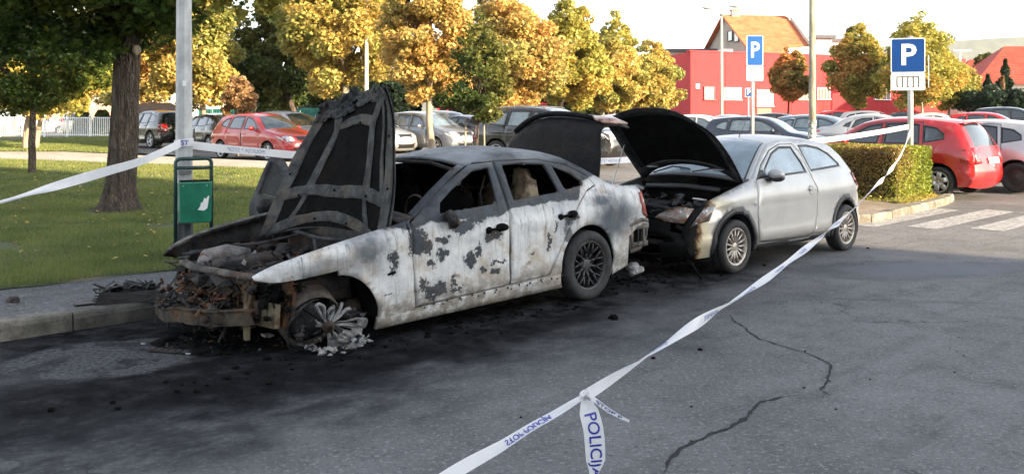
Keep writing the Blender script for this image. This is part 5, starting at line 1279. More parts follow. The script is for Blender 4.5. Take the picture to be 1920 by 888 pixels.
def silver():
    t = NT('silver_scorched'); x, y, z = t.xyz(); n1 = t.noise(2.5, 5, .6); n2 = t.noise(8, 6, .7); n3 = t.noise(30, 4, .7)
    c = t.mix(t.mapr(n1, .3, .7), (.37, .37, .365), (.43, .43, .42)); c = t.mix(t.math('MULTIPLY', t.mapr(z, .50, .22), .5), c, (.33, .29, .23))
    c = t.mix(t.mapr(n3, .6, .75, 0, .12), c, (.3, .28, .25))
    d = t.math('ADD', x, t.math('ADD', t.math('MULTIPLY', t.math('SUBTRACT', n2, .5), .35), t.math('MULTIPLY', t.mapr(z, .75, .40), .05)))
    hi = t.mapr(z, .64, .72); lim = t.math('ADD', -.55, t.math('MULTIPLY', hi, .13))
    yl = t.mapr(t.math('SUBTRACT', d, lim), .32, .02); c = t.mix(t.math('MULTIPLY', yl, .75), c, (.55, .47, .27))
    br = t.mapr(t.math('SUBTRACT', d, lim), .10, .0); c = t.mix(br, c, (.17, .09, .035)); bk = t.mapr(t.math('SUBTRACT', d, lim), .03, -.03); c = t.mix(bk, c, (.008, .008, .008))
    wh = t.blob(t.vmath('ADD', t.co, t.vmath('SCALE', t.noise(9, 4, color=True), sc=.08)), (-.36, -.74, .70), (.15, .3, .075), .12); c = t.mix(wh, c, (.8, .79, .77))
    gr = t.blob(t.vmath('ADD', t.co, t.vmath('SCALE', t.noise(6, 4, color=True), sc=.15)), (-.12, -.74, .83), (.16, .2, .05), .6); c = t.mix(t.math('MULTIPLY', gr, .7), c, (.20, .19, .14))
    bm_ = t.math('MAXIMUM', bk, br)
    t.set(col=c, rough=t.mapr(bm_, 0, 1, .42, .8), metal=t.mapr(bm_, 0, .3, .30, 0), coat=t.mapr(bm_, 0, .5, .35, .0), coatr=.2, spec=t.mapr(bm_, 0, 1, .5, .15)); return t.mat
M['opel'] = silver()
odoor = XO([(1.19,.30),(1.9,.27),(2.32,.27),(2.44,.33),(2.48,.5),(2.48,.85),(2.42,1.0),(2.36,1.28),(2.30,1.385),(2.0,1.385),(1.72,1.32),(1.42,1.15),(1.20,.98),(1.165,.7)])
ofw = XO([(1.40,1.02),(2.34,1.045),(2.31,1.15),(2.22,1.345),(1.95,1.345),(1.72,1.275),(1.46,1.11)])
orw = XO([(2.46,1.055),(3.22,1.085),(3.23,1.11),(3.05,1.24),(2.85,1.32),(2.6,1.355),(2.40,1.355)])
ofilll = XO([(1.22,1.0),(1.38,1.01),(1.43,1.10),(1.35,1.10)])
osill = XO([(1.0,.0),(3.2,.0),(3.2,.275),(1.0,.295)])
def arc(xc, r0, r1, a0=-.35, a1=math.pi + .35, n=20): return [(xc + r1 * math.cos(a0 + (a1 - a0) * k / n), .308 + r1 * math.sin(a0 + (a1 - a0) * k / n)) for k in range(n + 1)]
arch1, arch2 = arc(0, 0, .40), arc(2.49, 0, .40)
ocut = XO([(-.3, 0), (.42, 0), (.40, .33), (.30, .50), (.0, .50)])
for sd in (-1, 1):
    regs = [('side_window', inset(ofw, .012)), ('rear_side_window', inset(orw, .012)), ('seal', inset(ofw, -.012)), ('seal', inset(orw, -.010)), ('seal', ofilll), ('arch_cladding', arch1), ('arch_cladding', arch2), ('door', inset(odoor, .005)), ('hole', inset(odoor, -.004)), ('sill_trim', osill)]
    res = OC.side_mesh(regs, grid=.075, sd=sd)
    vf('body_side', *res['side'], M['opel'], opel, .015); vf('door', *res['door'], M['opel'], opel, .02); vf('sill_trim', *res['sill_trim'], M['black_plastic'], opel, .012)
    v_, f_ = res['arch_cladding']; [vf('arch_cladding', [v + Vector((0, sd * .012, 0)) for v in v_], [f for f in f_ if (v_[f[0]].x > 1.2) == (q_ > 0)], M['black_plastic'], opel, .03) for q_ in (-1, 1)]
    vf('window_seal', *res['seal'], M['dark_trim'], opel, .012)
    for nm, gm in (('side_window', 'glass_mist'), ('rear_side_window', 'glass_mist')):
        v_, f_ = res[nm]; vf('side_window', [v - Vector((0, sd * .010, 0)) for v in v_], f_, M[gm], opel)
def fno(tg, t, x, i):
    if tg in ('hood', 'grille'): return None
    if tg == 'bumper': return 'bumper'
    if tg == 'cowl': return 'cowl'
    if tg == 'wind': return 'windscreen' if abs(t) < .9 else ('seal' if abs(t) < .93 else 'roof')
    if tg == 'rglass': return 'rear_window' if abs(t) < .9 else 'roof'
    if tg == 'end': return 'seal'
    return 'roof' if tg == 'roof' else 'rear_end'
st = OC.strip_regions(fno)
vf('roof', *st['roof'], M['opel'], opel, .015); vf('rear_end', *st['rear_end'], M['opel'], opel, .015); vf('windscreen', *st['windscreen'], M['glass_mist'], opel); vf('rear_window', *st['rear_window'], M['glass_mist'], opel)
vf('window_seal', *st['seal'], M['dark_trim'], opel, .01); vf('scuttle_panel', *st['cowl'], M['black_plastic'], opel, .02)
# bumper: melted, black, with an opening
bv_, bf_ = st['bumper']; bf2 = []
for f in bf_:
    c_ = sum((bv_[i] for i in f), Vector()) / 4
    if abs(c_.y + .05) < .42 and .27 < c_.z < .42: continue
    if mnoise.noise(c_ * 7) > .30: continue
    bf2.append(f)
vf('front_bumper', [v + Vector((.035 * mnoise.noise(v * 5) + .03 * mnoise.noise(v * 13) + .05 * sst((v.y + .5) / .4), 0, .035 * mnoise.noise(v * 6))) for v in bv_], bf2, M['opel'], opel, .02)
og, oh = OC.idx('grille', 0), OC.idx('hood', 0)
m = MB(); 
for k in range(3):
    P = [OC.strip(og + .4 + k * .35, t_, -.02 - .01 * k) + Vector((0, 0, -.03 * k + .01 * mnoise.noise(Vector((t_ * 3, k, 0))))) for t_ in np.linspace(-.72, .72, 14)]; m.tube(P, .02, 6, flat=.6)
m.build('grille', M['soot'], opel, True)
m = MB(); P = [OC.strip(oh + .2, t_, -.05) for t_ in np.linspace(-.80, .8, 16)]; m.tube(P, .028, 6); m.tube([(-.55, -.45, .60), (-.60, 0, .60), (-.55, .45, .6)], .02, 6); m.build('lock_carrier', M['char2'], opel, True)
m = MB(); m.tube([(-.66, -.42, .50), (-.72, 0, .50), (-.66, .42, .52)], .020, 6, flat=.6); m.tube([(-.56, -.30, .42), (-.62, 0, .40), (-.6, .3, .42)], .026, 8); m.build('chrome_strip', M['char2'], opel, True)
# headlamps, burnt
t = NT('burnt_headlamp'); n_ = t.noise(16, 6, .75); n2_ = t.noise(5, 4); w_ = t.voro(18)
c_ = t.mix(t.mapr(w_, .1, .5), (.55, .55, .53), (.12, .12, .12)); c_ = t.mix(t.mapr(n_, .47, .56), c_, (.16, .07, .02)); c_ = t.mix(t.mapr(n_, .60, .68), c_, (.01, .01, .01)); t.set(col=c_, rough=.2, coat=.8, coatr=.08); t.bump(n_, .5, .02); M['burntlamp'] = t.mat
for mir in (False, True):
    sd = 1 if mir else -1
    a1 = OC.strip_patch([(og + .35, -.995), (oh + 1.5, -.995), (oh + .6, -.80), (og + 1.0, -.60), (og + .25, -.56), (og - .1, -.75)], .012, mirror=mir)
    zt = lambda xx: float(np.interp(xx, OC.Sx, OC.Sz))
    xa = OC.prof[int(og)][0] 
    a2 = OC.side_patch([(xa + .012, zt(xa + .012) - .05), (xa + .10, .585), (xa + .24, .60), (xa + .34, zt(xa + .34) - .045), (xa + .2, zt(xa + .2) - .02)], sd, .010)
    vf('headlamp', *merge(a1, a2), M['burntlamp'], opel, .02, off=1)
# bonnet
shh = OC.strip_regions(lambda tg, t, x, i: 'h' if tg == 'hood' and abs(t) < .99 else None)['h']
OX, OZ, OA = .27, .955, R(57)
def odef(v):
    t_ = max(-1, min(1, v.y / .76)); f = max(0, min(1, (v.x + .70) / .95)); x = .27 + (v.x - .27) * 1.13; return Vector((x - .20 * (1 - t_ * t_) * f ** 4, v.y * .99, v.z))
hv = [odef(v) for v in shh[0]]
t = NT('scorched_bonnet'); n1 = t.noise(4, 6, .7); t.set(col=t.mix(t.mapr(n1, .4, .65), (.010, .010, .011), (.028, .028, .03)), rough=.5, spec=.4); t.bump(n1, .2, .01); M['obon'] = t.mat
ob = vf('bonnet', hinge(hv, OX, OZ, OA), shh[1], M['obon'], opel, .012)
io0, io1 = OC.idx('hood', 0), OC.idx('hood', 1)
def opt(f, t_, off): 
    p = OC.strip(io0 + f * (io1 - io0), t_ * .96, -off); return hinge([odef(p)], OX, OZ, OA)[0]
def orib(pts, w, h, mat, name='bonnet_rib'):
    P = catmull([(a, b) for a, b in pts], .08); vs = []; fs = []
    for i, p in enumerate(P):
        d = np.array(P[min(i + 1, len(P) - 1)]) - np.array(P[max(i - 1, 0)]); d = d / (np.linalg.norm(d) + 1e-9); nn = np.array([-d[1], d[0]])
        for o_, hh in ((-1, .004), (-.6, h), (.6, h), (1, .004)):
            q = np.array(p[:2]) + nn * o_ * w; vs.append(opt(q[0], q[1], .014 + hh))
    for i in range(len(P) - 1):
        for k in range(3): fs.append((i * 4 + k, i * 4 + k + 1, (i + 1) * 4 + k + 1, (i + 1) * 4 + k))
    link(name, mesh_np(name, vs, fs), mat, ob)
n_ = 16
link('bonnet_lining', mesh_np('bonnet_lining', [opt(f, t_, .016) for f in np.linspace(.10, .86, 12) for t_ in np.linspace(-.84, .84, n_)], [(i * n_ + j, i * n_ + j + 1, (i + 1) * n_ + j + 1, (i + 1) * n_ + j) for i in range(11) for j in range(n_ - 1)]), M['soot'], ob)
for pts, w in (([(.03, -.96), (.5, -.96), (.97, -.96)], .05), ([(.03, .96), (.5, .96), (.97, .96)], .05), ([(.04, -.95), (.02, 0), (.04, .95)], .05), ([(.96, -.95), (.90, -.5), (.90, 0), (.90, .5), (.96, .95)], .07)):
    orib(pts, w, .02, M['char2'] if pts[0][0] < .9 else M['obon'])
for t_ in (-.66, .66):
    m = MB(); m.ball(opt(.90, t_, .045), (.05, .09, .014), 10, 5); m.build('hinge_plate', M['steel'], ob, True)
m = MB(); a_ = opt(.45, .93, .03); m.tube([a_, a_.lerp(Vector((-.45, .66, .72)), .5), (-.45, .66, .72)], .006, 5); m.build('stay_rod', M['steel'], opel)
# engine bay
m = MB(); m.box((-.10, 0, .30), (.9, 1.3, .2)); m.box((.24, 0, .72), (.04, 1.35, .40)); m.box((-.15, -.66, .62), (.7, .05, .2)); m.box((-.15, .66, .62), (.7, .05, .2)); m.build('inner_wing', M['soot'], opel)
m = MB(); m.box((-.16, .22, .66), (.42, .56, .16)); m.box((-.1, -.30, .60), (.4, .3, .2)); bevel(m.build('engine_cover', M['lid'], opel), .04)
m = MB(); m.box((-.05, -.44, .72), (.16, .20, .10)); m.tube([(.16, -.5, .88), (.18, 0, .90), (.16, .55, .88)], .03, 8); m.tube([(-.3, -.2, .72), (0, -.1, .80), (.15, .1, .78)], .03, 8); m.tube([(-.35, .1, .74), (-.2, .5, .76)], .025, 8); m.build('engine_parts', M['black_plastic'], opel, True)
m = MB(); m.box((-.12, -.42, .795), (.16, .11, .012), (.1, .1, .3)); m.build('service_label', M['white'], opel)
m = MB(); m.box((.12, .62, .86), (.10, .14, .03), (.2, 0, .2)); m.build('reservoir_cap', M['steel'], opel)
def ojunk(nm, n, box, s0, s1, mat, sd_, kinds): return junk(nm, n, box, s0, s1, mat, sd_, kinds, opel)
ojunk('engine_debris', 60, ((-.50, -.58, .62), (.2, .58, .78)), .03, .09, M['char'], 21, 'bbot'); ojunk('engine_debris', 18, ((-.50, -.55, .62), (.15, .55, .76)), .02, .06, M['char2'], 22, 'bot')
ojunk('bumper_debris', 120, ((-.66, -.55, .12), (-.45, .62, .50)), .04, .12, M['soot'], 23, 'bbots'); ojunk('bumper_debris', 26, ((-.70, -.55, .15), (-.58, .4, .50)), .015, .05, M['char2'], 24, 'bot')
m = MB(); m.tube([(-.74, -.55, .46), (-.80, -.2, .45), (-.80, .1, .46), (-.76, .3, .44)], .022, 6, flat=.5); m.box((-.79, -.20, .38), (.02, .42, .05), (.05, .1, .1)); m.build('bumper_grille', M['char2'], opel, False)
# drooping melted strands under the bumper
m = MB(); m.tube([(-.60, -.60, .24), (-.66, -.66, .17), (-.70, -.72, .19), (-.66, -.76, .10), (-.62, -.80, .01)], .014, 6); m.tube([(-.70, -.5, .14), (-.8, -.1, .05), (-.78, .4, .03)], .012, 6); m.tube([(-.62, -.62, .20), (-.35, -.72, .16)], .02, 6, flat=2); m.build('melted_strip', M['soot'], opel, True)
# wipers
for y0, y1, xx in ((-.62, .02, .0), (.10, .66, .0)):
    m = MB(); i_ = OC.idx('wind', .10); m.tube([OC.strip(OC.idx('cowl', .8), y1 / .8, .015), OC.strip(i_, (y0 + y1) / 2 / .8, .035), OC.strip(OC.idx('wind', .07), y0 / .8, .02)], .010, 5); m.tube([OC.strip(OC.idx('wind', .12), (y0 + .1) / .8 + .12, .018), OC.strip(OC.idx('wind', .06), (y0 - .02) / .8, .015)], .008, 5); m.build('wiper', M['black_plastic'], opel, True)
# mirrors, handles, repeater, antenna
for sd in (-1, 1):
    m = MB(); p = OC.side(1.50 - fo2, 1.05, sd, .10); m.ball(p, (.085, .10, .068), 16, 9); o = m.build('wing_mirror', M['opel'], opel, True)
    m = MB(); m.ball(p + Vector((.01, 0, -.035)), (.086, .10, .05), 14, 7); m.box(p + Vector((-.04, -sd * .09, -.045)), (.12, .10, .035)); m.build('mirror_base', M['black_plastic'], opel, True)
    m = MB(); p = OC.side(2.33 - fo2, .83, sd, .008); m.lathe([(.0, sd * .0), (.05, sd * .003), (.056, 0), (.058, -sd * .01)], 18, 'Y', p); m.box(p + Vector((0, sd * .018, .005)), (.12, .018, .026)); bevel(m.build('door_handle', M['opel'], opel), .005)
    m = MB(); p = OC.side(1.10 - fo2, .745, sd, .004); m.lathe([(0, sd * .008), (.02, sd * .005), (.025, 0)], 14, 'Y', p); m.build('side_repeater', M['headlight'], opel, True)
m = MB(); p = OC.strip(OC.idx('roof', .12), -.15, 0); m.tube([p, p + Vector((.10, 0, .12)), p + Vector((.2, 0, .26))], [.007, .004, .003], 5); m.build('antenna', M['dark_trim'], opel)
M['rimdirty'] = pmat('dusty_alloy', (.42, .38, .33), .4, metal=.5, var=.25, scale=18); M['rustyrim'] = M['rimdirty']
for xc in (0, 2.49):
    for sd in (-1, 1): wheel(opel, xc, sd * .745, .293, .185, 'multi', sd, M['rimdirty'])
for xc in (0, 2.49):
    for sd in (-1, 1):
        m = MB(); vs = []; fs = []; n = 16; rr = .35
        for j in range(n + 1):
            a = -.3 + (math.pi + .6) * j / n
            for yy in (.50, .80): vs.append((xc + rr * math.cos(a), sd * yy, .308 + rr * math.sin(a)))
        for j in range(n): fs.append((2 * j, 2 * j + 1, 2 * j + 3, 2 * j + 2))
        m.add(vs, fs); m.build('wheel_well', M['under'], opel, True)
m = MB(); m.box((1.25, 0, .30), (1.75, 1.5, .18)); m.box((2.6, 0, .38), (.8, 1.1, .2)); m.build('underbody', M['under'], opel, True)
for sd in (-1, 1): m = MB(); m.ball((1.25, sd * .36, .85), (.10, .22, .33), 12, 8); m.ball((1.3, sd * .36, 1.22), (.05, .12, .09), 10, 6); m.build('seat', M['under'], opel, True)
for mir in (False, True):
    sd = 1 if mir else -1
    z_ = [OC.idx('tail', 0), OC.idx('tail', 1)]
    a2 = OC.side_patch(XO([(3.50, .99), (3.61, .97), (3.69, .84), (3.66, .80), (3.56, .86)]), sd, .008)
    a1 = OC.strip_patch([(z_[0], -.995), (z_[1] - .3, -.995), (z_[1] - .6, -.86), (z_[0], -.90)], .008, mirror=mir)
    vf('tail_lamp', *merge(a1, a2), M['taillight'], opel, .008, off=1)
# ------------------------------------------------------------------ foliage
def leafmat(name, trans=.35, rough=.5):
    t = NT(name); a = t.node('ShaderNodeAttribute'); a.attribute_name = 'leafcol'
    t.set(col=a.outputs['Color'], rough=rough, spec=.35)
    tr = t.node('ShaderNodeBsdfTranslucent'); t.t.links.new(a.outputs['Color'], tr.inputs[0]); mx = t.node('ShaderNodeMixShader'); mx.inputs[0].default_value = trans
    t.t.links.new(t.b.outputs[0], mx.inputs[1]); t.t.links.new(tr.outputs[0], mx.inputs[2]); t.t.links.new(mx.outputs[0], t.out.inputs[0]); return t.mat
M['leaf'] = leafmat('leaf')
t = NT('bark'); co = t.scl(t.co, 1, 1, .16); n1 = t.noise(14, 6, .75, vec=co); n2 = t.noise(3, 5, .6); v = t.voro(22, vec=t.vmath('ADD', co, t.vmath('SCALE', t.noise(6, 3, color=True), sc=.06)), feature='DISTANCE_TO_EDGE')
c = t.mix(t.mapr(n1, .35, .65), (.05, .036, .027), (.15, .115, .085)); c = t.mix(t.mapr(v, .0, .06, .7, 0), c, (.02, .014, .010)); c = t.mix(t.mapr(n2, .55, .7, 0, .4), c, (.10, .10, .06)); t.set(col=c, rough=.95)
t.bump(t.math('ADD', t.math('MULTIPLY', v, 6), n1), .9, .03); M['bark'] = t.mat
t = NT('pale_bark'); n1 = t.noise(8, 5, .7, vec=t.scl(t.co, 1, 1, .3)); t.set(col=t.mix(t.mapr(n1, .35, .65), (.20, .16, .11), (.36, .30, .22)), rough=.9); t.bump(n1, .4, .02); M['bark2'] = t.mat
PAL = dict(yellow=[(.58, .42, .12), (.47, .39, .11), (.28, .30, .08)], gold=[(.60, .38, .12), (.52, .38, .12), (.32, .30, .09)], dark=[(.05, .085, .022), (.09, .12, .028), (.17, .16, .035)],
           neardark=[(.045, .085, .015), (.08, .125, .024), (.19, .19, .03)], orange=[(.62, .24, .07), (.50, .27, .08), (.24, .22, .06)], mixed=[(.46, .38, .09), (.26, .26, .06), (.56, .30, .09)],
           olive=[(.46, .40, .09), (.30, .31, .07), (.54, .38, .09)], spruce=[(.018, .040, .022), (.028, .052, .026), (.04, .06, .03)], dry=[(.42, .28, .15), (.36, .22, .10), (.28, .17, .07)],
           hedge=[(.18, .24, .035), (.33, .37, .045), (.24, .15, .05)])
def leaves(name, C, N, size, pal, parent, seed, star=False, flat=.35, up=.35, aspect=.62, clump=None):
    """C: n x 3 positions; builds one card (or lobed leaf) per position"""
    r = np.random.default_rng(seed); n = len(C)
    nrm = r.normal(size=(n, 3)); nrm[:, 2] = np.abs(nrm[:, 2]) + up; nrm /= np.linalg.norm(nrm, axis=1)[:, None]
    a = r.normal(size=(n, 3)); u = np.cross(nrm, a); u /= np.linalg.norm(u, axis=1)[:, None]; v = np.cross(nrm, u)
    s = size * r.uniform(.6, 1.25, n)[:, None]
    pal = np.array(PAL[pal]); 
    f1 = np.array([mnoise.noise(Vector(p) * .55 + Vector((seed, 0, 0))) for p in C]); w = np.clip(.5 + f1 * 1.1 + r.normal(0, .22, n), 0, 1)
    col = np.where(w[:, None] < .5, pal[0] + (pal[1] - pal[0]) * (w[:, None] * 2), pal[1] + (pal[2] - pal[1]) * (w[:, None] * 2 - 1)) * r.uniform(.7, 1.25, n)[:, None]
    if star:
        ang = np.array([0, .55, 1.05, 1.6, 2.2, math.pi, -2.2, -1.6, -1.05, -.55]); rad = np.array([1.0, .55, .95, .45, .62, .30, .62, .45, .95, .55])
        k = len(ang); P = C[:, None, :] + s[:, None, :] * (rad * np.cos(ang))[None, :, None] * u[:, None, :] + s[:, None, :] * (rad * np.sin(ang))[None, :, None] * v[:, None, :] + (nrm * s * .12)[:, None, :] * np.abs(np.sin(ang))[None, :, None]
    else:
        k = 4; q = [(-1, 0, 0), (-.1, aspect, .15), (1, 0, -.05), (-.1, -aspect, .15)]
        P = np.stack([C + u * s * q_[0] + v * s * q_[1] + nrm * s * q_[2] for q_ in q], 1)
    me = npmesh(name, P.reshape(-1, 3), k, n)
    at_ = me.color_attributes.new('leafcol', 'FLOAT_COLOR', 'CORNER'); cc = np.ones((n, k, 4), np.float32); cc[:, :, :3] = col[:, None, :]; at_.data.foreach_set('color', cc.ravel())
    return link(name, me, M['leaf'], parent, smooth=False)
def crown_pts(n, c, rad, seed, nclump=60, cr=.28, cone=0.0, low=.0, fill=.35):
    """positions in clumps spread through an ellipsoid (cone>0 narrows the top)"""
    r = np.random.default_rng(seed); c = np.array(c); rad = np.array(rad)
    d = r.normal(size=(nclump, 3)); d /= np.linalg.norm(d, axis=1)[:, None]; q = r.uniform(fill, 1, nclump)[:, None] ** .6; K = d * q
    K[:, :2] *= np.clip(1 - cone * 1.25 * np.clip(K[:, 2:3], -1, 1), .05, 2) / (1 + cone * .35)
    sz = r.uniform(.5, 1.3, nclump) * cr * (1 - .55 * np.clip(d[:, 2], 0, 1) * min(1, cone * 2.2)); wts = sz ** 2; idx = r.choice(nclump, n, p=wts / wts.sum())
    o = r.normal(size=(n, 3)); o /= np.linalg.norm(o, axis=1)[:, None]; rr = r.uniform(.35, 1, n)[:, None] ** .5
    m = rad.mean(); P = K[idx] * rad + o * rr * (sz[idx] * m)[:, None] * np.array([1, 1, .75]) + c
    return P, K * rad + c
def limb(m, a, b, r0, r1, bend=.1, n=6, seg=8):
    a, b = Vector(a), Vector(b); L = (b - a).length; P = []; o = Vector((random.uniform(-1, 1), random.uniform(-1, 1), random.uniform(-.2, .5))) * L * bend
    for i in range(seg + 1):
        t_ = i / seg; P.append(a.lerp(b, t_) + o * math.sin(math.pi * t_) + Vector((mnoise.noise(a * 3 + Vector((t_ * 4, 0, 0))), mnoise.noise(b * 3 + Vector((0, t_ * 4, 0))), 0)) * .03 * L * (t_))
    m.tube(P, [r0 + (r1 - r0) * (i / seg) for i in range(seg + 1)], n)
def tree(px, Y, x0, x1, yt, yb, pal, label, n=6500, size=.14, trunk=None, seed=1, bark='bark2', cone=.25, nclump=70, cr=.26, group='trees round the car park', twin=False, z0=None, depth=1.0, up=.35, name='tree', fill=.35, lean=0.0, stakes=False, cat='tree'):
    z0 = g(0, Y) + .1 if z0 is None else z0
    X0 = (px - 960) / FPX * Y; root = empty(name, (X0 + lean, Y, z0), 0, label, cat, group)
    cx = ((x0 + x1) / 2 - 960) / FPX * Y - X0 - lean; rx = (x1 - x0) / 2 / FPX * Y
    zt = CAMH + (HY - yt) * Y / FPX - z0; zb = CAMH + (HY - yb) * Y / FPX - z0; cz = (zt + zb) / 2; rz = (zt - zb) / 2
    cr = min(.5, cr); k = 1.0; n = int(n * 3.3); nclump = int(nclump * 2.3); size *= .70; cr *= .9
    P, K = crown_pts(n, (cx, 0, cz), (rx * k, rx * depth * k, rz * k), seed, nclump, cr, cone, fill=fill)
    leaves('crown', P, None, size, pal, root, seed + 5, up=up)
    m = MB(); random.seed(seed); tr = trunk or .15; top = Vector((cx * .6, 0, zb + (zt - zb) * .25))
    limb(m, (-lean, 0, -.1), top, tr, tr * .6, .03, 10, 8)
    if twin: limb(m, (tr * 1.8 - lean, .2, -.1), top + Vector((.6, .3, .2)), tr * .8, tr * .4, .05, 8, 8)
    for q in K[:: max(1, len(K) // 16)]: limb(m, top.lerp(Vector((-lean, 0, 0)), random.uniform(0, .25)), q, tr * .38, tr * .08, .12, 5, 6)
    limb(m, top, (cx, 0, zt * .93), tr * .5, tr * .08, .05, 6, 6)
    m.build('trunk', M[bark], root, True)
    if stakes:
        for dx in (-.28, .28):
            s_ = MB(); s_.tube([(dx, .1, -.1), (dx * .9, .1, 1.35)], .025, 6); s_.build('stake', M['bark2'], root, True)
        s_ = MB(); s_.tube([(-.28, .08, 1.22), (0, -.12, 1.24), (.28, .08, 1.22)], .012, 5); s_.build('tie', M['black_plastic'], root, True)
    return root
tree(393, 40, 265, 445, -90, 215, 'yellow', 'yellow tree just right of the tall near pole', 11000, .15, .16, 11, cone=.1)
tree(572, 46, 425, 590, 10, 215, 'dark', 'dark green tree between two yellow ones', 11000, .16, .20, 12, cone=.1, bark='bark')
tree(655, 40, 525, 755, -110, 175, 'yellow', 'tall golden tree above the raised charred bonnet', 14000, .15, .22, 13, cone=.05, bark='bark2')
tree(811, 31, 715, 890, -60, 190, 'gold', 'yellow maple with pale trunk in front of the grey car', 12000, .11, .13, 14, cone=.15, twin=False)
tree(890, 26, 835, 960, 30, 240, 'dark', 'thin young green tree tied to stakes', 2300, .085, .045, 15, bark='bark', cone=.2, nclump=44, cr=.22, stakes=True)
tree(941, 44, 835, 1060, -30, 205, 'gold', 'orange and yellow maple behind the black off-roader', 13000, .15, .17, 16, cone=.3)
tree(1043, 47, 985, 1150, 0, 203, 'olive', 'green and yellow maple with pointed crown', 11000, .15, .15, 17, cone=.35)
tree(1125, 52, 1075, 1215, 70, 203, 'yellow', 'rounded yellow tree in the row of maples', 9000, .16, .14, 18, cone=.3)
tree(1150, 66, 1100, 1205, 15, 180, 'olive', 'thin topped tree rising over the maples', 4200, .17, .16, 19, cone=.5, nclump=60, cr=.2)
tree(1210, 56, 1155, 1282, 78, 215, 'yellow', 'last yellow tree of the row beside the red hall', 9500, .16, .14, 20, cone=.35)
tree(1480, 62, 1440, 1520, 88, 192, 'orange', 'small reddish tree in front of the red hall', 5200, .15, .09, 21, cone=.35, nclump=60, bark='bark')
tree(1603, 58, 1550, 1668, 38, 195, 'mixed', 'green and orange tree with a thin spire', 8500, .15, .10, 22, cone=.55, nclump=80, bark='bark')
tree(1728, 54, 1648, 1800, 22, 205, 'olive', 'double stemmed yellow green tree behind the parking sign', 10500, .14, .08, 23, cone=.4, twin=True, nclump=90)
tree(1775, 58, 1735, 1835, 105, 206, 'yellow', 'low yellow tree right of the parking sign', 5200, .15, .08, 24, cone=.3)
tree(725, 62, 680, 790, 130, 225, 'spruce', 'dark bushy conifer behind the golden tree', 6500, .20, .2, 25, bark='bark', cone=.3)
tree(330, 55, 150, 345, -60, 205, 'gold', 'broad yellow tree behind the big trunk', 12000, .19, .2, 26, cone=.1)
tree(445, 34, 420, 476, 140, 230, 'dry', 'small withered tree with pale brown leaves', 2200, .13, .06, 27, cone=.1, nclump=30)
tree(48, 37, -60, 215, 40, 212, 'olive', 'tree with pale twin trunks at the left edge', 9000, .15, .16, 28, twin=True, cone=.05)
tree(60, 22.5, -90, 215, 20, 205, 'neardark', 'small dark tree on the lawn left of the big trunk', 9000, .085, .10, 29, bark='bark', cone=-.1, nclump=90, cr=.2, lean=.0)
tree(505, 66, 560, 700, 100, 215, 'dark', 'dark tree far behind beside the pale house', 7000, .2, .2, 30, bark='bark', cone=.1)
tree(900, 64, 780, 1010, 110, 216, 'dark', 'dark green undergrowth tree behind the maples', 9000, .22, .2, 31, bark='bark', cone=0)
tree(1100, 68, 1000, 1240, 130, 216, 'dark', 'dark tree in front of the low red wing', 6000, .22, .2, 32, bark='bark', cone=0)
tree(20, 60, -60, 130, 20, 215, 'dark', 'dark tree behind the white railings', 7000, .2, .2, 33, bark='bark', cone=0)
def conifer(px, Y, w, yt, label, pal='spruce', n=7000, seed=1, cat='conifer'):
    X0 = (px - 960) / FPX * Y; root = empty('conifer', (X0, Y, .2), 0, label, cat, 'conifers by the red roofed house')
    r = np.random.default_rng(seed); H = CAMH + (HY - yt) * Y / FPX; W = w / 2 / FPX * Y
    h = r.uniform(0, 1, n) ** 1.2; a = r.uniform(0, 2 * np.pi, n); tier = .75 + .25 * np.sin(h * 38 + r.normal(0, .3, n)); rr = W * (1 - h) * tier * r.uniform(.4, 1, n) ** .4 * (1 + .25 * np.sin(a * 5 + h * 9))
    P = np.stack([rr * np.cos(a), rr * np.sin(a), .3 + h * (H - .3) - rr * .15], 1); leaves('crown', P, None, .13, pal, root, seed)
    m = MB(); m.tube([(0, 0, -.1), (0, 0, H * .9)], [.12, .02], 6); m.build('trunk', M['bark'], root, True); return root
conifer(1885, 60, 84, 118, 'dark pointed conifer at the right edge', seed=41); conifer(1852, 62, 80, 146, 'shorter dark conifer left of the pointed one', seed=42)
tree(1840, 78, 1815, 1880, 102, 200, 'dark', 'dark green tree between the two red roofs', 4200, .17, .1, 44, bark='bark', cone=.2)
tree(1850, 56, 1800, 1940, 168, 212, 'spruce', 'dark bushes behind the rightmost cars', 6500, .14, .08, 45, bark='bark', cone=0, cat='bush')
conifer(1880, 57, 24, 150, 'small pale green conifer before the dark ones', 'dry', 1500, 46)
# ---- big near tree
bt = empty('tree', (-6.37, 15.07, g(-6.4, 15) + .12), 0, 'big tree with thick brown trunk on the lawn', 'tree')
m = MB(); vs = []; fs = []; nA, nH = 56, 90; HT = 4.1
for i in range(nH + 1):
    z = -.15 + HT * i / nH; f = z / 3.0
    r0 = .228 + .17 * math.exp(-max(z, 0) / .20) + .02 * math.exp(-((z - 2.9) / .3) ** 2) - .012 * max(0, z)
    cx = .10 + .09 * z - .10 * math.exp(-z / .8) * .6; cx = .06 * z + .02 * math.sin(z * 1.4)
    for j in range(nA):
        a = 2 * math.pi * j / nA; d = Vector((math.cos(a), math.sin(a), 0))
        rr = r0 * (1 + .05 * math.sin(a * 3 + z * .4) + .10 * math.exp(-max(z, 0) / .2) * math.sin(a * 5 + 1)) + .022 * mnoise.noise(Vector((d.x * 9, d.y * 9, z * 1.2))) + .010 * mnoise.noise(Vector((d.x * 22, d.y * 22, z * 3.5)))
        vs.append((cx + rr * d.x, rr * d.y, z))
for i in range(nH):
    for j in range(nA): fs.append((i * nA + j, i * nA + (j + 1) % nA, (i + 1) * nA + (j + 1) % nA, (i + 1) * nA + j))
m.add(vs, fs)
C_ = np.array([-1.3, -1.4, 5.1]); 
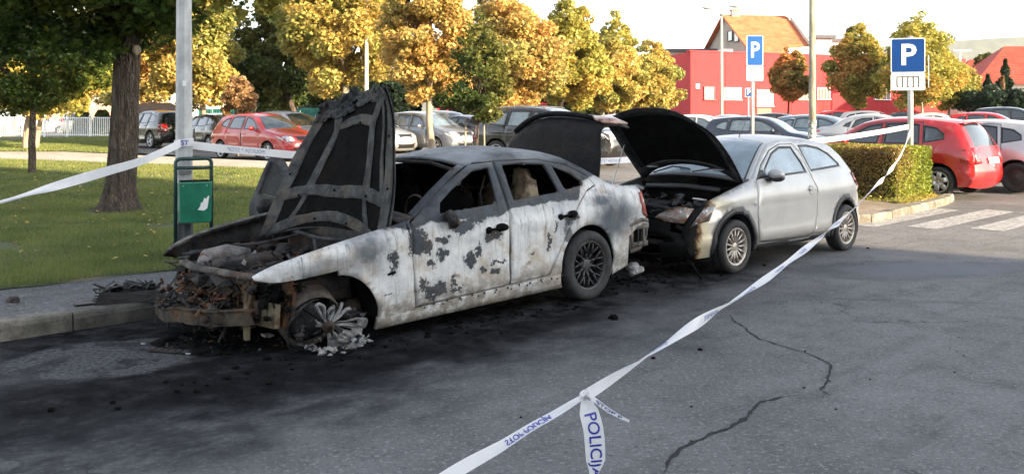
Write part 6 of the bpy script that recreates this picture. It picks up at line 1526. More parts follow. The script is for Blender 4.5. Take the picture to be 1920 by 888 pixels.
for (tx, ty, tz, r_) in ((-2.6, -.6, 4.6, .13), (-1.6, -2.2, 4.2, .10), (1.9, -.8, 4.4, .11), (.4, .5, 6.6, .17), (-.8, 1.9, 5.2, .10), (2.3, -1.6, 3.9, .06), (-3.6, -1.4, 3.6, .07), (.9, -1.9, 4.8, .08)):
    limb(m, (.22, 0, 3.0 + random.random() * .8), (tx, ty, tz), r_, r_ * .3, .12, 8, 10)
m.build('trunk', M['bark'], bt, True)
m = MB(); m.lathe([(0, .02), (.05, .012), (.075, 0), (.085, -.03)], 14, 'X', (.0, 0, 0)); o = m.build('branch_scar', M['bark2'], bt, True, (.37, -.12, 2.62), (0, 0, -.5))
P1, _ = crown_pts(17000, (-.4, -.4, 5.3), (4.4, 3.4, 2.3), 51, 150, .17, 0, fill=.2)
P2_, _ = crown_pts(15000, (-.35, -.7, 3.35), (2.4, 1.7, .85), 52, 100, .20, 0, fill=.1)
P3, _ = crown_pts(3000, (2.55, -1.6, 3.45), (1.0, .8, .55), 53, 34, .22, 0, fill=.1)
P4, _ = crown_pts(900, (.25, -.55, 3.05), (.55, .35, .28), 54, 12, .35, 0, fill=.1)
leaves('crown', np.concatenate([P1, P2_, P4]), None, .075, 'neardark', bt, 61, star=True, up=.6)
leaves('hanging_branch', P3, None, .065, 'olive', bt, 62, star=True, up=.5)  # paler palette than the crown puts this branch's sunlit look into its leaf colour
# ------------------------------------------------------------------ hedge
hc = Vector(atg(1684, 379, .1).to_2d()); hd = empty('hedge', (hc.x, hc.y, g(*hc) + .1), ANG, 'clipped box hedge on the island behind the silver car', 'hedge')
HL, HWd, HH = 3.6, 1.40, .95                                    # local: x along AX (width), y along NX (length)
def hedge_pts(n, seed):
    r = np.random.default_rng(seed); out = []
    A = [(HL * HH, 0), (HWd * HH, 1), (HL * HWd, 2), (HWd * HH, 3), (HL * HH, 4)]; w = np.array([a for a, _ in A]); f = r.choice(5, n, p=w / w.sum()); u, v_ = r.random(n), r.random(n); d = np.abs(r.normal(0, .035, n)) - .03
    P = np.zeros((n, 3)); m0 = f == 0; P[m0] = np.stack([d[m0], u[m0] * HL, v_[m0] * HH], 1)
    m0 = f == 1; P[m0] = np.stack([u[m0] * HWd, d[m0], v_[m0] * HH], 1); m0 = f == 2; P[m0] = np.stack([v_[m0] * HWd, u[m0] * HL, HH - d[m0]], 1)
    m0 = f == 3; P[m0] = np.stack([u[m0] * HWd, HL - d[m0], v_[m0] * HH], 1); m0 = f == 4; P[m0] = np.stack([HWd - d[m0], u[m0] * HL, v_[m0] * HH], 1)
    bump_ = np.array([mnoise.noise(Vector(p) * 2.2) for p in P]) * .06; cen = np.array([HWd / 2, HL / 2, .4]); P += (P - cen) / np.linalg.norm(P - cen, axis=1)[:, None] * bump_[:, None]
    return P
leaves('foliage', hedge_pts(34000, 71), None, .026, 'hedge', hd, 72, up=.1, aspect=.5)
m = MB(); m.box((HWd / 2, HL / 2, HH / 2 - .03), (HWd - .14, HL - .14, HH - .12)); m.build('twigs', pmat('hedge_core', (.035, .03, .015), .95, var=.4, scale=20, bump=.6, bscale=40), hd)
# weeds at the foot of the hedge
r = np.random.default_rng(5); wp = np.stack([r.uniform(-.25, HWd, 1500), np.abs(r.normal(0, .10, 1500)) * -1, np.abs(r.normal(0, .03, 1500)) + .01], 1); wq = np.stack([np.abs(r.normal(0, .12, 1500)) * -1, r.uniform(-.1, HL, 1500), np.abs(r.normal(0, .03, 1500)) + .01], 1)
wo = leaves('weeds', np.concatenate([wp, wq]), None, .035, 'olive', None, 73, up=.1, aspect=.25); wo.location = hd.location; wo.rotation_euler = hd.rotation_euler; tag(wo, 'weeds and dry tufts at the foot of the hedge', 'weeds', kind='stuff')

# ------------------------------------------------------------------ buildings
def plaster(name, col, var=.1, stain=.25):
    t = NT(name); f = t.noise(.6, 5, .6); c = t.mix(t.mapr(f, .3, .7), tuple(a * (1 - var) for a in col), tuple(min(1, a * (1 + var)) for a in col))
    z = t.xyz()[2]; st = t.noise(3, 4, .6, vec=t.scl(t.co, 1, 1, .12)); c = t.mix(t.mapr(st, .5, .7, 0, stain), c, tuple(a * .6 for a in col)); t.set(col=c, rough=.85); t.bump(t.noise(20, 4), .15, .01); return t.mat
M['redwall'] = plaster('red_render', (.42, .022, .026)); M['redwall2'] = plaster('red_render_dark', (.48, .028, .035)); M['beigewall'] = plaster('grey_beige_render', (.34, .30, .25)); M['palewall'] = plaster('pale_render', (.62, .58, .52)); M['pinkwall'] = plaster('pink_render', (.50, .34, .28))
t = NT('roof_tiles_orange'); w = t.noise(1.2, 4); c = t.mix(t.mapr(w, .3, .7), (.36, .10, .04), (.48, .16, .065)); c = t.mix(t.mapr(t.noise(12, 4, .7), .5, .7, 0, .5), c, (.25, .08, .04)); t.set(col=c, rough=.85); M['tile_orange'] = t.mat
t = NT('roof_tiles_red'); w = t.noise(1.2, 4); c = t.mix(t.mapr(w, .3, .7), (.24, .035, .02), (.34, .06, .035)); c = t.mix(t.mapr(t.noise(12, 4, .7), .5, .7, 0, .4), c, (.12, .03, .02)); t.set(col=c, rough=.8); M['tile_red'] = t.mat
def wallquad(m, a, b, z0, z1, th=.3):
    a, b = Vector(a), Vector(b); d = (b - a).normalized(); n_ = Vector((-d.y, d.x)) * th
    m.prism([(a.x, a.y), (b.x, b.y), (b.x + n_.x, b.y + n_.y), (a.x + n_.x, a.y + n_.y)], z0, z1)
def opening(parent, a, b, f0, f1, z0, z1, nm='window', frame=True, glass='glass', proud=.06, mull=2, fm='white'):
    """window or door on the wall line a-b, outward side is to the right of a->b"""
    a, b = Vector(a), Vector(b); d = (b - a).normalized(); n_ = Vector((d.y, -d.x)); L = (b - a).length; c = a.lerp(b, (f0 + f1) / 2); w = L * (f1 - f0); rz = math.atan2(d.y, d.x)
    e = bpy.data.objects.new(nm, None); COL.objects.link(e); e.parent = parent; e.location = (c.x + n_.x * .0, c.y + n_.y * .0, (z0 + z1) / 2); e.rotation_euler = (0, 0, rz); h = z1 - z0
    m = MB(); m.box((0, -.02, 0), (w, .05, h)); m.build('pane', M[glass] if isinstance(glass, str) else glass, e)
    if frame:
        m = MB(); t_ = .07
        m.box((-w / 2, -.05, 0), (t_, .08, h)); m.box((w / 2, -.05, 0), (t_, .08, h)); m.box((0, -.05, h / 2), (w + t_, .09, t_)); m.box((0, -.07, -h / 2), (w + .2, .16, t_))
        for k in range(1, mull): m.box((-w / 2 + w * k / mull, -.045, 0), (.05, .06, h))
        m.build('frame', M[fm], e)
    return e
# red hall
A0 = Vector((14.36, 75)); A1 = A0 + Vector((13.6, 5.8)) * 2.05; Bk = Vector((13.1, 83.5)); Hh = CAMH + (HY - 97) * 75 / FPX
hall = empty('red_hall', (0, 0, 0), 0, 'flat roofed red hall across the car park', 'building')
m = MB(); dd = (A1 - A0).normalized(); nn = Vector((-dd.y, dd.x)); m.prism([tuple(A0), tuple(A1), tuple(A1 + nn * 14), tuple(Bk + (Bk - A0).normalized() * 6)], .1, Hh); m.build('wall', M['redwall'], hall)
m = MB(); wallquad(m, A0 + Vector((-.1, -.1)), A1, Hh, Hh + .12, .5); wallquad(m, Bk + (Bk - A0) * .7, A0 + Vector((-.1, -.1)), Hh + .002, Hh + .122, -.5) if False else None; m.build('parapet', M['redwall2'], hall)
m = MB(); wallquad(m, A0 + nn * -.015, A1 + nn * -.015, CAMH + (HY - 141) * 75 / FPX, CAMH + (HY - 141) * 75 / FPX + .05, .04)
for k in range(1, 9): q = A0.lerp(A1, k / 9); wallquad(m, q - nn * .02, q - nn * .02 + dd * .05, .2, Hh - .05, .04)
m.build('panel_joint', M['redwall2'], hall)
LL = (A1 - A0).length
def fx(px):   # picture column -> fraction along the front
    k = (px - 960) / FPX; # solve A0 + s d
    s = (k * A0.y - A0.x) / (dd.x - k * dd.y); return s / LL
M['bronzeglass'] = glassmat('warm_window_glass', (.20, .16, .11), .1)
for x0_, x1_, y0_, y1_, mu in ((1320, 1339, 163, 187, 1), (1357, 1388, 165, 187, 4), (1497, 1516, 165, 187, 3), (1532, 1555, 165, 186, 3), (1640, 1668, 165, 187, 3)):
    Yd = (A0 + dd * LL * fx(x0_)).y; opening(hall, A0, A1, fx(x0_), fx(x1_), CAMH + (HY - y1_) * Yd / FPX, CAMH + (HY - y0_) * Yd / FPX, 'window', True, 'bronzeglass', mull=mu + 1, fm='white' if mu > 1 else 'dark_trim')
M['olivedoor'] = pmat('olive_door', (.13, .12, .07), .6)
opening(hall, A0, A1, fx(1419), fx(1446), .25, 2.2, 'door', False, M['olivedoor']); opening(hall, A0, A1, fx(1419), fx(1448), 2.35, 3.7, 'window', True, 'bronzeglass', mull=4)
m = MB(); q = A0.lerp(A1, fx(1308)); m.box((0, -.03, 0), (.35, .04, .4)); m.build('notice', M['white'], hall, loc=(q.x, q.y, 3.95), rot=(0, 0, math.atan2(dd.y, dd.x)))
# low red wing behind the trees
wing = empty('red_wing', (0, 0, 0), 0, 'low red building wing glimpsed under the maples', 'building')
m = MB(); wallquad(m, ((820 - 960) / FPX * 88, 88), ((1250 - 960) / FPX * 86, 86), .1, 3.2, 5); m.build('wall', M['redwall2'], wing)
for k in range(6): opening(wing, ((820 - 960) / FPX * 88, 88), ((1250 - 960) / FPX * 86, 86), .1 + k * .15, .15 + k * .15, 1.2, 2.4, mull=2)
# gabled house behind the hall
def gable_house(name, F, u, v, lu, lv, ze, zr, mats, label, over=.5, hip=0):
    e = empty(name, (0, 0, 0), 0, label, 'house'); F, u, v = Vector(F), Vector(u).normalized(), Vector(v).normalized()
    c = [F, F + u * lu, F + u * lu + v * lv, F + v * lv]; m = MB(); m.prism([tuple(q) for q in c], .1, ze)
    if not hip:
        for s_ in (0, lu):
            a, b = F + u * s_, F + u * s_ + v * lv; md = (a + b) / 2; o_ = u * (.01 if s_ == 0 else -.3)
            vs = [(a.x + o_.x, a.y + o_.y, ze), (b.x + o_.x, b.y + o_.y, ze), (md.x + o_.x, md.y + o_.y, zr - .1)]; w_ = u * .29; vs += [(x + w_.x, y + w_.y, z) for x, y, z in vs]; m.add(vs, [(0, 2, 1), (3, 4, 5), (0, 1, 4, 3), (1, 2, 5, 4), (2, 0, 3, 5)])
    m.build('wall', mats[0], e)
    m = MB(); o1 = u * -over; sl = (zr - ze) / (lv / 2)
    ra, rb = F + v * lv / 2 - u * (over - hip - (0)), F + u * (lu + over - hip) + v * lv / 2
    if hip: ra, rb = F + v * lv / 2 + u * hip, F + u * (lu - hip) + v * lv / 2
    P = [F - u * over - v * over, F + u * (lu + over) - v * over, F + u * (lu + over) + v * (lv + over), F - u * over + v * (lv + over)]
    z_ = ze - over * sl * .8
    top = [(P[0].x, P[0].y, z_), (P[1].x, P[1].y, z_), (rb.x, rb.y, zr), (ra.x, ra.y, zr), (P[2].x, P[2].y, z_), (P[3].x, P[3].y, z_)]
    bot = [(x, y, z - .18) for x, y, z in top]; fs = [(0, 1, 2, 3), (4, 5, 3, 2), (9, 8, 7, 6), (8, 9, 11, 10), (0, 6, 7, 1), (1, 7, 8, 2), (3, 9, 6, 0), (2, 8, 10, 4), (4, 10, 11, 5), (5, 11, 9, 3)]
    if hip: fs += [(1, 4, 2), (5, 0, 3)]
    m.add(top + bot, fs); rf = m.build('roof', mats[1], e)
    # tile courses: proud battens
    m = MB(); nco = 16
    for side_i in (0, 1):
        e0, e1, r1, r0 = (top[0], top[1], top[2], top[3]) if side_i == 0 else (top[4], top[5], top[3], top[2])
        for k in range(1, nco):
            f_ = k / nco; a = Vector(e0).lerp(Vector(r0), f_); b = Vector(e1).lerp(Vector(r1), f_); m.tube([a + Vector((0, 0, .01)), b + Vector((0, 0, .01))], .045, 4)
    o = m.build('tile_course', mats[1], e); o['kind'] = 'stuff'
    return e, top
FH = atY(1412, 95, 90); gh, tp = gable_house('gabled_house', (FH.x, 90), (.99, .14), (-.14, .99), 6.0, 14, 7.9, 12.0, (M['beigewall'], M['tile_orange']), 'beige gabled house with orange roof behind the red hall')
m = MB()
for nm, (px_, py_, w_) in dict(a=(1378, 27, .8),).items(): p = atY(px_, py_, 97); m.box((p.x, p.y, 11.8), (w_, .8, 1.3)); m.box((p.x, p.y, 12.5), (w_ + .15, .95, .12))
m.build('chimney', M['beigewall'], gh)
F_ = Vector((FH.x, 90)); v_ = Vector((-.14, .99)).normalized()
for f0, z0_ in ((.30, 9.0), (.42, 9.2), (.62, 6.3), (.75, 6.3)):
    opening(gh, F_ + v_ * 14, F_, 1 - f0 - .045, 1 - f0 + .045, z0_, z0_ + 1.0, mull=1, fm='dark_trim')
pr = empty('stepped_gable', (0, 0, 0), 0, 'white firewall gable at the end of the orange roof', 'gable wall'); m = MB()
a = atY(1482, 32, 97); b = atY(1528, 92, 90); m.add([(a.x, a.y, a.z + .1), (b.x, b.y, b.z), (b.x, b.y, b.z - 6), (a.x, a.y, b.z - 6), (a.x + .35, a.y, a.z + .1), (b.x + .35, b.y, b.z), (b.x + .35, b.y, b.z - 6), (a.x + .35, a.y, b.z - 6)], [(0, 1, 2, 3), (7, 6, 5, 4), (0, 4, 5, 1), (1, 5, 6, 2), (3, 7, 4, 0)]); m.box((a.x, a.y, a.z + .3), (.5, .5, .9)); m.tube([(a.x, a.y, a.z + .7), (a.x, a.y, a.z + 1.2)], .08, 6); m.build('wall', M['palewall'], pr)
def block(name, px0, px1, Y, yt, mat, label, dy=8, roof=None, cat='building', yb=None):
    e = empty(name, ((px0 + px1) / 2 / FPX * Y - 960 / FPX * Y, Y, 0), 0, label, cat); w = (px1 - px0) / FPX * Y; H = CAMH + (HY - yt) * Y / FPX
    m = MB(); m.box((0, dy / 2, H / 2), (w, dy, H)); m.build('wall', mat, e)
    if roof: m = MB(); m.box((0, dy / 2, H + .15), (w + .6, dy + .6, .3)); m.build('roof', roof, e)
    return e, w, H
M['darkroof'] = pmat('dark_roofing', (.08, .08, .09), .7)
block('low_building', 1530, 1560, 92, 72, plaster('grey_render', (.30, .30, .31)), 'small grey box building right of the orange roof', 5, M['darkroof'])
block('low_building', 1552, 1625, 96, 78, M['palewall'], 'pale flat building with dark roof behind the spired tree', 8, M['darkroof'])
block('low_building', 1255, 1345, 100, 97, M['beigewall'], 'low dark roofed building left of the gabled house', 8, M['darkroof'])
# things on the hall roof
for k, (px_, py_, w_, h_, mt) in enumerate(((1500, 100, 1.6, .7, 'white'), (1530, 98, 2.2, .8, 'white'), (1556, 99, 1.4, .7, 'white'), (1368, 97, 1.2, .6, 'white'))):
    p = atY(px_, py_, 80); m = MB(); m.box((p.x, p.y + 1.5, Hh + h_ / 2), (w_, 1.2, h_), None, .8); o = m.build('roof_vent', M[mt]); tag(o, ('white boxy vent leftmost of the three on the hall roof', 'white vent in the middle of three on the hall roof', 'white vent rightmost of the three on the hall roof', 'single white vent behind the parking sign plate')[k], 'vent', 'vents on the hall roof')
# red roofed houses at right
h1 = atY(1838, 150, 72); gable_house('red_roofed_house', (h1.x, 72), (.985, -.17), (.17, .985), 18, 9, 4.4, 7.2, (M['palewall'], M['tile_red']), 'house with deep red hipped roof at the right edge', hip=3.2)
h2 = atY(1797, 150, 86); gable_house('red_roofed_house', (h2.x, 86), (.985, -.17), (.17, .985), 7, 7, 4.4, 6.9, (M['palewall'], M['tile_red']), 'smaller house with dark red roof behind the yellow tree', hip=2)
# left background
lb, w_, H_ = block('pale_house', 60, 345, 72, 120, M['palewall'], 'pale house behind the railings at left', 10, M['tile_red'])
m = MB(); m.box((0, -.15, 1.3), (w_ + .1, .3, 2.2)); m.build('plinth', M['pinkwall'], lb)
for k in range(7): opening(lb, (-w_ / 2, 0), (w_ / 2, 0), .06 + k * .135, .11 + k * .135, 2.7, 3.7)
lb, w_, H_ = block('white_house', 535, 612, 80, 165, M['palewall'], 'white house glimpsed under the dark green tree', 8, M['darkroof'])
for k in range(3): opening(lb, (-w_ / 2, 0), (w_ / 2, 0), .15 + k * .3, .3 + k * .3, 1.2, 2.6)
for k, px_ in enumerate((155, 192)):
    p = atY(px_, 222, 58); sb = empty('clipped_shrub', (p.x, 58, .2), 0, ('clipped conical shrub above the silver people carrier', 'clipped shrub right behind the railings by the trunk')[k], 'shrub', 'clipped shrubs by the railings')
    r = np.random.default_rng(80 + k); n = 1500; a = r.uniform(0, 6.28, n); h = r.uniform(0, 1, n); rr = .62 * np.sqrt(1 - h ** 2 * .9) * r.uniform(.8, 1, n); leaves('foliage', np.stack([rr * np.cos(a), rr * np.sin(a), h * 1.75], 1), None, .12, 'dark', sb, 82 + k)
# white railings, teal hoarding
fe = empty('railings', (0, 0, 0), 0, 'white metal railings behind the cars at far left', 'railings')
a, b = Vector(((-40 - 960) / FPX * 57, 57)), Vector(((212 - 960) / FPX * 55, 55)); d = (b - a); m = MB(); N_ = int(d.length / .13)
for k in range(N_): q = a + d * (k / N_); m.box((q.x, q.y, .95), (.045, .03, 1.2))
o = m.build('bar', M['white'], fe); o['kind'] = 'stuff'
m = MB()
for z_ in (.5, 1.5): m.tube([(a.x, a.y, z_), (b.x, b.y, z_)], .035, 4)
m.build('rail', M['white'], fe); m = MB(); wallquad(m, a - Vector((0, .02)), b - Vector((0, .02)), .1, .42, .2); m.build('plinth', M['concrete'], fe)
for k in range(7): q = a + d * (k / 6); m = MB(); m.box((q.x, q.y, .9), (.10, .10, 1.5)); m.build('post', M['white'], fe)
ho = empty('hoarding', (0, 0, 0), 0, 'teal green sheet hoarding behind the red hatchback', 'hoarding'); a, b = Vector(((372 - 960) / FPX * 55, 55)), Vector(((620 - 960) / FPX * 53, 53)); d = b - a
M['teal'] = pmat('teal_sheet', (.02, .16, .12), .5, var=.2)
N_ = 9
for k in range(N_):
    m = MB(); p0 = a + d * (k / N_) ; p1 = a + d * ((k + 1) / N_ - .006); wallquad(m, p0, p1, .2, 2.05 + random.uniform(-.06, .06), .05)
    for q_ in range(5): c_ = p0.lerp(p1, (q_ + .5) / 5); m.box((c_.x, c_.y - .01, 1.1), (.06, .05, 1.75))
    m.build('sheet_panel', M['teal'], ho)
# distant hills
def hills(name, Y, pts, mat, base=-5):
    P = catmull(pts, 60); vs = []; fs = []
    xs = [p[0] for p in P]
    for i, p in enumerate(P):
        X0 = (p[0] - 960) / FPX * Y; z = CAMH + (HY - p[1]) * Y / FPX
        z += Y * .0012 * (mnoise.noise(Vector((p[0] * .02, 0, 0))) + .5 * mnoise.noise(Vector((p[0] * .07, 3, 0))))
        vs += [(X0, Y - 500, base), (X0, Y - 160, z * .55), (X0, Y, z), (X0, Y + 900, base)]
    for i in range(len(P) - 1):
        for k in range(3): fs.append((i * 4 + k, (i + 1) * 4 + k, (i + 1) * 4 + k + 1, i * 4 + k + 1))
    return tag(link(name, mesh_np(name, vs, fs), mat), kind='structure')
t = NT('forest_hill'); t.set(col=t.mix(t.mapr(t.noise(.02, 6, .7), .4, .6), (.04, .06, .03), (.09, .10, .045)), rough=1); M['hill'] = t.mat
hills('hills', 3000, [(-1500, 150), (-400, 140), (300, 150), (900, 140), (1300, 118), (1560, 95), (1700, 84), (1800, 76), (1920, 70), (2300, 80), (3200, 120)], M['hill'])
# ------------------------------------------------------------------ parked cars behind
RZP = ANG - math.pi / 2            # tail points to the street
def carpx(kind, colour, px, pyb, rz, label, group='cars in the car park', Y=None, **k):
    """px = picture column of the car's middle, pyb = row of its wheels' contact"""
    if Y: X_ = (px - 960) / FPX * Y; loc = (X_, Y, g(X_, Y) + .012)
    else: loc = tuple(atg(px, pyb, .012))
    return bg_car(kind, colour, loc, rz, label, group=group, **k)
H3, H4 = R(140), R(148)
carpx('hatch', 'red', 1668, 358, RZP, 'red hatchback parked tail out behind the hedge', L=4.05, H=1.52, style='hub', antenna=True, spoiler=True)
carpx('hatch', 'silver', 1812, 350, RZP, 'silver hatchback cut off by the right edge beside the red one', L=3.9, H=1.44, style='steel', rimmat=M['black_plastic'], antenna=True)
carpx('hatch', 'red', 497, 298, H3, 'red hatchback facing the street beside the path', L=4.3, H=1.52)
carpx('mpv', 'silver', 545, 285, H3, 'silver car just behind the left red hatchback', L=4.4, H=1.6, Y=36)
carpx('mpv', 'grey', 800, 285, H3, 'grey people carrier behind the pale maple trunk', L=4.25, H=1.58, glass='glass_light')
carpx('hatch', 'silver', 695, 286, H3, 'silver car with its nose showing right of the charred bonnet', L=4.0, H=1.42)
carpx('sedan', 'darkblue', 885, 272, H3, 'dark blue saloon between grey carrier and black off-roader', L=4.5, H=1.44)
carpx('mpv', 'beige', 842, 262, H3, 'beige car behind the grey people carrier', L=4.3, H=1.65, Y=47)
carpx('suv', 'black', 1035, 310, R(147), 'big black off-roader behind the wreck', L=4.75, H=1.72, W=.95, glass='glass_light', rails=True)
carpx('hatch', 'lightblue', 1190, 285, H3, 'light blue hatchback behind the black off-roader', Y=33, glass='glass_light')
carpx('suv', 'black2', 292, 276, R(-42), 'black off-roader right behind the big trunk', L=4.3, H=1.66)
carpx('hatch', 'black', 395, 280, R(-44), 'black hatchback tail out between near pole and red car', L=4.1, H=1.5)
carpx('hatch', 'darkblue', 1432, 268, R(150), 'dark blue hatchback above the silver roof', L=4.1, H=1.42, Y=31, glass='glass_light')
carpx('hatch', 'bluegrey', 1550, 262, R(145), 'blue grey estate right of the thick pole', L=4.3, H=1.46, Y=35, glass='glass_light')
carpx('sedan', 'silver', 1660, 262, R(150), 'silver saloon roof just over the red hatchback', L=4.6, H=1.5, Y=33)
carpx('hatch', 'white', 1322, 255, R(150), 'white hatchback right behind the silver car bonnet', L=4.0, H=1.45, Y=40, glass='glass_light')
carpx('sedan', 'lightblue', 1385, 250, R(150), 'pale blue saloon left of the dark blue hatchback', L=4.4, H=1.42, Y=47, glass='glass_light')
carpx('hatch', 'red', 1596, 240, R(150), 'dark red hatchback far back before the hall', L=3.9, H=1.46, Y=52)
carpx('hatch', 'silver', 1640, 240, R(150), 'small silver hatchback next to the far dark red one', L=3.8, H=1.46, Y=50)
carpx('sedan', 'white', 1765, 240, R(150), 'white saloon in front of the low yellow tree', L=4.5, H=1.46, Y=44, glass='glass_light')
carpx('sedan', 'darkblue', 1715, 240, R(150), 'dark saloon glimpsed behind the parking sign post', L=4.5, H=1.42, Y=48)
carpx('hatch', 'red', 1858, 240, R(150), 'bright red hatchback far back at right', L=4.1, H=1.5, Y=43)
carpx('suv', 'darkblue', 1905, 240, R(150), 'dark off-roader at the far right edge', L=4.5, H=1.66, Y=49)
carpx('hatch', 'black', 1470, 240, R(150), 'black hatchback far back between hall and dark blue car', L=4.0, H=1.42, Y=50)
G2 = 'cars by the railings'
carpx('van', 'white', -8, 252, R(-78), 'white van cut off by the left edge', G2, H=1.85)
carpx('hatch', 'white', 82, 252, R(200), 'white hatchback behind the thin dark tree', G2, L=4.0)
carpx('mpv', 'silver', 147, 251, R(-80), 'silver people carrier seen from behind by the railings', G2, L=4.2, H=1.62)
# brown awning behind the black off-roader
p = atY(293, 222, 44); aw = empty('market_awning', (p.x, 44, .2), 0, 'brown canvas awning over the black off-roader', 'awning')
m = MB(); m.add([(-1.3, -1, 1.55), (1.3, -1, 1.55), (1.3, 1, 1.55), (-1.3, 1, 1.55), (-.7, 0, 2.05), (.7, 0, 2.05)], [(0, 1, 5, 4), (1, 2, 5), (2, 3, 4, 5), (3, 0, 4), (3, 2, 1, 0)]); m.build('canvas', pmat('brown_canvas', (.14, .085, .05), .9), aw)
m = MB(); [m.tube([(x_, y_, -.05), (x_, y_, 1.56)], .03, 5) for x_ in (-1.25, 1.25) for y_ in (-.95, .95)]; m.build('frame', M['steel'], aw)
# ------------------------------------------------------------------ poles, signs, bin
t = NT('galvanised'); n1 = t.noise(6, 5, .6); st = t.noise(10, 4, .6, vec=t.scl(t.co, 1, 1, .12)); z = t.xyz()[2]
c = t.mix(t.mapr(n1, .3, .7), (.33, .34, .34), (.50, .51, .50)); c = t.mix(t.mapr(st, .5, .7, 0, .4), c, (.26, .27, .25)); low = t.mapr(t.math('ADD', z, t.math('MULTIPLY', n1, .1)), .62, .60); c = t.mix(low, c, t.mix(t.mapr(st, .4, .6), (.035, .04, .05), (.10, .11, .12)))
t.set(col=c, rough=.6, metal=.15); t.bump(n1, .1, .01); M['galv'] = t.mat
def poly_pole(m, h, r0, r1, n=8, z0=-.2, rot=math.pi / 8):
    P = []
    for z_, r_ in ((z0, r0), (h, r1)):
        P += [(r_ * math.cos(2 * math.pi * k / n + rot), r_ * math.sin(2 * math.pi * k / n + rot), z_) for k in range(n)]
    m.add(P, [(k, (k + 1) % n, n + (k + 1) % n, n + k) for k in range(n)] + [tuple(range(n, 2 * n))])
pb = atg(345, 489, .13); PX, PY, PZ = pb
pole = empty('lamp_post', pb, 0, 'tall galvanised post with tape and green bin by the lawn', 'lamp post')
m = MB(); poly_pole(m, 8.2, .098, .050); m.build('pole', M['galv'], pole)
m = MB(); m.box((0, -.0, .0), (.30, .30, .05)); m.build('base_plate', M['concrete'], pole)
m = MB(); m.tube([(0, 0, 8.1), (.0, -.5, 8.5), (0, -1.3, 8.6)], [.05, .04, .03], 8); m.build('arm', M['galv'], pole); m = MB(); m.ball((0, -1.5, 8.58), (.14, .36, .08), 12, 8); m.build('lamp_head', M['plate'], pole, True)
m = MB(); m.box((.035, -.088, 1.95), (.04, .004, .06)); m.build('sticker', M['white'], pole)
# bin on its frame
bn = empty('litter_bin', (PX, PY, PZ), 0, 'green litter bin with torn sticker in a tube frame', 'litter bin'); bn.rotation_euler = (0, 0, R(24))
M['green'] = pmat('green_paint', (.010, .15, .085), .38, var=.18, scale=9, dirt=((.10, .12, .08), .3), coat=.3); M['green2'] = pmat('dark_green_tube', (.012, .045, .038), .4, var=.3, dirt=((.12, .12, .10), .4))
x0, x1, yb = -.10, .27, -.17
m = MB(); ar = [(x0, yb, -.1), (x0, yb, 1.08)] + [(x0 + .05 - .05 * math.cos(a), yb, 1.08 + .05 * math.sin(a)) for a in np.linspace(.3, 1.57, 4)] + [(x1 - .05 + .05 * math.sin(a), yb, 1.08 + .05 * math.cos(a)) for a in np.linspace(0, 1.3, 4)] + [(x1, yb, 1.08), (x1, yb, -.1)]
m.tube(ar, .021, 10); m.tube([(x0, yb, 1.03), (x1, yb, 1.03)], .019, 10); m.build('frame', M['green2'], bn, True)
m = MB(); m.box(((x0 + x1) / 2 + .01, yb, .665), (.325, .24, .44), None, 1.04); o = m.build('bin_body', M['green'], bn); bevel(o, .012, 2)
m = MB(); m.box(((x0 + x1) / 2 + .01, yb, .889), (.30, .215, .012)); m.build('opening', M['soot'], bn)
m = MB(); fy = yb - .1255; pts = [(.115, .585), (.18, .575), (.215, .60), (.235, .73), (.225, .735), (.20, .70), (.185, .715), (.165, .66), (.15, .665), (.14, .62)]
m.add([(a, fy, b) for a, b in pts] + [(a, fy - .001, b) for a, b in pts], [tuple(range(10, 20))]); m.build('torn_sticker', M['white'], bn)
for z_ in (.44, .98): m = MB(); m.box((.0, -.06, z_), (.14, .10, .04)); m.build('bracket', M['steel'], bn)
for xx, zz in ((x1 - .06, .845), (x0 + .07, .845)): m = MB(); m.ball((xx, fy, zz), .008, 6, 4); m.build('screw', M['steel'], bn)
# lamp posts further back
p = atY(687, 200, 38); lp = empty('lamp_post', (p.x, 38, .2), 0, 'pale slim post among the golden trees', 'lamp post'); m = MB(); poly_pole(m, 7.2, .095, .06, 10); m.build('pole', pmat('pale_post', (.55, .50, .42), .6), lp); m = MB(); m.tube([(0, 0, 7.1), (0, -.6, 7.4)], .035, 6); m.ball((0, -.9, 7.4), (.14, .36, .08), 10, 6); m.build('lamp_head', M['plate'], lp, True)
p = atY(1523, 200, 29); lp = empty('wooden_post', (p.x, 29, .2), 0, 'thick weathered post with shreds of posters behind the silver car', 'post'); t = NT('weathered_post'); n1 = t.noise(5, 5, .6, vec=t.scl(t.co, 1, 1, .2)); t.set(col=t.mix(t.mapr(n1, .35, .65), (.14, .13, .09), (.30, .28, .21)), rough=.85); t.bump(n1, .3, .01)
m = MB(); poly_pole(m, 8.5, .115, .085, 14); m.build('pole', t.mat, lp, True)
t2 = NT('poster_shreds'); n2 = t2.noise(9, 5, .7); t2.set(col=t2.mix(t2.mapr(n2, .45, .55), (.10, .12, .10), (.60, .60, .58)), rough=.8)
m = MB(); m.lathe([(.120, .35), (.122, 1.35)], 14, 'Z', (0, 0, .0)); m.build('poster', t2.mat, lp, True)
p = atY(1353, 30, 55); dl = empty('lamp_post', (p.x, 55, .3), 0, 'double headed street lamp before the red hall', 'lamp post')
zt = p.z - .3 + .1; m = MB(); poly_pole(m, zt, .10, .07, 12); m.build('pole', pmat('lamp_post_pale', (.42, .38, .30), .5), dl, True)
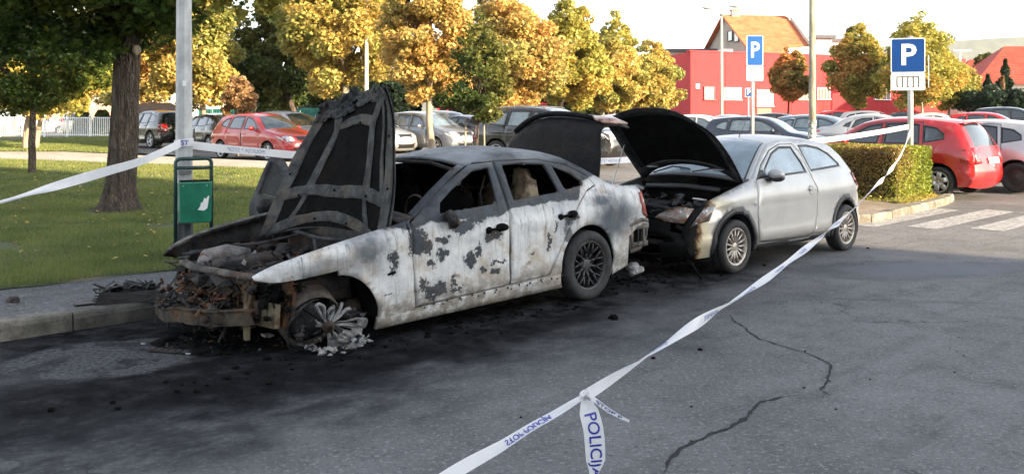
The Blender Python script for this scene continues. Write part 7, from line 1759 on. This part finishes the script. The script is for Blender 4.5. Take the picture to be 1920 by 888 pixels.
for sx, hh in ((-1, .45), (1, .55)):
    m = MB(); m.tube([(0, 0, zt - .05), (sx * .25, 0, zt + .12), (sx * .48, 0, zt + hh - .12)], .03, 6); m.build('arm', M['steel'], dl, True)
    m = MB(); m.ball((sx * .80, 0, zt + hh - .05), (.42, .22, .10), 14, 8); o = m.build('lamp_head', M['white'], dl, True); m = MB(); m.ball((sx * .82, 0, zt + hh - .10), (.28, .17, .09), 12, 7); m.build('lens', M['headlight'], o, True)
m = MB(); m.lathe([(.10, -.12), (.14, -.04), (.14, .02), (.05, .06)], 12, 'Z', (0, 0, zt)); m.build('collar', M['steel'], dl, True)
p = atY(1800, 100, 75); fl = empty('lamp_post', (p.x, 75, .5), 0, 'distant small white lamp right of the yellow tree', 'lamp post'); m = MB(); poly_pole(m, 6.2, .09, .07, 8); m.build('pole', M['white'], fl); m = MB(); m.box((.1, 0, 6.3), (1.4, .4, .12)); m.build('lamp_head', M['steel'], fl)
def rrect(w, h, r, n=5):
    P = []
    for cx, cy, a0 in ((w / 2 - r, h / 2 - r, 0), (-w / 2 + r, h / 2 - r, 90), (-w / 2 + r, -h / 2 + r, 180), (w / 2 - r, -h / 2 + r, 270)): P += [(cx + r * math.cos(R(a0 + 90 * k / n)), cy + r * math.sin(R(a0 + 90 * k / n))) for k in range(n + 1)]
    return P
def plate(parent, w, h, z, mat, name, y=-.055, rim=None, x=0, r=.035):
    m = MB(); m.prism(rrect(w, h, r), 0, .006); o = m.build(name, rim or M['white'], parent, loc=(x, y, z), rot=(R(90), 0, 0))
    if rim is None or mat is not rim: m = MB(); m.prism(rrect(w - .035, h - .035, r * .8), .006, .008); m.build('face', mat, o)
    return o
sgn = atY(1707, 200, 17.9); sp_ = empty('parking_sign', (sgn.x, 17.9, g(sgn.x, 17.9)), R(-16), 'large blue parking sign with bay symbol standing in the hedge', 'sign')
m = MB(); m.tube([(.0, 0, -.05), (0, 0, 3.15)], .052, 12); m.build('post', M['galv2'] if 'galv2' in M else pmat('sign_post', (.36, .37, .35), .5, metal=.2), sp_, True)
w = 60 / FPX * 17.9; zc = lambda y_: CAMH + (HY - y_) * 17.9 / FPX - .0 - g(sgn.x, 17.9)
pl = plate(sp_, w, 65 / FPX * 17.9, zc(104.5), M['blue_print'], 'sign_plate', x=-.05)
txt('P', .56, M['white'], pl, (.0, -.005, .010), (0, 0, 0), .001, 'letter', weight=.012)
pl2 = plate(sp_, w, 32 / FPX * 17.9, zc(153.5), M['white'], 'bay_plate', x=-.05, rim=M['white'])
m = MB(); bw, bh = .385, .19; t_ = .016
def seg(x, y, sx, sy): m.box((x, y, .0085), (sx, sy, .004))
seg(0, bh / 2, bw, t_)
for k in range(5): seg(-bw / 2 + bw * k / 4, 0, t_, bh)
for k in range(5):
    xx = -bw / 2 + bw * k / 4; s_ = .02; seg(xx + (s_ / 2 if k == 0 else (-s_ / 2 if k == 4 else 0)), -bh / 2, s_ * (1 if k in (0, 4) else 1.8), t_)
m.build('bay_symbol', M['ink'], pl2)
bs = plate(sp_, .50, .62, zc(134), M['steel'], 'back_plate', y=.09, x=.0, rim=M['steel']); bs.rotation_euler = (R(90), 0, R(80)); bs.location = (.335, .12, zc(134)); bs.scale.x = .8
m = MB(); [m.box((-.02, -.03, zc(q)), (.30, .05, .04)) for q in (90, 120, 153)]; m.build('clamp', M['steel'], sp_)
sg2 = atY(1411, 150, 26); s2 = empty('disabled_parking_sign', (sg2.x, 26, g(sg2.x, 26)), 0, 'blue parking sign with wheelchair plate behind the silver car', 'sign')
z2 = lambda y_: CAMH + (HY - y_) * 26 / FPX - g(sg2.x, 26); m = MB(); m.tube([(0, 0, -.05), (0, 0, z2(75))], .045, 10); m.build('post', pmat('pale_sign_post', (.55, .53, .46), .5), s2, True)
w = 31 / FPX * 26; pl = plate(s2, w, 57 / FPX * 26, z2(95.5), M['blue_print2'] if 'blue_print2' in M else pmat('sign_blue_bright', (.004, .08, .30), .4, var=.05), 'sign_plate', x=.05)
txt('P', .60, M['white'], pl, (0, -.0, .010), (0, 0, 0), .001, 'letter', weight=.012, sx=.85)
pl = plate(s2, w, 28 / FPX * 26, z2(138), M['white'], 'wheelchair_plate', x=.05, rim=M['white'])
m = MB(); C2 = [(.01 + .062 * math.cos(a), -.045 + .062 * math.sin(a), .010) for a in np.linspace(R(150), R(390), 14)]; m.tube(C2, .009, 5, flat=.3); m.tube([(-.015, .10, .010), (-.02, .03, .010), (-.015, -.01, .010), (.045, -.012, .010), (.065, -.085, .010), (.085, -.08, .010)], .010, 5, flat=.3); m.tube([(-.018, .05, .010), (.04, .045, .010)], .008, 5, flat=.3); m.ball((-.015, .125, .009), (.018, .018, .004), 10, 6); m.build('wheelchair_symbol', M['ink'], pl)
p = atY(1403, 170, 45); s3 = empty('small_parking_sign', (p.x, 45, g(p.x, 45)), 0, 'small blue parking sign far back against the red hall', 'sign'); z3 = lambda y_: CAMH + (HY - y_) * 45 / FPX - g(p.x, 45)
m = MB(); m.tube([(0, 0, -.05), (0, 0, z3(166))], .03, 8); m.build('post', M['steel'], s3); pl = plate(s3, .33, .42, z3(173.5), M['blue_print'], 'sign_plate', r=.03); txt('P', .34, M['white'], pl, (0, 0, .010), (0, 0, 0), .001, 'letter', weight=.008)
# ------------------------------------------------------------------ barrier tape
t = NT('tape_plastic'); n1 = t.noise(5, 4); t.set(col=t.mix(t.mapr(n1, .3, .7), (.72, .72, .74), (.82, .82, .83)), rough=.32, spec=.5)
tr = t.node('ShaderNodeBsdfTranslucent'); tr.inputs[0].default_value = (.8, .8, .82, 1); mx = t.node('ShaderNodeMixShader'); mx.inputs[0].default_value = .35; t.t.links.new(t.b.outputs[0], mx.inputs[1]); t.t.links.new(tr.outputs[0], mx.inputs[2]); t.t.links.new(mx.outputs[0], t.out.inputs[0]); t.bump(t.noise(18, 4, vec=t.scl(t.co, 1, 1, 1)), .35, .01); M['tape'] = t.mat
M['ink_tape'] = pmat('tape_ink', (.02, .03, .34), .4, var=0); M['ink_faint'] = pmat('tape_ink_faint', (.30, .33, .46), .5, var=0)
class Ribbon:
    def __init__(s, pts, w, twist, width=None, seg=.03, ref=None):
        s.ref = ref
        s.P = [Vector(p) for p in catmull3(pts, seg)]; s.L = [0.]
        for a, b in zip(s.P[:-1], s.P[1:]): s.L.append(s.L[-1] + (b - a).length)
        s.w, s.tw, s.wf = w, twist, width or (lambda u: 1.0); s.LT = s.L[-1]
    def frame(s, l):
        l = max(0, min(s.LT - 1e-6, l)); i = int(np.searchsorted(s.L, l, 'right') - 1); i = min(i, len(s.P) - 2); f = (l - s.L[i]) / (s.L[i + 1] - s.L[i] + 1e-9)
        p = s.P[i].lerp(s.P[i + 1], f); d = (s.P[min(i + 2, len(s.P) - 1)] - s.P[max(i - 1, 0)]).normalized(); up = s.ref or Vector((0, 0, 1)); sd = d.cross(up)
        sd = sd.normalized() if sd.length > .15 else Vector((1, 0, 0)); up2 = sd.cross(d).normalized(); a = s.tw(l); wv = up2 * math.cos(a) + sd * math.sin(a); nv = d.cross(wv).normalized(); return p, wv, nv
    def pt(s, l, v, off=0.):
        p, wv, nv = s.frame(l); k = s.wf(l); curl = (.18 * s.w * (1 - k)) * math.cos(v * math.pi) ; return p + wv * v * s.w / 2 * k + nv * (off + curl)
    def build(s, name, parent, nv_=5, seg=.03):
        n = max(4, int(s.LT / seg)); vs = [s.pt(s.LT * i / n, -1 + 2 * j / (nv_ - 1)) for i in range(n + 1) for j in range(nv_)]
        fs = [(i * nv_ + j, (i + 1) * nv_ + j, (i + 1) * nv_ + j + 1, i * nv_ + j + 1) for i in range(n) for j in range(nv_ - 1)]
        return link(name, mesh_np(name, vs, fs), M['tape'], parent)
    def text(s, body, parent, l0, h=.6, mat=None, flip=1, side=1, name='lettering', faint=False, vs_=1):
        o = txt(body, s.w * h * 1.35, mat or M['ink_tape'], None, (0, 0, 0), (0, 0, 0), 0, name, weight=.0006); me = o.data; bm = bmesh.new(); bm.from_mesh(me)
        bmesh.ops.subdivide_edges(bm, edges=[e for e in bm.edges if e.calc_length() > .03], cuts=2, use_grid_fill=False); bm.to_mesh(me); bm.free()
        for v in me.vertices: q = s.pt(l0 + v.co.x * flip, vs_ * v.co.y / (s.w / 2), side * .0015); v.co = q
        me.update(); o.parent = parent; return o
def catmull3(pts, seg):
    P = [np.array(p, float) for p in pts]; out = []; n = len(P)
    for i in range(n - 1):
        p0, p1, p2, p3 = P[max(i - 1, 0)], P[i], P[i + 1], P[min(i + 2, n - 1)]; k = max(1, int(np.linalg.norm(p2 - p1) / seg))
        for j in range(k): t_ = j / k; out.append(.5 * (2 * p1 + (p2 - p0) * t_ + (2 * p0 - 5 * p1 + 4 * p2 - p3) * t_ ** 2 + (3 * p1 - p0 - 3 * p2 + p3) * t_ ** 3))
    out.append(P[-1]); return out
def sag(a, b, s_, n=14):
    a, b = Vector(a), Vector(b); return [a.lerp(b, i / n) - Vector((0, 0, s_ * 4 * (i / n) * (1 - i / n))) for i in range(n + 1)]
SG = Vector((sgn.x, 17.84, CAMH - (242 - HY) * 17.9 / FPX)); K1 = at(1097, 742, 0); K1 = atY(1097, 741, 3.75)
def line_px(pl_, A, B):   # points of the vertical plane through A-B that fall on the picked columns and rows
    out = []
    for px_, py_ in pl_:
        k = (px_ - 960) / FPX; d = Vector((B.x - A.x, B.y - A.y)); s_ = (k * A.y - A.x) / (d.x - k * d.y); Y = A.y + d.y * s_; out.append(atY(px_, py_, Y))
    return out
tp1 = empty('barrier_tape', (0, 0, 0), 0, 'twisted white police tape from parking sign to the near foreground knot', 'barrier tape')
A_, B_ = Vector((SG.x, SG.y)), Vector((K1.x, K1.y))
pts1 = [SG] + line_px([(1690, 290), (1664, 326), (1628, 364), (1590, 402), (1540, 443), (1480, 490), (1400, 548), (1300, 610), (1200, 676), (1140, 714)], A_, B_) + [K1]
tw1 = lambda l: .5 + 1.1 * l + .9 * math.sin(l * 1.3)
r1 = Ribbon(pts1, .070, tw1, lambda l: .55 + .28 * math.sin(l * 2.1) ** 2); r1.build('strip', tp1)
pts1b = [K1] + [atY(px_, py_, Y_) for px_, py_, Y_ in ((1050, 770, 3.62), (1000, 798, 3.50), (940, 835, 3.36), (880, 868, 3.24), (800, 915, 3.05), (700, 975, 2.9), (560, 1060, 2.7))]
r1b = Ribbon(pts1b, .048, lambda l: .75 + .55 * math.sin(l * 7) + l * .3, lambda l: min(1, .40 + l * 2.2) * (.85 + .12 * math.sin(l * 11))); r1b.build('strip', tp1)
for k, bd in enumerate(('STOP POLICIJA', 'STOP POLICIJA')): r1b.text(bd, tp1, .36 + k * .62, .62, vs_=-1, flip=-1, side=-1); r1b.text(bd, tp1, .36 + k * .62, .62, vs_=-1, flip=-1, side=1)
M['ink_mid'] = pmat('tape_ink_mid', (.13, .16, .42), .5, var=0)
for k in range(12):
    for s_ in (-1, 1): r1.text('STOP POLICIJA', tp1, r1.LT - .9 - k * .95, .45, vs_=-1, flip=-1, side=s_, mat=M['ink_mid'])
m = MB(); m.ball(K1, (.022, .018, .022), 10, 7, .5); m.tube([K1 + Vector((-.02, -.01, -.012)), K1 + Vector((0, -.02, .012)), K1 + Vector((.02, -.01, -.008))], .008, 6); m.build('knot', M['tape'], tp1, True)
ta = Ribbon([K1, atY(1102, 765, 3.72), atY(1112, 800, 3.70), atY(1116, 840, 3.70), atY(1117, 880, 3.71), atY(1112, 905, 3.72)], .080, lambda l: 1.45 + .25 * math.sin(l * 14), ref=Vector((0, 1, 0)), width= lambda l: (.35 + .65 * min(1, l / .07)) * (1 if l < .26 else max(.12, 1 - (l - .26) / .12))); ta.build('loose_end', tp1)
for s_ in (-1, 1): ta.text('POLICIJA', tp1, .20, .62, flip=1, side=s_, vs_=1 if s_ else 1)
tb = Ribbon([K1, atY(1112, 747, 3.72), atY(1140, 768, 3.68), atY(1165, 782, 3.66), atY(1180, 789, 3.66)], .045, lambda l: .4 + l * 3, lambda l: min(1, .5 + l * 8)); tb.build('loose_end', tp1)
for s_ in (-1, 1): tb.text('STOP P', tp1, .12, .62, side=s_)
# from pole to the left
PT = Vector((PX, PY - .10, CAMH - (268 - HY) * PY / FPX)); tp2 = empty('barrier_tape', (0, 0, 0), 0, 'white police tape running from post to the left edge', 'barrier tape')
L2 = [PT, atY(270, 300, 9.0), atY(200, 321, 8.0), atY(120, 344, 7.1), atY(50, 366, 6.4), atY(0, 380, 6.0), atY(-60, 397, 5.6), atY(-260, 440, 4.9)]
r2 = Ribbon(L2, .085, lambda l: .1 + 1.2 * sst((l - 2.9) / 1.3) - .3 * math.sin(l), lambda l: 1 - .55 * sst((l - 2.4) / 1.8)); r2.build('strip', tp2)
# round the post
m = MB(); vs = []; fs = []; n = 20
for i in range(n + 1):
    a = 2 * math.pi * i / n
    for z_ in (-.042, .0, .042): vs.append((PX + .104 * math.cos(a), PY + .104 * math.sin(a), PT.z + z_ + .012 * math.cos(a)))
for i in range(n):
    for j in range(2): fs.append((i * 3 + j, (i + 1) * 3 + j, (i + 1) * 3 + j + 1, i * 3 + j + 1))
m.add(vs, fs); m.build('wrap', M['tape'], tp2, True)
o = txt('• ST', .075, M['ink_tape'], tp2, (0, 0, 0), (0, 0, 0), 0, 'lettering', weight=.001)
for v in o.data.vertices: a = -math.pi / 2 + (v.co.x + .02) / .105; v.co = Vector((PX + .1055 * math.cos(a), PY + .1055 * math.sin(a), PT.z + v.co.y + .004))
# from pole to the sign behind the cars
tp3 = empty('barrier_tape', (0, 0, 0), 0, 'taut police tape behind the cars from post to parking sign', 'barrier tape')
PT2 = Vector((PX + .06, PY + .06, CAMH - (272 - HY) * PY / FPX)); SG2 = Vector((sgn.x, 17.9, CAMH - (237 - HY) * 17.9 / FPX)); A_, B_ = Vector((PT2.x, PT2.y)), Vector((SG2.x, SG2.y))
pts3 = [PT2] + line_px([(400, 277), (480, 284), (560, 291), (700, 299), (850, 303), (1000, 304), (1150, 301), (1300, 291), (1430, 277), (1560, 261), (1640, 249)], A_, B_) + [SG2]
r3 = Ribbon(pts3, .088, lambda l: .12 * math.sin(l * .9), seg=.1); r3.build('strip', tp3, 3, .15)
for k in range(14):
    for s_ in (-1, 1): r3.text('POLICIJA * STOP', tp3, .62 + k * .90, .50, mat=M['ink_faint'], flip=-1, side=s_)

# ------------------------------------------------------------------ remains on pavement and road
def scrap(name, loc, rz, label, cat, parts):
    e = empty(name, loc, rz, label, cat)
    for nm, mb, mt in parts: mb.build(nm, mt, e, False)
    return e
M['meltblack'] = char_mat('melted_plastic', (.006, .006, .007), (.03, .03, .032), ra=.05, rough=.35, ash=.12, spec=.5)
p = atg(247, 566, .135); a = MB()
a.box((0, 0, .055), (.58, .20, .10), (0, 0, 0), .85)
for k in range(5): a.box((0, -.10 + k * .004, .025 + k * .018), (.60 - k * .01, .012, .009), (0, .01 * k, 0))
b = MB(); r_ = random.Random(3)
for k in range(26): b.box((r_.uniform(-.26, .20), r_.uniform(-.05, .10), .11 + r_.uniform(0, .03)), (r_.uniform(.04, .16), r_.uniform(.02, .07), .012), (r_.uniform(-.6, .6), r_.uniform(-.6, .6), r_.uniform(0, 3)))
for k in range(14): q = Vector((r_.uniform(-.3, .2), r_.uniform(-.05, .1), .10)); b.tube([q, q + Vector((r_.uniform(-.05, .1), 0, r_.uniform(.03, .09))), q + Vector((r_.uniform(.0, .2), r_.uniform(-.05, .05), .02))], .007, 5)
c = MB(); c.box((-.34, .02, .008), (.22, .10, .012), (0, 0, .3)); c.box((.32, .0, .008), (.10, .12, .010), (0, 0, -.3)); c.ball((-.22, .12, .02), (.12, .05, .02), 9, 5, .5)
scrap('melted_part', p, R(18), 'melted black plastic car part lying on the pavement', 'car part', (('housing', a, M['meltblack']), ('crust', b, M['meltblack']), ('melted_skirt', c, M['meltblack'])))
def lump(px_, py_, s_, off, label, mat=M['char'], nm='charred_lump', sq=.5): 
    p = atg(px_, py_, off); m = MB(); m.ball((0, 0, s_ * sq * .8), (s_, s_ * .8, s_ * sq), 12, 8, .6); m.ball((s_ * .8, s_ * .3, s_ * .2), (s_ * .5, s_ * .4, s_ * .25), 8, 6, .6); o = m.build(nm, mat, None, False, p, (0, 0, px_ * .1)); tag(o, label, 'debris', 'charred bits lying about'); return o
lump(26, 566, .055, .135, 'dark brown clod alone at the left of the pavement', pmat('clod', (.05, .035, .03), .9, var=.4, scale=30, bump=.6))
lump(1151, 598, .045, 0, 'black charred lump alone on the road between wreck and tape', M['soot']); lump(1312, 656, .018, 0, 'small black crumb left of the road crack', M['soot']); lump(1225, 672, .016, 0, 'tiny black crumb under the taut tape', M['soot']); lump(1422, 530, .03, 0, 'thin black crumb near the silver car front wheel', M['soot'], sq=.3); lump(1433, 498, .022, 0, 'black crumb just behind the silver car front wheel', M['soot']); lump(1627, 466, .02, 0, 'black crumb behind the silver car rear wheel', M['soot'])
# heap under the nose
dh = empty('ash_heap', (*at(510, 622, 0).to_2d(), 0), ANG, 'heap of ash and charred fragments under the wrecked nose', 'debris')
HW, HD = 1.75, 1.2
def hz(x, y): d = ((x / (HW / 2)) ** 2 + (y / (HD / 2)) ** 2) * (1.15 + .55 * mnoise.noise(Vector((x * 1.7, y * 1.7, 5))) + .35 * mnoise.noise(Vector((x * 5, y * 5, 5)))); return max(0, 1 - d) ** .7 * .022 * (1 + .9 * mnoise.noise(Vector((x * 5, y * 5, 0)))) + .018 * max(0, 1 - d) * mnoise.noise(Vector((x * 16, y * 16, 0))) + .004
nx_, ny_ = 90, 60; vs = []; fs = []
for i in range(nx_ + 1):
    for j in range(ny_ + 1): x_ = -HW / 2 + HW * i / nx_; y_ = -HD / 2 + HD * j / ny_; vs.append((x_, y_, hz(x_, y_) if hz(x_, y_) > .0041 else -.02))
for i in range(nx_):
    for j in range(ny_): a_ = i * (ny_ + 1) + j; fs.append((a_, a_ + ny_ + 1, a_ + ny_ + 2, a_ + 1))
hp_ = link('ash', mesh_np('ash', vs, fs), M['soot'], dh)
def frag(name, n, mat, seed, s0, s1, kinds, area=(HW * .5, HD * .48), z=.03):
    r = random.Random(seed); m = MB()
    for _ in range(n):
        while True:
            x_, y_ = r.uniform(-area[0], area[0]), r.uniform(-area[1], area[1])
            if (x_ / area[0]) ** 2 + (y_ / area[1]) ** 2 < 1: break
        s_ = r.uniform(s0, s1); c_ = Vector((x_, y_, hz(x_, y_) + s_ * .1)); kd = r.choice(kinds)
        if kd == 'b': m.box(c_, (s_ * r.uniform(.5, 1.6), s_ * r.uniform(.3, 1), s_ * r.uniform(.1, .4)), (r.uniform(-.5, .5), r.uniform(-.5, .5), r.uniform(0, 3)), r.uniform(.6, 1))
        elif kd == 'o': m.ball(c_, (s_ * .6, s_ * .45, s_ * .3), 7, 5, .7)
        else: d = Vector((r.uniform(-1, 1), r.uniform(-1, 1), r.uniform(-.1, .3))) * s_ * 1.5; m.tube([c_, c_ + d * .5 + Vector((0, 0, .01)), c_ + d], r.uniform(.003, .008), 5)
    o = m.build(name, mat, dh); o['kind'] = 'stuff'
frag('fragment', 230, M['soot'], 1, .02, .07, 'bbot'); frag('fragment', 130, M['char'], 2, .01, .05, 'bbott'); frag('fragment', 26, M['char2'], 3, .01, .04, 'bbt'); frag('fragment', 14, M['melt'], 4, .01, .03, 'bo'); frag('fragment', 8, M['rust'], 5, .02, .05, 'bt')
p = atg(318, 660, 0); fr = empty('broken_trim', (p.x, p.y, .006), R(-14), 'pale charred strip lying flat before the ash heap', 'car part'); m = MB(); m.box((0, 0, .006), (.34, .075, .008), (0, 0, 0)); m.build('strip', M['char'], fr)
for k in range(6): m = MB(); m.box((-.14 + k * .055, .002, .0125), (.036, .05, .005), (0, 0, .12)); m.build('rib', M['char2'], fr)
dl_ = [(500, 632, .05), (268, 645, .02), (352, 664, .02), (560, 640, .03)]
for k, (px_, py_, s_) in enumerate(dl_): 
    p = atg(px_, py_, .03); m = MB(); m.box((0, 0, s_ * .3), (s_ * 1.5, s_, s_ * .35), (.3, .2, 1)); m.ball((s_ * .5, .0, s_ * .3), (s_ * .6, s_ * .4, s_ * .3), 8, 5, .6); o = m.build('melted_scrap', M['melt'], None, False, p); tag(o, ('shiny melted scrap on the heap below the upright', 'small bright scrap left of the heap on the road', 'small pale crumb at the tip of the charred strip', 'silvery scrap between upright and melted wheel')[k], 'debris', 'shiny scraps of melted metal')
# smear of debris beside and between the cars
for i_, (cx_, cy_, n_, wx, wy, lb_) in enumerate(((1200, 522, 60, .8, .5, 'black crumbs scattered between the two burnt cars'), (640, 660, 60, 1.4, .3, 'black crumbs scattered beside the melted wheel'), (960, 590, 60, 1.6, .25, 'black crumbs scattered beside the wreck sill'), (1440, 700, 34, 3.5, 2.0, 'sparse dark crumbs on the open road'))):
    r = random.Random(40 + i_); c_ = at(cx_, cy_, 0); m = MB()
    for _ in range(n_): q = Vector((c_.x, c_.y)) + AX * r.gauss(0, wx * .6) + NX * r.gauss(0, wy * .6); s_ = r.uniform(.004, .010) if i_ == 3 else r.uniform(.008, .03); m.ball((q.x, q.y, s_ * .3 + .003), (s_, s_ * .7, s_ * .45), 6, 4, .6)
    o = m.build('crumbs', M['soot']); tag(o, lb_, 'debris', kind='stuff')
# fallen leaves on lawn and island
P = []
r = np.random.default_rng(9)
while len(P) < 700:
    x_, y_ = r.uniform(-14, 0), r.uniform(9, 28)
    if pip(lawnpoly, [(x_, y_)])[0]: P.append((x_, y_, g(x_, y_) + .19))
fl_ = leaves('fallen_leaves', np.array(P), None, .035, 'gold', None, 91, up=2.0); tag(fl_, 'fallen yellow leaves scattered on the lawn', 'fallen leaves', kind='stuff')
# ------------------------------------------------------------------ haze over the whole place
m = MB(); m.box((0, 2100, 158), (9000, 6200, 318)); hm = bpy.data.materials.new('haze_air'); hm.use_nodes = True; nt_ = hm.node_tree; nt_.nodes.remove(nt_.nodes['Principled BSDF'])
pv = nt_.nodes.new('ShaderNodeVolumePrincipled'); pv.inputs['Color'].default_value = (.90, .93, 1, 1); pv.inputs['Density'].default_value = .00008; nt_.links.new(pv.outputs[0], nt_.nodes['Material Output'].inputs['Volume'])
tag(m.build('haze', hm), kind='stuff')
